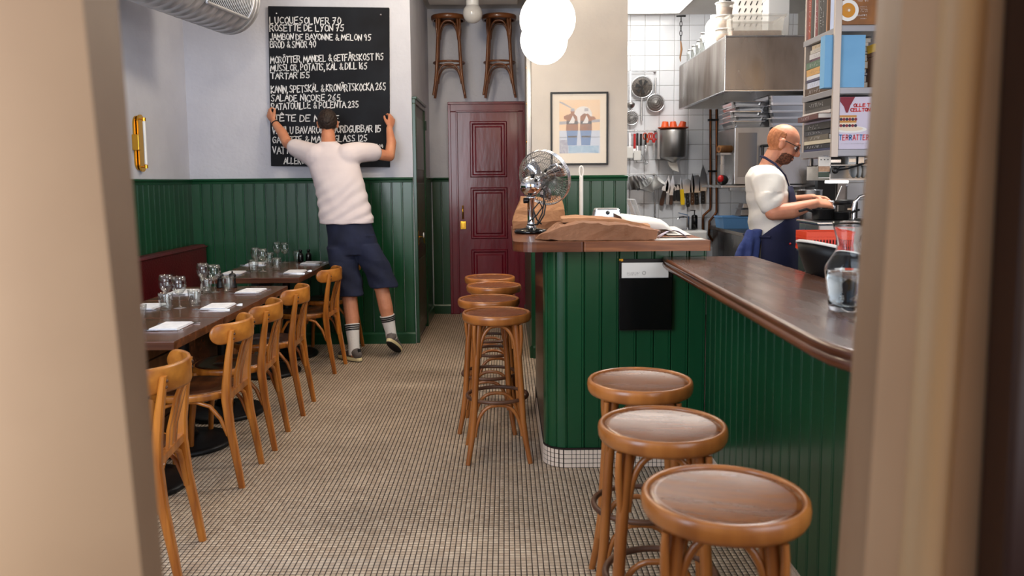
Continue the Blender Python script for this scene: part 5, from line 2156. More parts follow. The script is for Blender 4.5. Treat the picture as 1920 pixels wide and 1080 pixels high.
# socks with three dark stripes
for (pts, rr_) in (([m_(-1.217, 6.265, .05), m_(-1.222, 6.272, .13), m_(-1.231, 6.290, .22), m_(-1.238, 6.305, .29)], [.046, .045, .052, .060]),
                   ([m_(-.938, 6.396, .15), m_(-.944, 6.387, .21), m_(-.957, 6.380, .28), m_(-.968, 6.377, .345)], [.045, .044, .051, .060])):
    b = MB()
    b.tube(pts, rr_, 18)
    sk = b.build('sock', 'sock', man)
    top_, low_ = pts[-1], pts[-2]
    for k_ in range(3):
        u_ = .80 - k_ * .22
        c_ = low_ + (top_ - low_) * u_
        r_ = rr_[-2] + (rr_[-1] - rr_[-2]) * u_ + .0012
        d_ = (top_ - low_).normalized() * .0055
        b = MB()
        b.tube([c_ - d_, c_ + d_], [r_, r_], 18)
        b.build('stripe', 'black_plastic', sk)
# trainers
def trainer(T_):
    b = Blob()
    b.add([], [])
    for c, r in (((0, 0, .070), (.040, .046, .040)), ((0, .05, .060), (.040, .055, .035)), ((0, .11, .045), (.043, .060, .028)), ((0, .165, .040), (.040, .050, .024)), ((0, -.02, .055), (.036, .036, .040))):
        b.ball(c, r, 18, 12, 0, T_)
    up_ = b.bake('shoe', 'shoe_grey', man, .0052, 4)
    prof = []
    n_ = 24
    def sole(z_, g_):
        out = []
        for i in range(n_):
            a_ = 2 * PI * i / n_
            y_ = .080 + (.136 + g_) * math.sin(a_)
            w_ = (.041 + g_) * (1 + .12 * math.sin(a_)) * math.copysign(abs(math.cos(a_)) ** .7, math.cos(a_))
            out.append(T_ @ Vector((w_, y_, z_)))
        return out
    s1 = MB()
    s1.loft([sole(.008, .002), sole(.020, .004), sole(.034, .001)], smooth=False)
    s1.build('midsole', 'shoe_sole', up_)
    s2 = MB()
    s2.loft([sole(.0, -.004), sole(.003, .001), sole(.0085, .001)], smooth=False)
    s2.build('outsole', 'rubber', up_)
    s3 = MB()
    s3.box(-.012, .012, -.046, -.036, .070, .105, T=T_)
    s3.build('heel_tab', 'rubber', up_)
    s4 = MB()
    for k_ in range(5):
        s4.bar(T_ @ Vector((-.022, .055 + k_ * .018, .094 - k_ * .006)), T_ @ Vector((.022, .055 + k_ * .018, .094 - k_ * .006)), .005, .004)
    s4.build('laces', 'sock', up_)
trainer(Matrix.Translation(m_(-1.200, 6.245, .0)) @ Euler((0, 0, R(48))).to_matrix().to_4x4())
trainer(Matrix.Translation(m_(-.942, 6.345, .112)) @ Euler((R(-30), 0, R(-12))).to_matrix().to_4x4())
b = MB()
wv = (m_(-1.865, 6.76, 1.83) - m_(-1.945, 6.815, 1.925)).normalized()
wc = m_(-1.945, 6.815, 1.925) + wv * .02
u1 = wv.orthogonal().normalized()
u2 = wv.cross(u1)
b.tube([wc + (u1 * math.cos(2 * PI * i / 20) + u2 * math.sin(2 * PI * i / 20)) * .031 for i in range(20)], .0050, 8, closed=True)
b.build('bracelet', 'black_plastic', man)

# ---------------------------------------------------------------- the cook (side view, working)
ck = thing('person', 'bald bearded cook in glasses, white T-shirt and navy apron, working in the kitchen', 'person', (1.57, 4.72, 0))
OC = Vector((1.57, 4.72, 0))
def c_(x, y, z):
    return Vector((x, y, z)) - OC
bl = Blob()
for s_ in (-1, 1):
    bl.limb([c_(1.565, 4.72 + .10 * s_, .92), c_(1.585, 4.72 + .11 * s_, .50), c_(1.56, 4.72 + .12 * s_, .09)], [.092, .058, .040])
    bl.limb([c_(1.56, 4.72 + .12 * s_, .05), c_(1.72, 4.72 + .13 * s_, .035)], [.038, .03])
bl.ring_loft([(*c_(1.565, 4.72, .85), .115, .165, 0), (*c_(1.570, 4.72, .98), .125, .175, 0), (*c_(1.575, 4.72, 1.12), .130, .165, 0), (*c_(1.560, 4.72, 1.27), .118, .175, 0),
              (*c_(1.535, 4.72, 1.38), .105, .180, 0), (*c_(1.525, 4.72, 1.45), .080, .140, 0), (*c_(1.530, 4.72, 1.49), .060, .07, 0)])
bl.limb([c_(1.530, 4.72, 1.44), c_(1.588, 4.72, 1.565)], [.062, .058])
bl.limb([c_(1.530, 4.56, 1.415), c_(1.530, 4.51, 1.32), c_(1.552, 4.475, 1.225)], [.058, .052, .044])
bl.limb([c_(1.552, 4.475, 1.225), c_(1.655, 4.495, 1.235), c_(1.785, 4.555, 1.272)], [.045, .047, .028])
bl.limb([c_(1.530, 4.88, 1.415), c_(1.550, 4.92, 1.32), c_(1.590, 4.93, 1.24)], [.056, .050, .043])
bl.limb([c_(1.590, 4.93, 1.24), c_(1.69, 4.86, 1.27), c_(1.80, 4.745, 1.298)], [.043, .043, .027])
hand_prims(bl, frame_from(c_(1.785, 4.555, 1.272), (.86, .42, .02), (.1, -.55, .83)), 1.25, 1)
hand_prims(bl, frame_from(c_(1.800, 4.745, 1.298), (.80, -.48, -.10), (.1, .45, .89)), 1.1, -1)
THc = Matrix.Translation(c_(1.628, 4.715, 1.617)) @ Euler((0, R(27), 0)).to_matrix().to_4x4() @ Euler((0, 0, R(-90 - 6))).to_matrix().to_4x4() @ Matrix.Scale(.98, 4)
head_prims(bl, THc)
body = bl.bake('body', 'skin_tan', ck, .0048, 4)
THci = THc.inverted()
shell(body, 'hair', 'hair_red', ck, lambda c: (lambda q: q.length < .14 and q.z < .058 and q.y < .006 - max(0, q.z) * .35 and q.z > -.068 + max(0, q.y + .05) * .4 and abs(q.x) < .0775 and not (abs(q.x) > .070 and -.050 < q.z < .024 and q.y > -.036))(THci @ c), .0018, .0012)
shell(body, 'beard', 'beard', ck, lambda c: (lambda q: q.length < .15 and q.z < -.044 - max(0, .05 - q.y) * .3 and q.z > -.118 and q.y > .002 and q.y + q.z * -.2 > .03 and not (abs(q.x) < .020 and -.066 < q.z < -.054))(THci @ c), .0032, .0025)
# glasses
b = MB()
for s_ in (-1, 1):
    b.tube([THc @ Vector((s_ * .033 + .025 * math.cos(2 * PI * i / 20), .088 - abs(s_ * .033 + .025 * math.cos(2 * PI * i / 20)) * .16, .004 + .018 * math.sin(2 * PI * i / 20))) for i in range(20)], .0020, 6, closed=True)
    b.tube([THc @ Vector((s_ * .058, .078, .012)), THc @ Vector((s_ * .079, .03, .012)), THc @ Vector((s_ * .080, -.012, .012)), THc @ Vector((s_ * .078, -.025, -.004))], .0022, 6)
b.tube([THc @ Vector((-.008, .090, .008)), THc @ Vector((.008, .090, .008))], .002, 6)
b.build('glasses', 'black_plastic', ck)
for s_ in (-1, 1):
    b = MB()
    b.ball((.030 * s_, .070, .004), .0115, 14, 10, 0, THc)
    eye = b.build('eye', 'sock', ck)
    b = MB()
    b.ball((.031 * s_, .0785, .0015), .0052, 10, 8, 0, THc)
    b.build('iris', 'hair_dark', eye)
# eyebrows
b = MB()
for s_ in (-1, 1):
    b.tube([THc @ Vector((.012 * s_, .088, .026)), THc @ Vector((.028 * s_, .085, .031)), THc @ Vector((.046 * s_, .072, .027))], [.003, .004, .002], 6)
b.build('eyebrows', 'hair_red', ck)
# T-shirt
b = Blob()
b.ring_loft([(*c_(1.572, 4.72, 1.06), .134, .190, 0), (*c_(1.575, 4.72, 1.13), .136, .188, 0), (*c_(1.565, 4.72, 1.24), .132, .192, 0), (*c_(1.545, 4.72, 1.34), .130, .205, 0),
             (*c_(1.530, 4.72, 1.43), .118, .195, 0), (*c_(1.530, 4.72, 1.480), .090, .12, 0), (*c_(1.535, 4.72, 1.495), .064, .066, 0)], n=30)
b.limb([c_(1.530, 4.60, 1.40), c_(1.530, 4.545, 1.385), c_(1.537, 4.50, 1.285)], [.096, .092, .074])
b.limb([c_(1.530, 4.84, 1.40), c_(1.540, 4.895, 1.385), c_(1.560, 4.93, 1.285)], [.094, .090, .072])
b.bake('t_shirt', 'tshirt_chef', ck, .007, 12, wrinkle=lambda v: .005 * mnoise.noise(Vector((v[0] * 12, v[1] * 12, v[2] * 6))) + .004 * math.sin(46 * (v[2] - v[0] * .8) + 2 * mnoise.noise(Vector(v) * 6)) * (1 if v[2] < 1.34 else .2))
# trousers
b = Blob()
b.ring_loft([(*c_(1.565, 4.72, .80), .135, .18, 0), (*c_(1.565, 4.72, 1.0), .138, .185, 0), (*c_(1.565, 4.72, 1.06), .130, .175, 0)], n=30)
for s_ in (-1, 1):
    b.ring_loft([(*c_(1.565, 4.72 + .12 * s_, .06), .075, .075, 0), (*c_(1.585, 4.72 + .11 * s_, .48), .085, .085, 0), (*c_(1.565, 4.72 + .095 * s_, .88), .115, .10, 0)], n=20)
b.bake('trousers', 'trousers', ck, .010, 3, wrinkle=lambda v: .010 * mnoise.noise(Vector((v[0] * 9, v[1] * 9, v[2] * 7))))
for s_ in (-1, 1):
    b = Blob()
    b.ball((0, 0, 0), 1, 16, 10, 0, Matrix.Translation(c_(1.63, 4.72 + .125 * s_, .052)) @ Matrix.Diagonal((.145, .05, .05, 1)))
    b.box(1.49 - OC.x, 1.77 - OC.x, 4.72 + .125 * s_ - .046 - OC.y, 4.72 + .125 * s_ + .046 - OC.y, .0, .03)
    b.bake('shoe', 'black_plastic', ck, .007, 3)
# apron: bib + skirt sheets wrapped over the front
def wrap_sheet(rows, thick=.006):
    mbx = MB()
    ncc = len(rows[0])
    vs = [p for r_ in rows for p in r_]
    mbx.add(vs, [(i * ncc + j, i * ncc + j + 1, (i + 1) * ncc + j + 1, (i + 1) * ncc + j) for i in range(len(rows) - 1) for j in range(ncc - 1)], 0, True)
    return mbx
rows = []
# section radii around the body (forward = +x); angle 0 = forward
def sect(z_):
    tb_ = [(.45, 1.60, .180, .235), (.80, 1.575, .165, .220), (1.0, 1.572, .160, .212), (1.12, 1.575, .158, .206), (1.22, 1.568, .150, .203), (1.32, 1.555, .142, .203), (1.385, 1.545, .130, .195)]
    for a_, b_ in zip(tb_, tb_[1:]):
        if z_ <= b_[0]:
            u_ = max(0, (z_ - a_[0]) / (b_[0] - a_[0]))
            return [a_[k_] * (1 - u_) + b_[k_] * u_ for k_ in (1, 2, 3)]
    return tb_[-1][1:]
zs = [.45 + i * .04 for i in range(24)]
for z_ in zs:
    cx__, rx__, ry__ = sect(z_)
    if z_ < 1.10:
        half = R(118)
    elif z_ < 1.20:
        half = R(118 - 60 * (z_ - 1.10) / .10)
    else:
        half = R(58 - 14 * (z_ - 1.20) / .17)
    row = []
    for j in range(25):
        a_ = -half + 2 * half * j / 24
        k_ = 1 + .035 * mnoise.noise(Vector((a_ * 2.2, z_ * 6, 1)))
        row.append(c_(cx__ + rx__ * math.cos(a_) * k_, 4.72 + ry__ * math.sin(a_) * k_, z_))
    rows.append(row)
ap = wrap_sheet(rows).build('apron', 'apron', ck)
sd = ap.modifiers.new('solid', 'SOLIDIFY')
sd.thickness = .004
b = MB()
for s_ in (-1, 1):
    b.tube([c_(1.650, 4.72 + .100 * s_, 1.368), c_(1.628, 4.72 + .108 * s_, 1.43), c_(1.575, 4.72 + .092 * s_, 1.497), c_(1.520, 4.72 + .055 * s_, 1.537), c_(1.500, 4.72, 1.545)], .0085, 6, flat=.35)
nb = b.build('neck_strap', 'apron', ap)
b = MB()
b.tube([c_(1.575 + .162 * math.cos(a_), 4.72 + .212 * math.sin(a_), 1.085) for a_ in [R(100 + i * 16) for i in range(11)]], .008, 6)
b.build('waist_tie', 'apron', ap)
b = MB()
b.lathe([(0, 0), (.007, 0), (.007, .003), (0, .004)], 10, Matrix.Translation(c_(1.655, 4.535, 1.045)) @ Euler((R(90), 0, R(28))).to_matrix().to_4x4())
tag(b.build('button', 'red', ap), 'small red button')
# blue towel tucked into the apron string
b = Blob()
b.ring_loft([(*c_(1.455, 4.545, .80), .095, .030, 35), (*c_(1.460, 4.545, .93), .090, .034, 35), (*c_(1.475, 4.545, 1.04), .070, .036, 35), (*c_(1.490, 4.54, 1.10), .055, .034, 35), (*c_(1.50, 4.54, 1.125), .050, .028, 35)], n=20)
tw = thing('kitchen_towel', 'blue kitchen towel tucked into the cook\'s apron string', 'towel', tuple(OC))
b.bake('cloth', 'towel', tw, .006, 2, wrinkle=lambda v: .014 * math.sin(95 * (v[0] + v[1] * .4) + 3 * mnoise.noise(Vector(v) * 7)) * max(.2, min(1, (1.12 - v[2]) * 5)))
ck.rotation_euler = (0, 0, R(-13))
tw.rotation_euler = (0, 0, R(-13))
tw.location = (1.535, 4.735, 0)
# small pan and spoon in his hands
pn = thing('small_pan', 'small dark pan held in the cook\'s hands', 'pan', (1.915, 4.545, 1.262))
MB().lathe([(0, 0), (.040, 0), (.050, .006), (.054, .028), (.052, .028), (.047, .008), (0, .004)], 24).build('pan_body', 'black_iron', pn)
MB().tube([(-.045, .0, .018), (-.085, .008, .022)], .006, 8).build('handle', 'steel_bright', pn)
sp = thing('spoon', 'steel spoon handle sticking up from the cook\'s fingers', 'spoon', (1.868, 4.55, 1.285))
MB().tube([(.0, 0, -.02), (.018, .0, .03), (.040, 0, .085)], .0035, 7).build('handle', 'steel_bright', sp)
MB().ball((-.004, 0, -.03), (.012, .008, .018), 12, 8).build('bowl', 'steel_bright', sp)

# ================================================================ KITCHEN
def at(px, py, y):
    """point of the room at depth y that appears at photo pixel (px, py)"""
    d = fw + rt2 * ((px - 960.0) / 1500.0) - up2 * ((py - 482.0) / 1500.0)
    t = y / d.y
    return Vector((d.x * t, y, 1.42 + d.z * t))


YW = 8.255
# ---- extractor hood
hd_ = thing('extractor_hood', 'big smudged stainless extractor hood hanging over the range', 'extractor hood', (0, 0, 0))
HX0, HX1, HY0, HY1, HZ0, HZ1 = 1.705, 3.05, 6.30, 7.95, 2.10, 2.505
MB().box(HX0 + .002, HX1, HY0, HY0 + .014, HZ0, HZ1).build('front_panel', 'steel_smudged', hd_, bevel=.003)
MB().box(HX0, HX0 + .014, HY0 + .014, HY1, HZ0, HZ1).build('side_panel', 'steel_smudged', hd_, bevel=.003)
MB().box(HX0 + .014, HX1, HY1 - .014, HY1, HZ0, HZ1).build('back_panel', 'steel', hd_)
MB().box(HX0 + .002, HX1, HY0 + .002, HY1, HZ1, HZ1 + .012).build('top_panel', 'steel', hd_, bevel=.003)
b = MB()
b.tube([(HX0 + .001, HY0 - .001, HZ0), (HX0 + .001, HY0 - .001, HZ1 + .012)], .005, 6)
b.build('corner_seam', 'steel_bright', hd_)
b = MB()
b.box(HX0, HX1, HY0 - .004, HY0 + .03, HZ0 - .008, HZ0)
b.box(HX0 - .004, HX0 + .03, HY0 + .03, HY1, HZ0 - .008, HZ0)
b.build('rim', 'steel_bright', hd_)
for i in range(4):
    x0_ = HX0 + .06 + i * .32
    fb_ = MB()
    for j in range(9):
        fb_.box(x0_ + .005 + j * .033, x0_ + .026 + j * .033, HY0 + .75, HY1 - .05, HZ0 + .235, HZ0 + .25)
    f_ = fb_.build('grease_filter', 'steel', hd_)
    tag(f_, kind='stuff')
b = MB()
b.box(HX0 + .35, HX0 + 1.15, HY0 + .25, HY0 + .33, HZ1 - .06, HZ1 - .03)
b.build('lamp', 'under_light', hd_)

# ---- copper pipes
for (p_, lab) in (([(1332, 205), (1332, 388), (1331, 393), (1319, 404), (1318, 412), (1318, 470)], 'left of two vertical copper pipes on the tiled wall'),
                  ([(1343.5, 205), (1343.5, 397), (1341, 402), (1330, 415), (1329, 440), (1333, 447), (1343, 457), (1345, 466), (1345, 520)], 'right of two vertical copper pipes, bending beside the steel cabinet')):
    pts = [at(x_, y_, YW - .03) for x_, y_ in p_]
    o_ = MB().tube(pts, .0125, 10).build('copper_pipe', 'copper')
    tag(o_, lab, 'pipe')
b = MB()
for q in (at(1337, 321, YW - .02), at(1337, 225, YW - .02)):
    b.box(q.x - .05, q.x + .05, YW - .045, YW, q.z - .01, q.z + .01)
tag(b.build('pipe_clamp', 'black_iron'), 'dark clamps holding the two copper pipes', 'clamp')

# ---- utensil rails
def rail_(y_px, x0_, x1_, lab):
    a_, c2 = at(x0_, y_px, YW - .05), at(x1_, y_px, YW - .05)
    t = thing('utensil_rail', lab, 'rail', tuple(a_))
    d_ = c2 - a_
    MB().tube([(0, 0, 0), d_], .006, 8).build('bar', 'steel', t)
    b = MB()
    for u_ in (.06, .97):
        p_ = d_ * u_
        b.tube([p_, p_ + Vector((0, .05, 0))], .006, 6)
        b.ball(p_ + Vector((0, .05, 0)), .013, 8, 6)
    b.build('bracket', 'steel', t)
    return a_
rail_(134, 1172, 1231, 'top utensil rail with the strainers, on the white tiles')
rail_(245, 1172, 1231, 'middle utensil rail with scissors and whisk')
rail_(327, 1172, 1230, 'bottom utensil rail with the measuring scoops')

mat('mesh_dark', (110, 100, 90), .5, .6, alpha=.62)
def sieve(px, py, r_, lab, handle_to, mesh_n=9, deep=.03, cat='strainer', m='steel'):
    c2 = at(px, py, YW - .05)
    t = thing('strainer', lab, cat, tuple(c2))
    b = MB()
    b.tube([(r_ * math.cos(2 * PI * i / 28), 0, r_ * math.sin(2 * PI * i / 28)) for i in range(28)], .006, 6, closed=True)
    b.build('rim', 'steel_bright', t)
    b = MB()
    for s_ in range(1, 4):
        rr_ = r_ * s_ / 4
        yy = -deep * (1 - (s_ / 4) ** 2)
        b.tube([(rr_ * math.cos(2 * PI * i / 24), yy, rr_ * math.sin(2 * PI * i / 24)) for i in range(24)], .0016, 4, closed=True)
    for i in range(mesh_n * 2):
        a_ = PI * i / mesh_n
        b.tube([(0, -deep, 0), (r_ * .5 * math.cos(a_), -deep * .75, r_ * .5 * math.sin(a_)), (r_ * math.cos(a_), 0, r_ * math.sin(a_))], .0014, 4, cap=False)
    b.build('mesh', m, t)
    MB().lathe([(0, -.001), (r_ * .96, -.001)], 28, xf((0, .004, 0), rx=R(90))).build('mesh_disc', 'mesh_dark', t)
    hp = at(*handle_to, YW - .05) - c2
    dirn = hp.normalized()
    MB().tube([dirn * r_, hp], [.008, .011], 8).build('handle', 'steel_bright', t)
    return t
s1 = sieve(1204, 163, .108, 'large flat perforated strainer on the top rail', (1203, 226), 14, .02, m='steel_smudged')
b = MB()
for i in range(5):
    a_ = R(60 + i * 55)
    b.prism([(.0, .0), (.072 * math.cos(a_ - .32), .072 * math.sin(a_ - .32)), (.072 * math.cos(a_ + .2), .072 * math.sin(a_ + .2))], .022, .030, 0, xf(rx=R(90)))
b.build('blade', 'black_iron', s1)
sieve(1229, 193, .088, 'round fine wire strainer hanging from the right end of the top rail', (1229, 146), 16, .045)
sieve(1184, 221, .070, 'wire skimmer half hidden by the wall edge', (1184, 190), 10, .01)
ld = thing('ladle', 'long steel ladle on the top utensil rail', 'ladle', tuple(at(1182, 134, YW - .06)))
MB().bar((0, 0, 0), (0, 0, -.33), .014, .004).build('handle', 'steel_bright', ld)
MB().lathe([(0, -.04), (.025, -.035), (.042, -.015), (.046, 0), (.043, 0), (.038, -.014), (0, -.034)], 20, xf((0, -.02, -.33), rx=R(-25))).build('bowl', 'steel', ld)

# middle rail tools
def tool(px, name, label, cat, build):
    t = thing(name, label, cat, tuple(at(px, 247, YW - .06)))
    b = MB()
    b.tube([(0, .01, .02), (0, -.004, .014), (0, -.004, -.012)], .0025, 5)
    b.build('hook', 'steel', t)
    build(t)
def t_peeler(t):
    MB().bar((0, 0, -.02), (0, 0, -.17), .022, .014).build('handle', 'red', t)
    MB().bar((0, 0, -.17), (0, 0, -.21), .028, .004).build('blade', 'steel_bright', t)
tool(1190, 'spatula', 'dark red handled spatula on the middle rail', 'spatula', t_peeler)
def t_black(t):
    MB().bar((0, 0, -.015), (0, 0, -.14), .020, .014).build('handle', 'black_plastic', t)
    MB().bar((0, 0, -.14), (.004, 0, -.20), .012, .006).build('neck', 'steel_bright', t)
    MB().box(-.035, .04, -.01, .004, -.29, -.19).build('head', 'white_plastic', t, bevel=.006)
tool(1195, 'pastry_brush', 'pastry brush with a black handle and pale head on the middle rail', 'brush', t_black)
def t_whisk(t):
    MB().tube([(0, 0, -.02), (0, 0, -.13)], .010, 8).build('handle', 'black_plastic', t)
    for k_ in range(5):
        a_ = PI * k_ / 5
        pts = [(math.cos(a_) * math.sin(PI * u_) * .032 * (1 if u_ < .5 else -1) * (1 if True else 1), math.sin(a_) * .012 * math.sin(2 * PI * u_), -.13 - .19 * math.sin(PI * u_)) for u_ in [i / 12 for i in range(13)]]
        pts = [(.034 * math.cos(a_) * math.sin(2 * PI * u_) , .034 * math.sin(a_) * math.sin(2 * PI * u_), -.13 - .20 * math.sin(PI * u_)) for u_ in [i / 14 for i in range(15)]]
        MB().tube(pts, .0018, 5).build('wire', 'steel_bright', t)
tool(1211, 'whisk', 'wire whisk hanging below the scissors', 'whisk', t_whisk)
def t_masher(t):
    MB().tube([(0, 0, -.02), (0, 0, -.14)], .011, 8).build('handle', 'black_plastic', t)
    MB().tube([(0, 0, -.14), (.0, 0, -.22), (.05, 0, -.29), (.045, 0, -.31), (-.04, 0, -.31), (-.045, 0, -.29), (0, 0, -.22)], .0045, 6).build('wire', 'steel', t)
tool(1202, 'potato_masher', 'wire potato masher with a dark handle on the middle rail', 'masher', t_masher)
def scissors(col):
    def f(t):
        for s_ in (-1, 1):
            b = MB()
            b.tube([(s_ * .024 + .020 * math.cos(2 * PI * i / 16), 0, -.045 + .032 * math.sin(2 * PI * i / 16)) for i in range(16)], .006, 7, closed=True)
            b.tube([(s_ * .014, 0, -.075), (s_ * .004, 0, -.11)], .008, 7)
            b.build('handle', col, t)
            b = MB()
            b.prism([(-.010 * s_, 0), (.006 * s_, 0), (.012 * s_, -.12), (.009 * s_, -.13)], 0, .003, 0, xf((0, -.002 * s_, -.105), rx=R(90)))
            b.build('blade', 'steel', t)
    return f
tool(1214, 'scissors', 'kitchen scissors with orange and black handles', 'scissors', scissors('orange'))
tool(1226, 'scissors', 'kitchen scissors with bright red handles', 'scissors', scissors('red'))
def t_white(t):
    MB().bar((0, 0, -.01), (0, 0, -.15), .016, .01).build('handle', 'steel_bright', t)
    MB().box(-.05, .035, -.012, .006, -.27, -.15).build('head', 'white_plastic', t, bevel=.008)
tool(1181, 'dough_scraper', 'white dough scraper at the left end of the middle rail', 'scraper', t_white)

# bottom rail: scoops and cups
for k_, (px, ang, L_, r_, m_n, lab) in enumerate(((1183, -18, .14, .055, 'steel', 'leftmost steel measuring scoop on the bottom rail'), (1190, -28, .15, .045, 'steel', 'ribbed steel scoop second from the left on the bottom rail'),
                                                (1199, -30, .13, .030, 'steel_bright', 'narrow steel scoop in the middle of the bottom rail'), (1206, -30, .11, .026, 'steel_bright', 'narrow steel scoop next to the white sieves'))):
    t = thing('measuring_scoop', lab, 'scoop', tuple(at(px, 329, YW - .075)), group='measuring scoops on the bottom rail')
    T_ = Euler((0, R(180 + ang), 0)).to_matrix().to_4x4()
    MB().lathe([(r_ * .55, .01), (r_, L_), (r_ * .94, L_), (r_ * .5, .014), (0, .012)], 18, T_).build('cup', m_n, t)
for k_, (px, py, r_, lab) in enumerate(((1216, 350, .078, 'larger white conical sieve on the bottom rail'), (1232, 345, .072, 'smaller white cup sieve beside the vertical rod'))):
    t = thing('conical_sieve', lab, 'sieve', tuple(at(px, py, YW - .10)), group='white conical sieves')
    T_ = Euler((R(18), R((-42, 38)[k_]), 0)).to_matrix().to_4x4()
    MB().lathe([(.012, -.075), (r_ * .8, .01), (r_, .05), (r_ + .004, .052), (r_ * .95, .05), (r_ * .72, .01), (0, -.06)], 24, T_).build('bowl', 'white_enamel', t)
    MB().tube([(0, -.01, .05), (0, .03, .09)], .004, 6).build('handle', 'steel', t)
rod = MB()
pts = [at(1228, 332, YW - .04), at(1228, 418, YW - .04)]
rod.tube(pts, .0085, 8)
tag(rod.build('wall_rod', 'steel'), 'slim vertical metal rod below the bottom utensil rail', 'rod')

# ---- paper towel dispenser with orange moulds
a_ = at(1262, 242, YW - .13)
dp = thing('paper_dispenser', 'round stainless paper towel dispenser on the tiled wall', 'paper dispenser', tuple(a_))
MB().lathe([(.12, -.285), (.133, -.275), (.135, -.02), (.130, -.006), (0, 0)], 36).build('drum', 'steel', dp)
MB().lathe([(.0, -.335), (.034, -.335), (.040, -.32), (.10, -.295), (.12, -.285)], 30).build('cone', 'steel', dp)
MB().box(-.155, -.128, .0, .125, -.30, -.0).build('back_bracket', 'steel', dp)
b = MB()
b.loft([[(-.05, -.02, -.325), (.035, -.02, -.325), (.035, .02, -.325), (-.05, .02, -.325)], [(-.035, -.025, -.37), (.045, -.02, -.36), (.045, .02, -.36), (-.035, .01, -.37)], [(.0, -.02, -.41), (.06, -.012, -.43), (.055, .006, -.43), (.0, .006, -.41)]], smooth=False)
b.build('paper_end', 'paper', dp)
mt = thing('silicone_mould', 'orange rimmed mould tray with three cups on top of the paper dispenser', 'baking mould', tuple(a_ + Vector((0, 0, .001))))
MB().lathe([(0, 0), (.135, 0), (.155, .012), (.152, .016), (.12, .008), (0, .008)], 30).build('tray', 'orange', mt)
for x_, tl in ((-.085, 4), (.0, -3), (.085, 14)):
    MB().lathe([(.044, 0), (.040, .008), (.030, .062), (.026, .066), (0, .066)], 20, xf((x_, -.01, .008), ry=R(tl))).build('cup', 'orange', mt)

# ---- knives on a magnetic bar
a_, c2 = at(1243, 350, YW - .015), at(1323, 352, YW - .015)
mg = MB()
mg.box(a_.x + .03, c2.x, YW - .022, YW, a_.z - .022, a_.z + .022)
tag(mg.build('knife_rack', 'black_iron'), 'black magnetic knife bar on the white tiles', 'knife rack')
KN = [(1246, 335, 358, 386, 12, 8, 'seat_dark', -14, 'chef knife with a reddish brown handle, leftmost on the bar', 0), (1252, 328, 362, 384, 9, 6, 'steel', -3, 'all-steel chef knife, second from the left', 0),
      (1259, 327, 366, 384, 10, 6, 'seat_dark', -4, 'chef knife with a brown handle, third from the left', 0), (1265, 348, 357, 377, 5, 6, 'black_plastic', -3, 'short black handled knife, fourth from the left', 0),
      (1271, 346, 356, 377, 6, 7, 'black_plastic', 3, 'short black handled knife beside the yellow one', 0), (1278, 331, 355, 384, 5, 8, 'yellow', 5, 'slim knife with a bright yellow handle', 0),
      (1288, 336, 362, 388, 18, 7, 'black_plastic', 5, 'small cleaver with a hanging hole and black handle', 1), (1298, 324, 361, 384, 9, 7, 'seat_dark', 0, 'pointed knife with a dark riveted handle, right of the cleaver', 0),
      (1306, 328, 361, 384, 14, 7, 'black_plastic', 2, 'wide nakiri style knife with riveted black handle', 1), (1318, 308, 358, 382, 15, 8, 'black_plastic', 0, 'longest chef knife, rightmost on the magnetic bar', 0)]
for (px, yt, ym, yb_, bw_, hw_, hm, tilt, lab, sq) in KN:
    c2 = at(px, ym, YW - .028)
    k_ = 8.2 / 1500
    t = thing('kitchen_knife', lab, 'knife', tuple(c2), rot=(0, R(-tilt), 0), group='knives on the magnetic bar')
    H_ = (ym - yt) * k_
    w_ = bw_ * k_
    b = MB()
    if sq:
        poly = [(-w_ / 2, 0), (w_ / 2, 0), (w_ / 2, H_ * .85), (w_ * .3, H_), (-w_ / 2, H_ * .97)]
    else:
        poly = [(-w_ / 2, 0), (w_ * .42, 0), (w_ / 2, H_ * .25), (w_ * .34, H_ * .65), (-w_ * .05, H_), (-w_ * .3, H_ * .7), (-w_ / 2, H_ * .3)]
    b.prism([(x_, y_) for x_, y_ in poly], 0, .003, T=xf(rx=R(90)))
    b.build('blade', 'steel_bright', t)
    Hh = (yb_ - ym) * k_
    b = MB()
    b.loft([[(x_, y_, z_) for x_, y_ in ((-hw_ * k_ / 2 * s_, -.010), (hw_ * k_ / 2 * s_, -.010), (hw_ * k_ / 2 * s_, .006), (-hw_ * k_ / 2 * s_, .006))] for z_, s_ in ((0, .8), (-Hh * .35, .9), (-Hh * .8, 1.0), (-Hh, .75))], smooth=False)
    hh = b.build('handle', hm, t)
    if hm == 'black_plastic' and yb_ - ym > 22 or hm == 'seat_dark' and px > 1290:
        b = MB()
        for zz in (.25, .5, .75):
            b.ball((0, -.011, -Hh * zz), .004, 6, 4)
        b.build('rivets', 'steel_bright', hh)

# ---- sink with tap and soap
c2 = at(1282, 431, 8.02)
sk = thing('wash_basin', 'small white wash basin under the knives', 'sink', (c2.x, 8.05, c2.z))
MB().box(-.21, .21, -.17, .19, -.17, 0).build('basin', 'white_ceramic', sk, bevel=.02)
b = MB()
b.lathe([(0, -.0), (.12, .0005), (.13, .002), (.135, .001)], 24)
b.build('bowl', 'steel', sk)
tp_ = thing('tap', 'dark metal basin tap', 'tap', (c2.x + .07, 8.16, c2.z + .001))
b = MB()
b.tube([(0, 0, 0), (0, 0, .13)], .018, 12)
b.tube([(0, 0, .115), (-.05, -.03, .125), (-.10, -.06, .120), (-.115, -.066, .10)], .009, 8)
b.build('spout', 'chrome', tp_)
MB().bar((0, 0, .14), (-.10, -.02, .165), .014, .008).build('lever', 'chrome', tp_)
so = thing('soap_dispenser', 'black pump bottle of soap by the basin', 'soap bottle', (c2.x + .135, 8.14, c2.z + .001))
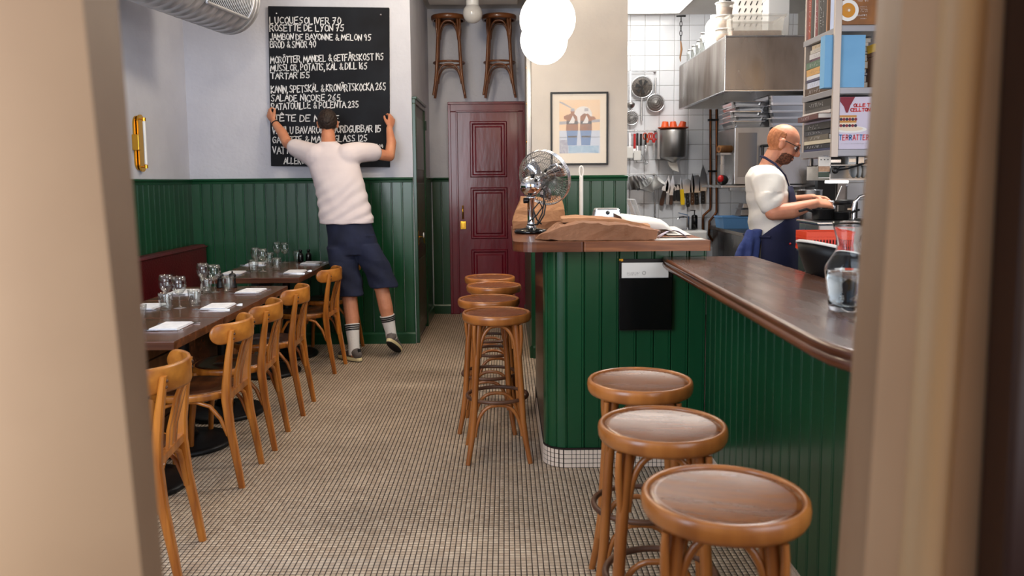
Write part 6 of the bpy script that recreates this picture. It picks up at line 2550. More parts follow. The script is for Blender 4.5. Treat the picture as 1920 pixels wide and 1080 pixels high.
MB().lathe([(0, 0), (.030, 0), (.032, .004), (.032, .125), (.026, .140), (.012, .145), (0, .146)], 20).build('bottle', 'black_gloss', so)
b = MB()
b.tube([(0, 0, .146), (0, 0, .185)], .006, 8)
b.bar((.008, 0, .188), (-.045, 0, .190), .014, .010)
b.build('pump', 'black_plastic', so)

# ---- chain over the hood edge
pt, pb_ = at(1277, 30, 7.98), at(1277, 120, 7.98)
ch = thing('hanging_chain', 'dangling chain and rope from the kitchen ceiling left of the hood', 'chain', tuple(pt))
L_ = (pt - pb_).z
for i in range(5):
    zc_ = -.03 - i * .045
    pts = [(.011 * math.cos(2 * PI * j / 12) * (1 if i % 2 else 0), .011 * math.cos(2 * PI * j / 12) * (0 if i % 2 else 1), zc_ + .027 * math.sin(2 * PI * j / 12)) for j in range(12)]
    MB().tube(pts, .004, 6, closed=True).build('link', 'black_iron', ch)
MB().tube([(0, 0, -.24), (.008, 0, -.32), (-.004, 0, -.40), (0, 0, -L_ * .95)], [.006, .011, .008, .004], 8).build('rope', 'crate_wood', ch)
MB().tube([(-.045, 0, .0), (.045, 0, 0)], .010, 8).build('ceiling_bar', 'black_iron', ch)

# ---- combi oven on its wall shelf
ox0, ox1 = at(1376, 300, 6.9).x, 2.60
oz1, oz0 = at(1400, 238, 6.9).z, at(1400, 347, 6.9).z
ov = thing('oven', 'wall-mounted stainless combi oven with a glass door and bar handle', 'oven', (0, 0, 0))
MB().box(ox0 + .03, ox1, 6.93, 7.55, oz0, oz1).build('body', 'steel', ov, bevel=.006)
MB().box(ox0, ox0 + .30, 6.885, 6.93, oz0 + .005, oz1 - .005).build('door', 'steel', ov, bevel=.005)
d_ = ov.children[-1]
mat('oven_glass', (110, 116, 126), .08, spec=.8, coat=.6)
MB().box(ox0 + .03, ox0 + .19, 6.880, 6.886, oz0 + .07, oz1 - .05).build('window', 'oven_glass', d_)
b = MB()
hx_ = ox0 + .225
b.tube([(hx_, 6.835, oz0 + .17), (hx_, 6.835, oz0 + .34)], .012, 10)
b.tube([(hx_, 6.885, oz0 + .33), (hx_, 6.83, oz0 + .33), (hx_ + .06, 6.83, oz0 + .335)], .011, 8)
b.tube([(hx_, 6.885, oz0 + .18), (hx_, 6.83, oz0 + .18)], .010, 8)
b.build('handle', 'black_plastic', d_)
MB().box(ox0 + .31, ox0 + .37, 6.90, 6.93, oz0 + .005, oz1 - .005).build('control_panel', 'black_gloss', ov, bevel=.003)
mat('display_green', (40, 120, 110), .3, emit=.5)
MB().box(ox0 + .322, ox0 + .358, 6.896, 6.900, oz0 + .27, oz0 + .37).build('display', 'display_green', ov.children[-1])
MB().box(ox0 + .38, ox1, 6.905, 6.93, oz0 + .005, oz1 - .005).build('side_cover', 'steel', ov, bevel=.003)
# bracket shelf under the oven
b = MB()
sx0 = at(1347, 350, 7.0).x
sh_ = thing('wall_shelf', 'narrow steel wall shelf carrying the combi oven', 'shelf', (0, 0, 0))
MB().box(sx0, 2.95, 6.90, 7.60, oz0 - .022, oz0 - .001).build('shelf_plate', 'steel', sh_, bevel=.003)
for x_ in (2.125, 2.8):
    b = MB()
    b.bar((x_, 7.0, oz0 - .04), (x_, 7.60, oz0 - .04), .03, .03)
    if x_ < 2.5:
        b.bar((x_, 7.58, oz0 - .06), (x_, 7.58, oz0 - .025), .03, .03)
        b.build('bracket', 'steel', sh_)
        continue
    b.bar((x_, 7.58, oz0 - .30), (x_, 7.58, oz0 + .3), .035, .03)
    b.bar((x_, 7.58, oz0 + .25), (x_, 8.26, oz0 + .25), .03, .03)
    b.bar((x_, 7.58, oz0 - .25), (x_, 8.26, oz0 - .25), .03, .03)
    b.build('bracket', 'steel', sh_)
c2 = at(1357, 348, 7.05)
o_ = MB()
o_.ball((0, 0, .045), (.05, .04, .045), 16, 10)
pz = thing('tape_dispenser', 'small red and black rounded object at the left end of the oven shelf', 'gadget', (c2.x - .01, 7.05, oz0 + .0))
o_.build('body', 'black_plastic', pz)
MB().ball((-.02, -.015, .055), (.030, .03, .034), 12, 8).build('cap', 'red', pz)
# rolled mat on a small bracket left of the oven
c2 = at(1363, 279, 6.95)
rm = thing('rolled_mat', 'brown rolled baking mat on a small bracket left of the oven', 'roll', (c2.x, 7.0, c2.z))
b = MB()
b.tube([(-.062, -.02, 0), (.055, .02, 0)], .032, 18)
b.build('roll', 'crate_wood', rm)
b = MB()
b.tube([(-.064, -.0205, 0), (-.0625, -.020, 0)], .016, 14)
b.build('core', 'seat_dark', rm)
MB().box(-.05, .09, -.03, .10, -.050, -.034).build('bracket', 'steel', rm)
MB().bar((.0, .10, -.05), (.0, .10, -.30), .03, .03).build('post', 'steel', rm)

# ---- stacks of steel pans on the oven
def pan(w_, d_, h_, lab, loc, rz=0, grp=None, rim=.016):
    t = thing('gastro_pan', lab, 'steel pan', loc, rz, grp)
    b = MB()
    def rr(w, d, z):
        pts = []
        r_ = min(.03, w * .3)
        for (cx, cy, a0_) in ((w - r_, d - r_, 0), (-w + r_, d - r_, PI / 2), (-w + r_, -d + r_, PI), (w - r_, -d + r_, 1.5 * PI)):
            for i in range(4):
                a_ = a0_ + PI / 2 * i / 3
                pts.append((cx + r_ * math.cos(a_), cy + r_ * math.sin(a_), z))
        return pts
    b.loft([rr(w_ * .90, d_ * .92, 0), rr(w_ - .006, d_ - .006, h_ - .004), rr(w_, d_, h_), rr(w_ + rim, d_ + rim, h_), rr(w_ + rim, d_ + rim, h_ + .004), rr(w_, d_, h_ + .004), rr(w_ * .90 - .003, d_ * .92 - .003, .004)], smooth=False)
    b.build('pan_body', 'steel_bright', t)
    return t
zt = oz1 + .001
cxl = at(1393, 220, 7.15).x
for i, (dx_, rz_) in enumerate(((0, 0), (.006, 2), (-.01, -3), (.012, 3), (-.004, -2))):
    pan(.135, .19, .05, ('bottom', 'second', 'third', 'fourth', 'top')[i] + ' shallow steel pan of the left stack on the oven', (cxl + dx_, 7.18, zt + i * .042), R(rz_), 'shallow steel pans stacked on the oven', .02)
cxr = at(1466, 220, 7.15).x
hz = zt
for i, (hh, dx_) in enumerate(((.07, 0), (.07, .01), (.075, -.006), (.10, .0))):
    pan(.175, .20, hh, ('bottom', 'second', 'third', 'tall topmost')[i] + ' steel pan of the right stack on the oven', (cxr + dx_, 7.18, hz), 0, 'deep steel pans stacked on the oven', .012)
    hz += hh * .78

# ---- steel wall panel behind the range
MBp = MB()
pl0, pl1 = at(1438, 300, 6.95), at(1577, 375, 6.95)
tag(MB().box(2.62, pl1.x, 7.02, 7.04, pl1.z, 2.05).build('splashback', 'steel'), 'large plain stainless panel behind the cook', 'splashback')
hk_ = thing('magnet', 'small red and blue magnet strip on the stainless panel', 'magnet', tuple(at(1529, 323, 7.0)))
MB().box(-.035, .025, .0, .019, -.008, .010).build('red_strip', 'red_plastic', hk_)
MB().box(.0, .025, .0, .019, .011, .026).build('blue_strip', 'blue_plastic', hk_)

# ---- lower cabinet with blue crate
cab = thing('steel_cabinet', 'stainless kitchen cabinet under the oven with a dark worktop edge', 'cabinet', (0, 0, 0))
MB().box(2.13, 2.9, 6.60, 8.24, .10, .895).build('body', 'steel', cab, bevel=.004)
MB().box(2.09, 2.93, 6.55, 8.26, .90, .935).build('worktop', 'steel_smudged', cab, bevel=.004)
b = MB()
for (x_, y_) in ((2.17, 6.65), (2.85, 6.65), (2.17, 8.2), (2.85, 8.2)):
    b.tube([(x_, y_, 0), (x_, y_, .1)], .02, 10)
b.build('feet', 'black_plastic', cab)
MB().box(2.115, 2.13, 6.72, 6.80, .72, .80).build('switch_box', 'black_plastic', cab, bevel=.004)
bc_ = thing('storage_crate', 'light blue plastic crate on the steel cabinet left of the cook', 'crate', (2.272, 7.80, .9355), R(1))
def open_box(w, d, h, th=.006, taper=.93):
    b = MB()
    def q(w_, d_, z_): return [(-w_, -d_, z_), (w_, -d_, z_), (w_, d_, z_), (-w_, d_, z_)]
    b.loft([q(w * taper, d * taper, 0), q(w, d, h), q(w - th, d - th, h), q(w * taper - th, d * taper - th, th)], smooth=False)
    return b
open_box(.20, .145, .115).build('crate_body', 'blue_plastic', bc_)
b = MB()
b.box(-.206, .206, -.152, -.140, .100, .116)
b.box(-.206, .206, .140, .152, .100, .116)
b.box(-.206, -.195, -.140, .140, .100, .116)
b.box(.195, .206, -.140, .140, .100, .116)
b.build('rim', 'blue_plastic', bc_, bevel=.003)
t = thing('lidded_pan', 'upturned steel pans resting on the blue crate', 'steel pan', (2.40, 7.80, 1.0525))
b = MB()
def q_(w_, d_, z_): return [(-w_, -d_, z_), (w_, -d_, z_), (w_, d_, z_), (-w_, d_, z_)]
b.loft([q_(.165, .11, 0), q_(.165, .11, .006), q_(.140, .095, .008), q_(.125, .085, .065), q_(.14, .095, .068), q_(.14, .095, .074), q_(.118, .08, .078), q_(.108, .075, .125)], smooth=False)
b.build('pan_body', 'steel_bright', t, bevel=.006)

# ---- worktop behind the low bar, range and equipment right of the cook
wt = thing('prep_counter', 'stainless prep counter behind the low bar', 'counter', (0, 0, 0))
MB().box(1.44, 2.4, 1.9, 4.33, .885, .92).build('worktop', 'steel', wt, bevel=.004)
MB().box(1.50, 2.36, 1.95, 4.28, .08, .883).build('body', 'steel', wt)
MB().box(1.204, 1.44, 1.9, 3.70, .885, .92).build('worktop', 'steel', wt, bevel=.004)
b = MB()
for x_ in (1.55, 2.3):
    for y_ in (2.0, 4.2):
        b.tube([(x_, y_, 0), (x_, y_, .08)], .02, 8)
b.build('feet', 'black_plastic', wt)
bm_x0 = at(1497, 470, 4.27).x
zt_ = at(1540, 416, 4.0).z
bn = thing('bain_marie', 'tall stainless food warmer with a rimmed top beside the cook', 'food warmer', (0, 0, 0))
MB().box(bm_x0, bm_x0 + .34, 4.0, 4.27, .921, zt_ - .015).build('body', 'steel', bn, bevel=.006)
open_b = MB()
open_b.box(bm_x0 - .012, bm_x0 + .352, 3.985, 4.285, zt_ - .014, zt_)
open_b.build('rim', 'steel_bright', bn, bevel=.004)
MB().box(bm_x0 + .02, bm_x0 + .32, 4.02, 4.25, zt_ + .0005, zt_ + .004).build('well', 'black_iron', bn)
c2 = at(1543, 445, 3.75)
rc_ = thing('plastic_basket', 'bright red perforated plastic basket in front of the food warmer', 'basket', (c2.x + .01, 3.74, .921), R(-4))
mat('red_orange', (232, 66, 24), .35)
RB = MB()
ztot = at(1540, 434, 3.7).z - .921
zb1 = .088
rc_.location.z = .921 + ztot - zb1
sb_ = thing('steel_container', 'plain stainless container under the red basket', 'container', (rc_.location.x, 3.74, .921), R(-4))
MB().box(-.105, .105, -.075, .075, 0, ztot - zb1 - .001).build('body', 'steel', sb_, bevel=.006)
MB().box(-.112, .112, -.082, .082, ztot - zb1 - .012, ztot - zb1 - .002).build('rim', 'steel_bright', sb_, bevel=.002)
w_ = .115
# walls made of bars: rim, base, uprights
for z_, h_ in ((.0, .012), (zb1 - .022, .022), (zb1 * .60, .012)):
    RB.box(-w_, w_, -.085, -.079, z_, z_ + h_)
    RB.box(-w_, w_, .079, .085, z_, z_ + h_)
    RB.box(-w_, -w_ + .006, -.079, .079, z_, z_ + h_)
    RB.box(w_ - .006, w_, -.079, .079, z_, z_ + h_)
RB.build('rim', 'red_orange', rc_)
RB = MB()
n_ = 16
for i in range(n_ + 1):
    x_ = -w_ + .004 + (2 * w_ - .008) * i / n_
    for y_ in (-.082, .082):
        RB.box(x_ - .0035, x_ + .0035, y_ - .002, y_ + .002, .010, zb1 - .01)
for i in range(11):
    y_ = -.075 + .15 * i / 10
    for x_ in (-w_ + .003, w_ - .003):
        RB.box(x_ - .002, x_ + .002, y_ - .003, y_ + .003, .010, zb1 - .01)
RB.build('bars', 'red_plastic', rc_)
MB().box(-w_ + .007, w_ - .007, -.078, .078, .0, .010).build('base', 'red_orange', rc_)
MB().box(-w_ + .012, w_ - .012, -.074, .074, .011, zb1 * .55).build('contents', 'black_plastic', rc_)

# big dark mixing bowl, tilted
cbw = at(1572, 470, 3.12)
bo = thing('mixing_bowl', 'large dark bowl with a pale rim, holding something pinkish, on the prep counter', 'bowl', (cbw.x, 3.12, .921))
zr = cbw.z - .921
Tb = xf((0, 0, zr - .0), rx=R(-4), ry=R(15))
MB().lathe([(.045, -.155), (.06, -.15), (.105, -.10), (.140, -.045), (.158, -.004), (.152, -.004), (.134, -.045), (.098, -.098), (0, -.14)], 40, Tb).build('bowl_body', 'black_iron', bo)
b = MB()
b.lathe([(.150, -.004), (.162, -.006), (.163, .002), (.157, .006), (.150, .003), (.150, -.004)], 40, Tb, cap=False)
b.build('rim', 'paper', bo)
mat('pink_dough', (232, 172, 148), .6)
MB().lathe([(.142, -.028), (.12, -.008), (.06, .012), (0, .018)], 32, Tb).build('contents', 'pink_dough', bo)
MB().lathe([(.055, 0), (.052, .006), (.045, zr - .150)], 24).build('foot', 'black_iron', bo)

# range behind the cook's hands
rg = thing('range', 'dark steel range with burners behind the cook\'s hands', 'range', (0, 0, 0))
MB().box(1.98, 2.9, 5.35, 6.3, .08, .90).build('body', 'steel', rg, bevel=.004)
MB().box(1.96, 2.92, 5.33, 6.32, .90, .93).build('top', 'black_iron', rg, bevel=.004)
b = MB()
for x_ in (2.05, 2.85):
    for y_ in (5.42, 6.25):
        b.tube([(x_, y_, 0), (x_, y_, .08)], .02, 8)
b.build('feet', 'black_plastic', rg)
for i, (x_, y_) in enumerate(((2.2, 5.6), (2.55, 5.6), (2.2, 6.0), (2.55, 6.0))):
    b = MB()
    for k_ in range(4):
        a_ = PI / 4 * k_
        b.bar((x_ - .12 * math.cos(a_), y_ - .12 * math.sin(a_), .942), (x_ + .12 * math.cos(a_), y_ + .12 * math.sin(a_), .942), .01, .018)
    b.build('burner_grate', 'black_iron', rg)
c2 = at(1505, 386, 5.62)
def pot(x, y, z, r_, h_, lab, m='steel_bright', handle=True, grp=None):
    t = thing('cooking_pot', lab, 'pot', (x, y, z), group=grp)
    MB().lathe([(0, 0), (r_ - .004, 0), (r_, .005), (r_, h_ - .003), (r_ + .004, h_), (r_ - .003, h_), (r_ - .004, .006), (0, .006)], 32).build('pot_body', m, t)
    if handle:
        for s_ in (-1, 1):
            MB().tube([(s_ * r_, -.035, h_ * .8), (s_ * (r_ + .035), -.03, h_ * .82), (s_ * (r_ + .035), .03, h_ * .82), (s_ * r_, .035, h_ * .8)], .005, 7).build('handle', m, t)
    return t
pot(at(1508, 386, 5.6).x + .02, 5.62, .951, .105, at(1508, 356, 5.6).z - .951, 'tall steel stock pot on the range behind the cook\'s hands')
pot(at(1562, 386, 5.6).x, 5.62, .951, .075, .12, 'smaller steel pot behind the food warmer')
pz = pot(at(1552, 400, 4.12).x - .02, 4.13, zt_ + .0045, .055, .055, 'black pan resting on the food warmer', 'black_iron', False)
MB().tube([(-.05, 0, .04), (-.09, -.01, .055), (-.13, -.015, .045)], .007, 8).build('handle', 'black_iron', pz)
pz = pot(at(1575, 400, 4.12).x + .0, 4.12, zt_ + .0045, .045, .04, 'small black ladle pan at the right end of the food warmer', 'black_iron', False)
MB().tube([(.04, 0, .03), (.10, .0, .05)], .006, 8).build('handle', 'black_iron', pz)
# dark upright equipment at the back right
cc = at(1580, 395, 6.7)
sc_ = thing('steel_column', 'dark steel column standing behind the range', 'column', (cc.x - .02, 6.72, .9345))
MB().box(-.035, .035, -.035, .035, -.8345, .60).build('post', 'steel_smudged', sc_, bevel=.004)
MB().box(-.20, -.05, -.03, .03, .0, .56).build('dark_panel', 'black_iron', sc_, bevel=.004)
cr_ = at(1583, 390, 4.9)
bt = thing('pepper_grinder_box', 'black boxes with a yellow mark stacked near the curved tap', 'box', (cr_.x + .02, 4.9, .9205))
MB().box(-.045, .05, -.05, .05, 0, .20).build('lower_box', 'black_plastic', bt, bevel=.004)
MB().box(-.035, .045, -.045, .05, .201, .36).build('upper_box', 'black_plastic', bt, bevel=.004)
MB().box(-.02, .012, -.0515, -.050, .09, .105).build('mark', 'yellow', bt)
MB().box(-.02, .018, -.0465, -.045, .30, .312).build('mark', 'steel_bright', bt)
MB().box(1.98, 2.9, 4.45, 5.3, .0, .919).build('equipment_cabinet', 'steel')
tag(bpy.data.objects['equipment_cabinet'], 'low stainless cabinet between the food warmer and the range', 'cabinet')
ct_ = at(1600, 400, 4.15)
tpp = thing('kitchen_tap', 'tall curved chrome tap at the right end of the prep counter', 'tap', (ct_.x, 4.15, .921))
za = at(1600, 366, 4.15).z - .921
b = MB()
b.tube([(0, 0, 0), (0, 0, .02)], .022, 14)
b.tube([(0, 0, 0), (0, 0, za - .07), (.006, 0, za - .035), (.03, 0, za - .008), (.06, 0, za), (.14, 0, za)], .0095, 10)
b.build('neck', 'chrome', tpp)

# ================================================================ COOKBOOK SHELF hanging over the counter
bs = thing('hanging_bookshelf', 'grey metal shelf unit hanging over the counter, packed with cookbooks', 'shelf', (0, 0, 0))
mat('shelf_metal', (150, 150, 156), .4, .6)
mat('shelf_post', (188, 176, 166), .35, .4)
SX0, SX1, SY0, SY1 = 1.586, 2.35, 3.85, 4.32
levels = [(2.105, 2.135), (1.815, 1.845), (1.520, 1.553)]
for z0_, z1_ in levels:
    MB().box(SX0 - .002, SX1, SY0 + .002, SY1, z0_, z1_).build('shelf_board', 'shelf_metal', bs, bevel=.002)
for (x_, y_) in ((SX0, SY0), (SX0 + .03, SY1 - .02), (SX1 - .03, SY0), (SX1 - .03, SY1 - .02)):
    MB().box(x_ - .030, x_ + .003, y_ - .008, y_ + .010, 1.516, ZC).build('post', 'shelf_post', bs, bevel=.002)

def book(loc, w, h, t_, col, lab, rot=(0, 0, 0), grp=None, page=True, title=None, tcol='chalk', name='book'):
    """upright book: spine faces -x (local), width w along +x, thickness t_ along y, height h"""
    o_ = thing(name, lab, 'book', loc, group=grp, rot=rot)
    mn = 'book_%d_%d_%d' % col
    if mn not in MATS:
        mat(mn, col, .45, coat=.15)
    b = MB()
    b.box(0, .003, 0, t_, 0, h)
    b.box(.003, w, 0, .0022, 0, h)
    b.box(.003, w, t_ - .0022, t_, 0, h)
    b.build('cover', mn, o_)
    MB().box(.0035, w - .004, .0026, t_ - .0026, .003, h - .003).build('pages', 'paper', o_)
    if title:
        mbx = stroke_text(title, h * .12, t_ * .28, h * .62, t_ * .42, th=.0014, jit=.01, dx=(0, 0, 1), dz=(0, 1, 0), dn=(-1, 0, 0), org=(0, 0, 0), seed=5)
        mbx.build('spine_title', tcol, o_)
    return o_

# top shelf: upright books, spines towards the room
y_ = SY1 - .05
cols = [((150, 52, 24), .032), ((58, 58, 54), .020), ((24, 24, 26), .024), ((226, 220, 216), .010), ((122, 40, 48), .030), ((96, 92, 84), .018), ((22, 22, 26), .034), ((40, 38, 40), .026), ((28, 28, 34), .022), ((176, 130, 96), .012)]
names = ['orange-brown', 'dark grey', 'black', 'thin white', 'wine red', 'olive grey', 'thick black', 'charcoal', 'blue-black', 'thin tan']
pos = ['at the far left end', 'beside the orange-brown one', 'left of the thin white one', 'left of the wine red one', 'in the middle of the row', 'right of the wine red one', 'past the olive grey one', 'before the blue-black one', 'near the thin tan one', 'next to the pale blue-white book']
for (c2, t_), nm, ps in zip(cols, names, pos):
    y_ -= t_ + .002
    book((SX0 + .004, y_, 2.1355), .20, .31 - t_ * .6, t_, c2, nm + ' cookbook standing on the top shelf, ' + ps, grp='upright cookbooks on the top shelf', title=marks(9, int(t_ * 1000)) if t_ > .025 else None)
book((SX0 + .006, SY0 + .085, 2.1355), .22, .33, .056, (190, 204, 236), 'thick pale blue-white cookbook on the top shelf beside the metal post', grp='upright cookbooks on the top shelf')
# big light blue book, middle shelf, standing cover to the front
bb = thing('book', 'large plain light blue book standing cover-out on the middle shelf', 'book', (1.520, SY0 + .013, 1.8455))
mat('book_lightblue', (120, 176, 216), .55, col2=(108, 164, 206), scale=4)
mbx = MB()
mbx.box(0, .006, 0, .055, 0, .245)
mbx.box(.006, .192, 0, .003, 0, .245)
mbx.box(.006, .192, .052, .055, 0, .245)
mbx.build('cover', 'book_lightblue', bb)
MB().box(.007, .187, .004, .051, .004, .241).build('pages', 'paper', bb)
bb.rotation_euler = (0, 0, R(0))
# middle shelf stack lying flat, spines to the room
def flat_stack(z_, items, y0, y1, grp, where, x_in=.0):
    for k_, (c2, t_, nm, dx_, dy_, tl) in enumerate(items):
        ln = (y1 - y0) - dy_
        o_ = thing('book', nm + ' ' + where, 'book', (SX0 + .004 + dx_, y1 - dy_ * .5, z_), group=grp, rot=(0, 0, R(tl)))
        mn = 'book_%d_%d_%d' % c2
        if mn not in MATS:
            mat(mn, c2, .45, coat=.15)
        b = MB()
        b.box(0, .003, -ln, 0, 0, t_)
        b.box(.003, .19, -ln, 0, 0, .0022)
        b.box(.003, .19, -ln, 0, t_ - .0022, t_)
        b.build('cover', mn, o_)
        MB().box(.0035, .186, -ln + .003, -.003, .0026, t_ - .0026).build('pages', 'paper', o_)
        if t_ > .018:
            mbx = stroke_text(marks(12, k_ * 7 + int(t_ * 1000)), 0, t_ * .28, ln * .5, t_ * .44, th=.0016, jit=.01, dx=(0, -1, 0), dz=(0, 0, 1), dn=(-1, 0, 0), org=(0, -ln * .15, 0), seed=5)
            mbx.build('spine_title', 'chalk' if sum(c2) < 380 else 'black_plastic', o_)
        z_ += t_ + .0012
flat_stack(1.8455, [((72, 50, 34), .036, 'brown leather-like book at the bottom', 0, 0, 0), ((200, 206, 226), .030, 'white-blue book second from the bottom', .004, .03, 1), ((60, 58, 90), .012, 'thin violet book', .0, .02, -1), ((212, 212, 218), .018, 'pale grey book above the thin violet one', .0, .03, 2),
                    ((206, 160, 96), .034, 'fat tan book', .002, .01, 0), ((74, 104, 82), .034, 'green book above the fat tan one', -.002, .02, 1), ((90, 52, 76), .012, 'thin plum book', .01, .05, -2), ((196, 194, 196), .026, 'light grey book under the topmost ones', .006, .06, 1),
                    ((186, 180, 172), .020, 'stone coloured book, third from the top', .008, .07, -1), ((196, 178, 150), .022, 'cream book lying topmost but one', .012, .09, 3)], SY0 + .10, SY1 - .03, 'cookbooks lying on the middle shelf', 'of the flat pile on the middle shelf')
flat_stack(1.5535, [((44, 50, 84), .012, 'thin navy book at the bottom', 0, .02, 0), ((26, 26, 28), .022, 'black book second from the bottom', 0, .0, 1), ((202, 192, 168), .018, 'cream book third from the bottom', 0, .02, 0), ((96, 88, 74), .026, 'olive brown book', .008, .08, -2), ((60, 60, 64), .024, 'charcoal book above the olive brown one', .0, .02, 2),
                    ((30, 30, 32), .034, 'thick black book in the middle', 0, .02, -1), ((176, 166, 180), .010, 'thin lilac book', 0, .0, 1), ((84, 34, 32), .026, 'dark red book jutting out', -.04, .04, -4), ((212, 206, 200), .016, 'white book above the dark red one', -.012, .02, 1), ((64, 60, 60), .018, 'dark grey book under the top one', 0, .05, 0),
                    ((34, 33, 34), .038, 'thick black scrawl-titled book on top', .0, .03, 2)], SY0 + .075, SY1 - .02, 'cookbooks lying on the bottom shelf', 'of the flat pile on the bottom shelf')

# cover-out books (flat printed fronts)
def cover_book(x0, x1, y0, t_, z0, z1, m, lab):
    o_ = thing('book', lab, 'book', (x0, y0, z0))
    MB().box(0, x1 - x0, 0, .003, 0, z1 - z0).build('front_cover', m, o_)
    MB().box(.003, x1 - x0 - .003, .0032, t_ - .0032, .003, z1 - z0 - .003).build('pages', 'paper', o_)
    MB().box(0, x1 - x0, t_ - .003, t_, 0, z1 - z0).build('back_cover', m, o_)
    return o_
def disc(o_, cx, cz, r_, m, lay, ry_=None, n_=24, nm='print'):
    b = MB()
    b.add([(cx + r_ * math.cos(2 * PI * i / n_), -.0003 * lay, cz + (ry_ or r_) * math.sin(2 * PI * i / n_)) for i in range(n_)], [tuple(range(n_))])
    return b.build(nm, m, o_)
def qd(o_, x0, x1, z0, z1, m, lay):
    b = MB()
    b.add([(x0, -.0003 * lay, z0), (x1, -.0003 * lay, z0), (x1, -.0003 * lay, z1), (x0, -.0003 * lay, z1)], [(0, 1, 2, 3)])
    return b.build('print', m, o_)
mat('cover_pale', (206, 198, 216), .4, coat=.3)
mat('cover_brown', (112, 70, 34), .4, col2=(160, 100, 44), scale=6, coat=.3)
mat('print_pink', (228, 92, 104), .6)
mat('print_cyan', (56, 128, 190), .6)
mat('print_red', (222, 52, 50), .6)
mat('print_cake', (198, 140, 74), .7)
mat('print_berry', (128, 24, 46), .5)
mat('print_berry_dark', (40, 34, 64), .5)
mat('print_gold', (206, 138, 40), .6)
mat('print_cream', (232, 214, 190), .6)
bk1 = cover_book(SX0 + .006, SX0 + .158, SY0 - .002, .022, 1.5535, 1.800, 'cover_pale', 'pale cookbook with a berry cake and coloured title on the bottom shelf')
Wc, Hc = .164, .2465
disc(bk1, .055, .093, .078, 'white_ceramic', 2, .016)
disc(bk1, .055, .096, .060, 'print_cream', 3, .010)
for zz in (.150, .125):
    qd(bk1, .001, .082, zz, zz + .010, 'print_cake', 4)
qd(bk1, .001, .080, .103, .150, 'print_cream', 3.5)
for r_ in range(2):
    for k_ in range(6):
        disc(bk1, .008 + k_ * .014, .141 - r_ * .030, .0072, 'print_berry' if (k_ + r_) % 2 else 'print_berry_dark', 5, None, 12)
b = MB()
b.add([(.001, -.0012, .246), (.072, -.0012, .246), (.050, -.0012, .205), (.040, -.0012, .172), (.030, -.0012, .172), (.020, -.0012, .200), (.001, -.0012, .225)], [(6, 5, 4, 3, 2, 1, 0)])
b.build('print', 'print_berry', bk1)
stroke_text('OLLE T', .066, .200, .080, .014, th=.0042, jit=.02, lift=.0015).build('title', 'print_red', bk1)
stroke_text('CELLTON', .052, .178, .096, .015, th=.0042, jit=.02, lift=.0015, seed=4).build('title', 'print_red', bk1)
xx = .002
for k_, chh in enumerate('TERRATTER'):
    stroke_text(chh, xx, .043, .0135, .024, th=.0044, jit=.01, lift=.0015, seed=k_).build('title', 'print_cyan' if k_ in (0, 3, 6) else 'print_pink', bk1)
    xx += .0163
stroke_text(marks(46, 9), .008, .024, .13, .004, th=.0008, jit=0, lift=.0015).build('title', 'print_haze', bk1)
bk2 = cover_book(SX0 + .006, SX0 + .178, SY0 - .002, .026, 2.1355, 2.375, 'cover_brown', 'brown cookbook with a white soup plate and the word pub, top shelf')
disc(bk2, .026, .066, .050, 'white_ceramic', 2)
disc(bk2, .026, .066, .034, 'print_gold', 3)
disc(bk2, .026, .070, .016, 'print_cake', 4, .011)
disc(bk2, .030, .066, .006, 'print_cream', 5)
for k_, (tx, xx_, zz_, ww_, hh_, th_) in enumerate(((marks(12, 1), .070, .106, .048, .006, .0012), (marks(14, 2), .068, .040, .050, .006, .0012), (marks(16, 3), .082, .074, .036, .003, .0006), (marks(14, 4), .086, .066, .032, .003, .0006), (marks(12, 5), .082, .082, .030, .003, .0006), (marks(14, 6), .084, .058, .034, .003, .0006), (marks(14, 7), .084, .026, .030, .003, .0006))):
    stroke_text(tx, xx_, zz_, ww_, hh_, th=th_, jit=0, lift=.0015).build('title', 'chalk', bk2)
# lowercase "pub"
b = MB()
def arcpts(cx, cz, r_, a0_, a1_, n_=14):
    return [Vector((cx + r_ * math.cos(a0_ + (a1_ - a0_) * i / n_), -.0016, cz + r_ * math.sin(a0_ + (a1_ - a0_) * i / n_))) for i in range(n_ + 1)]
def ribbon(mbx, pts, th):
    for p_, q_2 in zip(pts, pts[1:]):
        t_ = (q_2 - p_).normalized()
        sd_ = Vector((-t_.z, 0, t_.x)) * th / 2
        mbx.add([p_ - sd_, q_2 - sd_, q_2 + sd_, p_ + sd_], [(0, 1, 2, 3)])
ribbon(b, arcpts(.080, .128, .009, 0, 2 * PI, 20), .003)
ribbon(b, [Vector((.071, -.0016, .112)), Vector((.071, -.0016, .137))], .003)
ribbon(b, [Vector((.095, -.0016, .137)), Vector((.095, -.0016, .127))] + arcpts(.103, .127, .008, PI, 2 * PI) + [Vector((.111, -.0016, .137))], .003)
ribbon(b, arcpts(.128, .128, .009, 0, 2 * PI, 20), .003)
ribbon(b, [Vector((.119, -.0016, .119)), Vector((.119, -.0016, .150))], .003)
b.build('title', 'chalk', bk2)
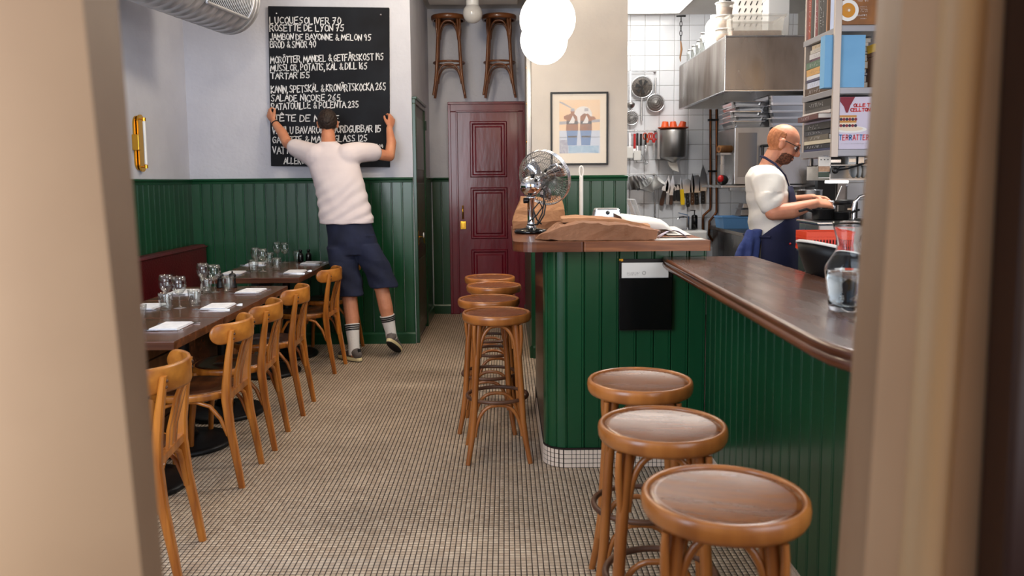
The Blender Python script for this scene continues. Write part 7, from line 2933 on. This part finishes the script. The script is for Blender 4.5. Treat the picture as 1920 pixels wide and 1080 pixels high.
# stuff right of the cover-out books, hidden partly by the jamb
for k_, (z_, c2, w_, t_, lab) in enumerate(((1.5535, (150, 150, 172), .15, .06, 'grey-blue box right of the berry cake book'), (1.8455, (84, 50, 24), .16, .10, 'brown box right of the light blue book'))):
    o_ = thing('box', lab, 'box', (SX0 + .182, SY0 + .03, z_))
    mn = 'book_%d_%d_%d' % c2
    if mn not in MATS:
        mat(mn, c2, .6)
    MB().box(0, w_, 0, .12, 0, .13 + .02 * k_).build('box_body', mn, o_, bevel=.004)
    MB().box(-.002, w_ + .002, -.002, .122, .13 + .02 * k_, .15 + .02 * k_).build('lid', mn, o_, bevel=.003)
ob_ = thing('box', 'small bright orange-yellow packet high on the middle shelf', 'box', (SX0 + .185, SY0 + .05, 2.0165))
MB().box(0, .12, 0, .08, 0, .04).build('box_body', 'yellow', ob_, bevel=.003)
MB().box(.03, .10, -.0012, 0, .008, .032).build('label', 'orange', ob_)

# ---- ticket rail, radio and lamp hanging below the bookshelf
ul = thing('under_shelf_unit', 'steel box shelf below the bookshelf with a lit lamp strip', 'shelf', (0, 0, 0))
u0, u1 = at(1556, 309, 3.95), at(1650, 336, 3.95)
MB().box(u0.x, 2.3, 3.95, 4.25, u1.z - .004, u1.z + .004).build('shelf_plate', 'steel', ul)
MB().box(u0.x, 2.3, 4.24, 4.25, u1.z + .004, u0.z).build('back_plate', 'steel', ul)
MB().box(u0.x, u0.x + .004, 3.95, 4.24, u1.z + .004, u0.z).build('side_plate', 'steel', ul)
b = MB()
for x_ in (u0.x + .01, 2.25):
    b.box(x_, x_ + .012, 4.22, 4.24, u0.z, 1.519)
b.build('hanger', 'steel', ul)
MB().box(u0.x + .004, u0.x + .098, 3.955, 4.02, u1.z - .018, u1.z - .005).build('lamp', 'under_light', ul, bevel=.003)
lm = thing('swing_lamp', 'black swing-arm lamp with a round head below the bookshelf', 'lamp', tuple(at(1566, 320, 3.92)))
MB().ball((0, 0, 0), (.016, .012, .016), 16, 10).build('lamp_head', 'black_plastic', lm)
MB().tube([(.012, 0, .002), (.07, .01, .010), (.16, .02, .036)], .004, 8).build('arm', 'black_plastic', lm)
MB().tube([(.012, 0, .004), (.03, .02, .018), (.06, .03, .022)], .0025, 6).build('cable', 'black_plastic', lm)
for k_, (px, py, w_, h_, d_, mm, lab, nm, cat) in enumerate(((1556, 307, .058, .034, .12, 'black_plastic', 'black card reader under the bookshelf by the white slips', 'card_reader', 'device'), (1590, 308, .042, .040, .10, 'white_plastic', 'pale ribbed box under the bookshelf, right of the black device', 'box', 'box'),
                                                             (1609, 309, .032, .040, .10, 'steel_bright', 'white and steel packet next to the pale ribbed box', 'box', 'box'))):
    q = at(px, py, 3.96)
    o_ = thing(nm, lab, cat, (q.x, 3.96, u0.z + .001 if k_ else u0.z + .001))
    MB().box(.0, w_, 0, d_, 0, h_).build('body', mm, o_, bevel=.004)
    MB().box(.004, w_ - .004, -.0015, 0, h_ * .3, h_ * .7).build('front_strip', 'steel_bright', o_)
MB().box(u0.x, 2.3, 3.95, 4.25, u0.z - .004, u0.z).build('shelf_plate', 'steel', ul)
q = at(1545, 308, 3.93)
tk = thing('order_slips', 'white and dark order slips clipped at the left of the steel shelf', 'paper slips', (u0.x - .056, 3.945, u0.z - .005))
MB().box(0, .054, 0, .006, .0, .044).build('slip', 'paper', tk)
MB().box(.001, .054, -.001, .005, -.028, -.002).build('slip', 'grain_brown', tk)
MB().box(.001, .054, -.001, .005, -.056, -.030).build('slip', 'green_dark', tk)
MB().box(.0, .060, .006, .012, -.060, .050).build('clip_board', 'steel', tk)
for k_ in range(3):
    MB().lathe([(0, 0), (.003, 0), (0, .003)], 8, xf((.01 + k_ * .017, -.0005, .03), rx=R(90))).build('pin', 'black_plastic', tk)
for k_ in range(4):
    q = at(1600 + k_ * 9, 333, 4.05)
    o_ = thing('plate', ('leftmost', 'second', 'third', 'rightmost')[k_] + ' of the upright plates racked under the bookshelf', 'plate', (q.x, 4.08, u1.z + .0045 + .048), rot=(0, R(82), 0), group='plates racked upright under the bookshelf')
    MB().lathe([(0, 0), (.022, 0), (.046, .006), (.048, .008), (.046, .008), (.022, .003), (0, .003)], 28).build('plate_body', 'white_ceramic', o_)

# ================================================================ THINGS ON TOP OF THE HOOD
HT = HZ1 + .0125
k6 = 6.45 / 1500
q = at(1419, 72, 6.42)
bin_ = thing('storage_box', 'large translucent plastic box half full of brown grain on the hood', 'storage box', (q.x + .005, 6.56, HT))
W2, D2, H2 = .215, .14, .175
b = MB()
def q4(w_, d_, z_): return [(-w_, -d_, z_), (w_, -d_, z_), (w_, d_, z_), (-w_, d_, z_)]
b.loft([q4(W2 * .92, D2 * .9, 0), q4(W2, D2, H2), q4(W2 - .004, D2 - .004, H2), q4(W2 * .92 - .004, D2 * .9 - .004, .004)], smooth=False)
b.build('tub', 'translucent_plastic', bin_, bevel=.006)
MB().prism([(x_, y_) for x_, y_ in [(-W2 * .9, -D2 * .88), (W2 * .9, -D2 * .88), (W2 * .9, D2 * .88), (-W2 * .9, D2 * .88)]], .005, .06).build('grain', 'grain_brown', bin_)
b = MB()
b.box(-W2 - .012, W2 + .012, -D2 - .012, -D2, H2 - .01, H2 + .008)
b.box(-W2 - .012, W2 + .012, D2, D2 + .012, H2 - .01, H2 + .008)
b.box(-W2 - .012, -W2, -D2, D2, H2 - .01, H2 + .008)
b.box(W2, W2 + .012, -D2, D2, H2 - .01, H2 + .008)
b.build('rim', 'translucent_plastic', bin_)
# white box behind
q = at(1455, 40, 6.95)
wbx = thing('storage_box', 'tall plain white box behind the translucent one on the hood', 'storage box', (q.x, 6.98, HT))
MB().box(-.09, .09, -.10, .10, 0, .40).build('box_body', 'white_plastic', wbx, bevel=.006)
MB().box(-.094, .094, -.104, .104, .40, .425).build('lid', 'white_plastic', wbx, bevel=.004)
# perforated crate
q = at(1408, 20, 7.05)
pcx = thing('perforated_crate', 'cream perforated plastic crate standing on the hood', 'crate', (q.x, 7.05, HT))
MB().box(-.16, .14, -.012, .10, 0, .46).build('crate_body', 'paper', pcx, bevel=.006)
b = MB()
for i in range(5):
    for j in range(4):
        b.bar((-.11 + i * .05, -.0135, .20 + j * .06), (-.095 + i * .05, -.0135, .235 + j * .06), .008, .002, up=(0, 1, 0))
tag(b.build('slots', 'black_plastic', pcx), kind='stuff')
# stack of tubs with brown content
q = at(1357, 70, 6.5)
zz = HT
for k_ in range(3):
    o_ = thing('food_tub', ('bottom', 'middle', 'topmost')[k_] + ' tub of the brown-filled stack at the hood corner', 'tub', (q.x + .035, 6.62, zz), group='stacked plastic tubs on the hood')
    MB().lathe([(0, 0), (.058, 0), (.062, .004), (.070, .095), (.068, .095), (.060, .006), (0, .004)], 28).build('tub_body', 'translucent_plastic', o_)
    MB().lathe([(0, .005), (.059, .006), (.064, .06), (0, .062)], 24).build('contents', 'grain_brown', o_)
    MB().lathe([(.066, .0955), (.075, .0955), (.075, .104), (0, .104)], 28).build('lid', 'white_plastic', o_)
    zz += .1045
for k_, (dx_, m_) in enumerate(((-.018, 'white_plastic'), (.028, 'black_plastic'))):
    o_ = thing('spice_jar', ('white', 'black')[k_] + ' bottle on top of the stacked tubs', 'bottle', (q.x + .035 + dx_ * 1.1, 6.62, zz + .0005), group='bottles on the stacked tubs')
    MB().lathe([(0, 0), (.020, 0), (.022, .003), (.022, .12), (.012, .135), (.012, .15), (0, .151)], 18).build('bottle_body', m_, o_)
    MB().lathe([(0, .1515), (.014, .1515), (.014, .17), (0, .171)], 14).build('cap', 'black_plastic', o_)
q = at(1335, 90, 7.0)
wc_ = thing('canister', 'tall white plastic canister behind the stacked tubs on the hood', 'canister', (q.x + .012, 6.98, HT))
b = MB()
b.loft([ringrect(-.065, .065, -.065, .065, z_, 4) for z_ in (0, .20)] + [ringrect(-.052, .052, -.052, .052, .235, 4), ringrect(-.035, .035, -.035, .035, .255, 4)], smooth=False)
b.build('canister_body', 'white_plastic', wc_, bevel=.006)
MB().tube([(0, 0, .256), (0, 0, .285)], .035, 18).build('cap', 'white_plastic', wc_)
for k_, (px, r_, h_) in enumerate(((1318, .040, .16), (1306, .038, .12), (1297, .035, .11), (1288, .034, .10))):
    yy = (7.15, 7.30, 7.50, 7.68)[k_]
    q = at(px, 100, yy)
    o_ = thing('glass_jar', ('tallest glass jar with a metal clasp beside the white canister', 'second glass jar from the canister on the hood', 'third glass jar on the hood', 'glass jar at the far left end of the hood')[k_], 'jar', (max(q.x, HX0 + .045), yy, HT), group='glass jars on the hood')
    MB().lathe([(0, 0), (r_, 0), (r_ + .002, .004), (r_ + .002, h_ * .8), (r_ * .8, h_ * .9), (r_ * .8, h_), (r_ * .72, h_), (r_ * .72, h_ * .9), (r_ - .002, h_ * .78), (r_ - .002, .008), (0, .006)], 24).build('jar_body', 'glass_thin', o_)
    MB().lathe([(0, h_ + .0005), (r_ * .85, h_ + .0005), (r_ * .85, h_ + .012), (0, h_ + .016)], 20).build('lid', 'steel', o_)
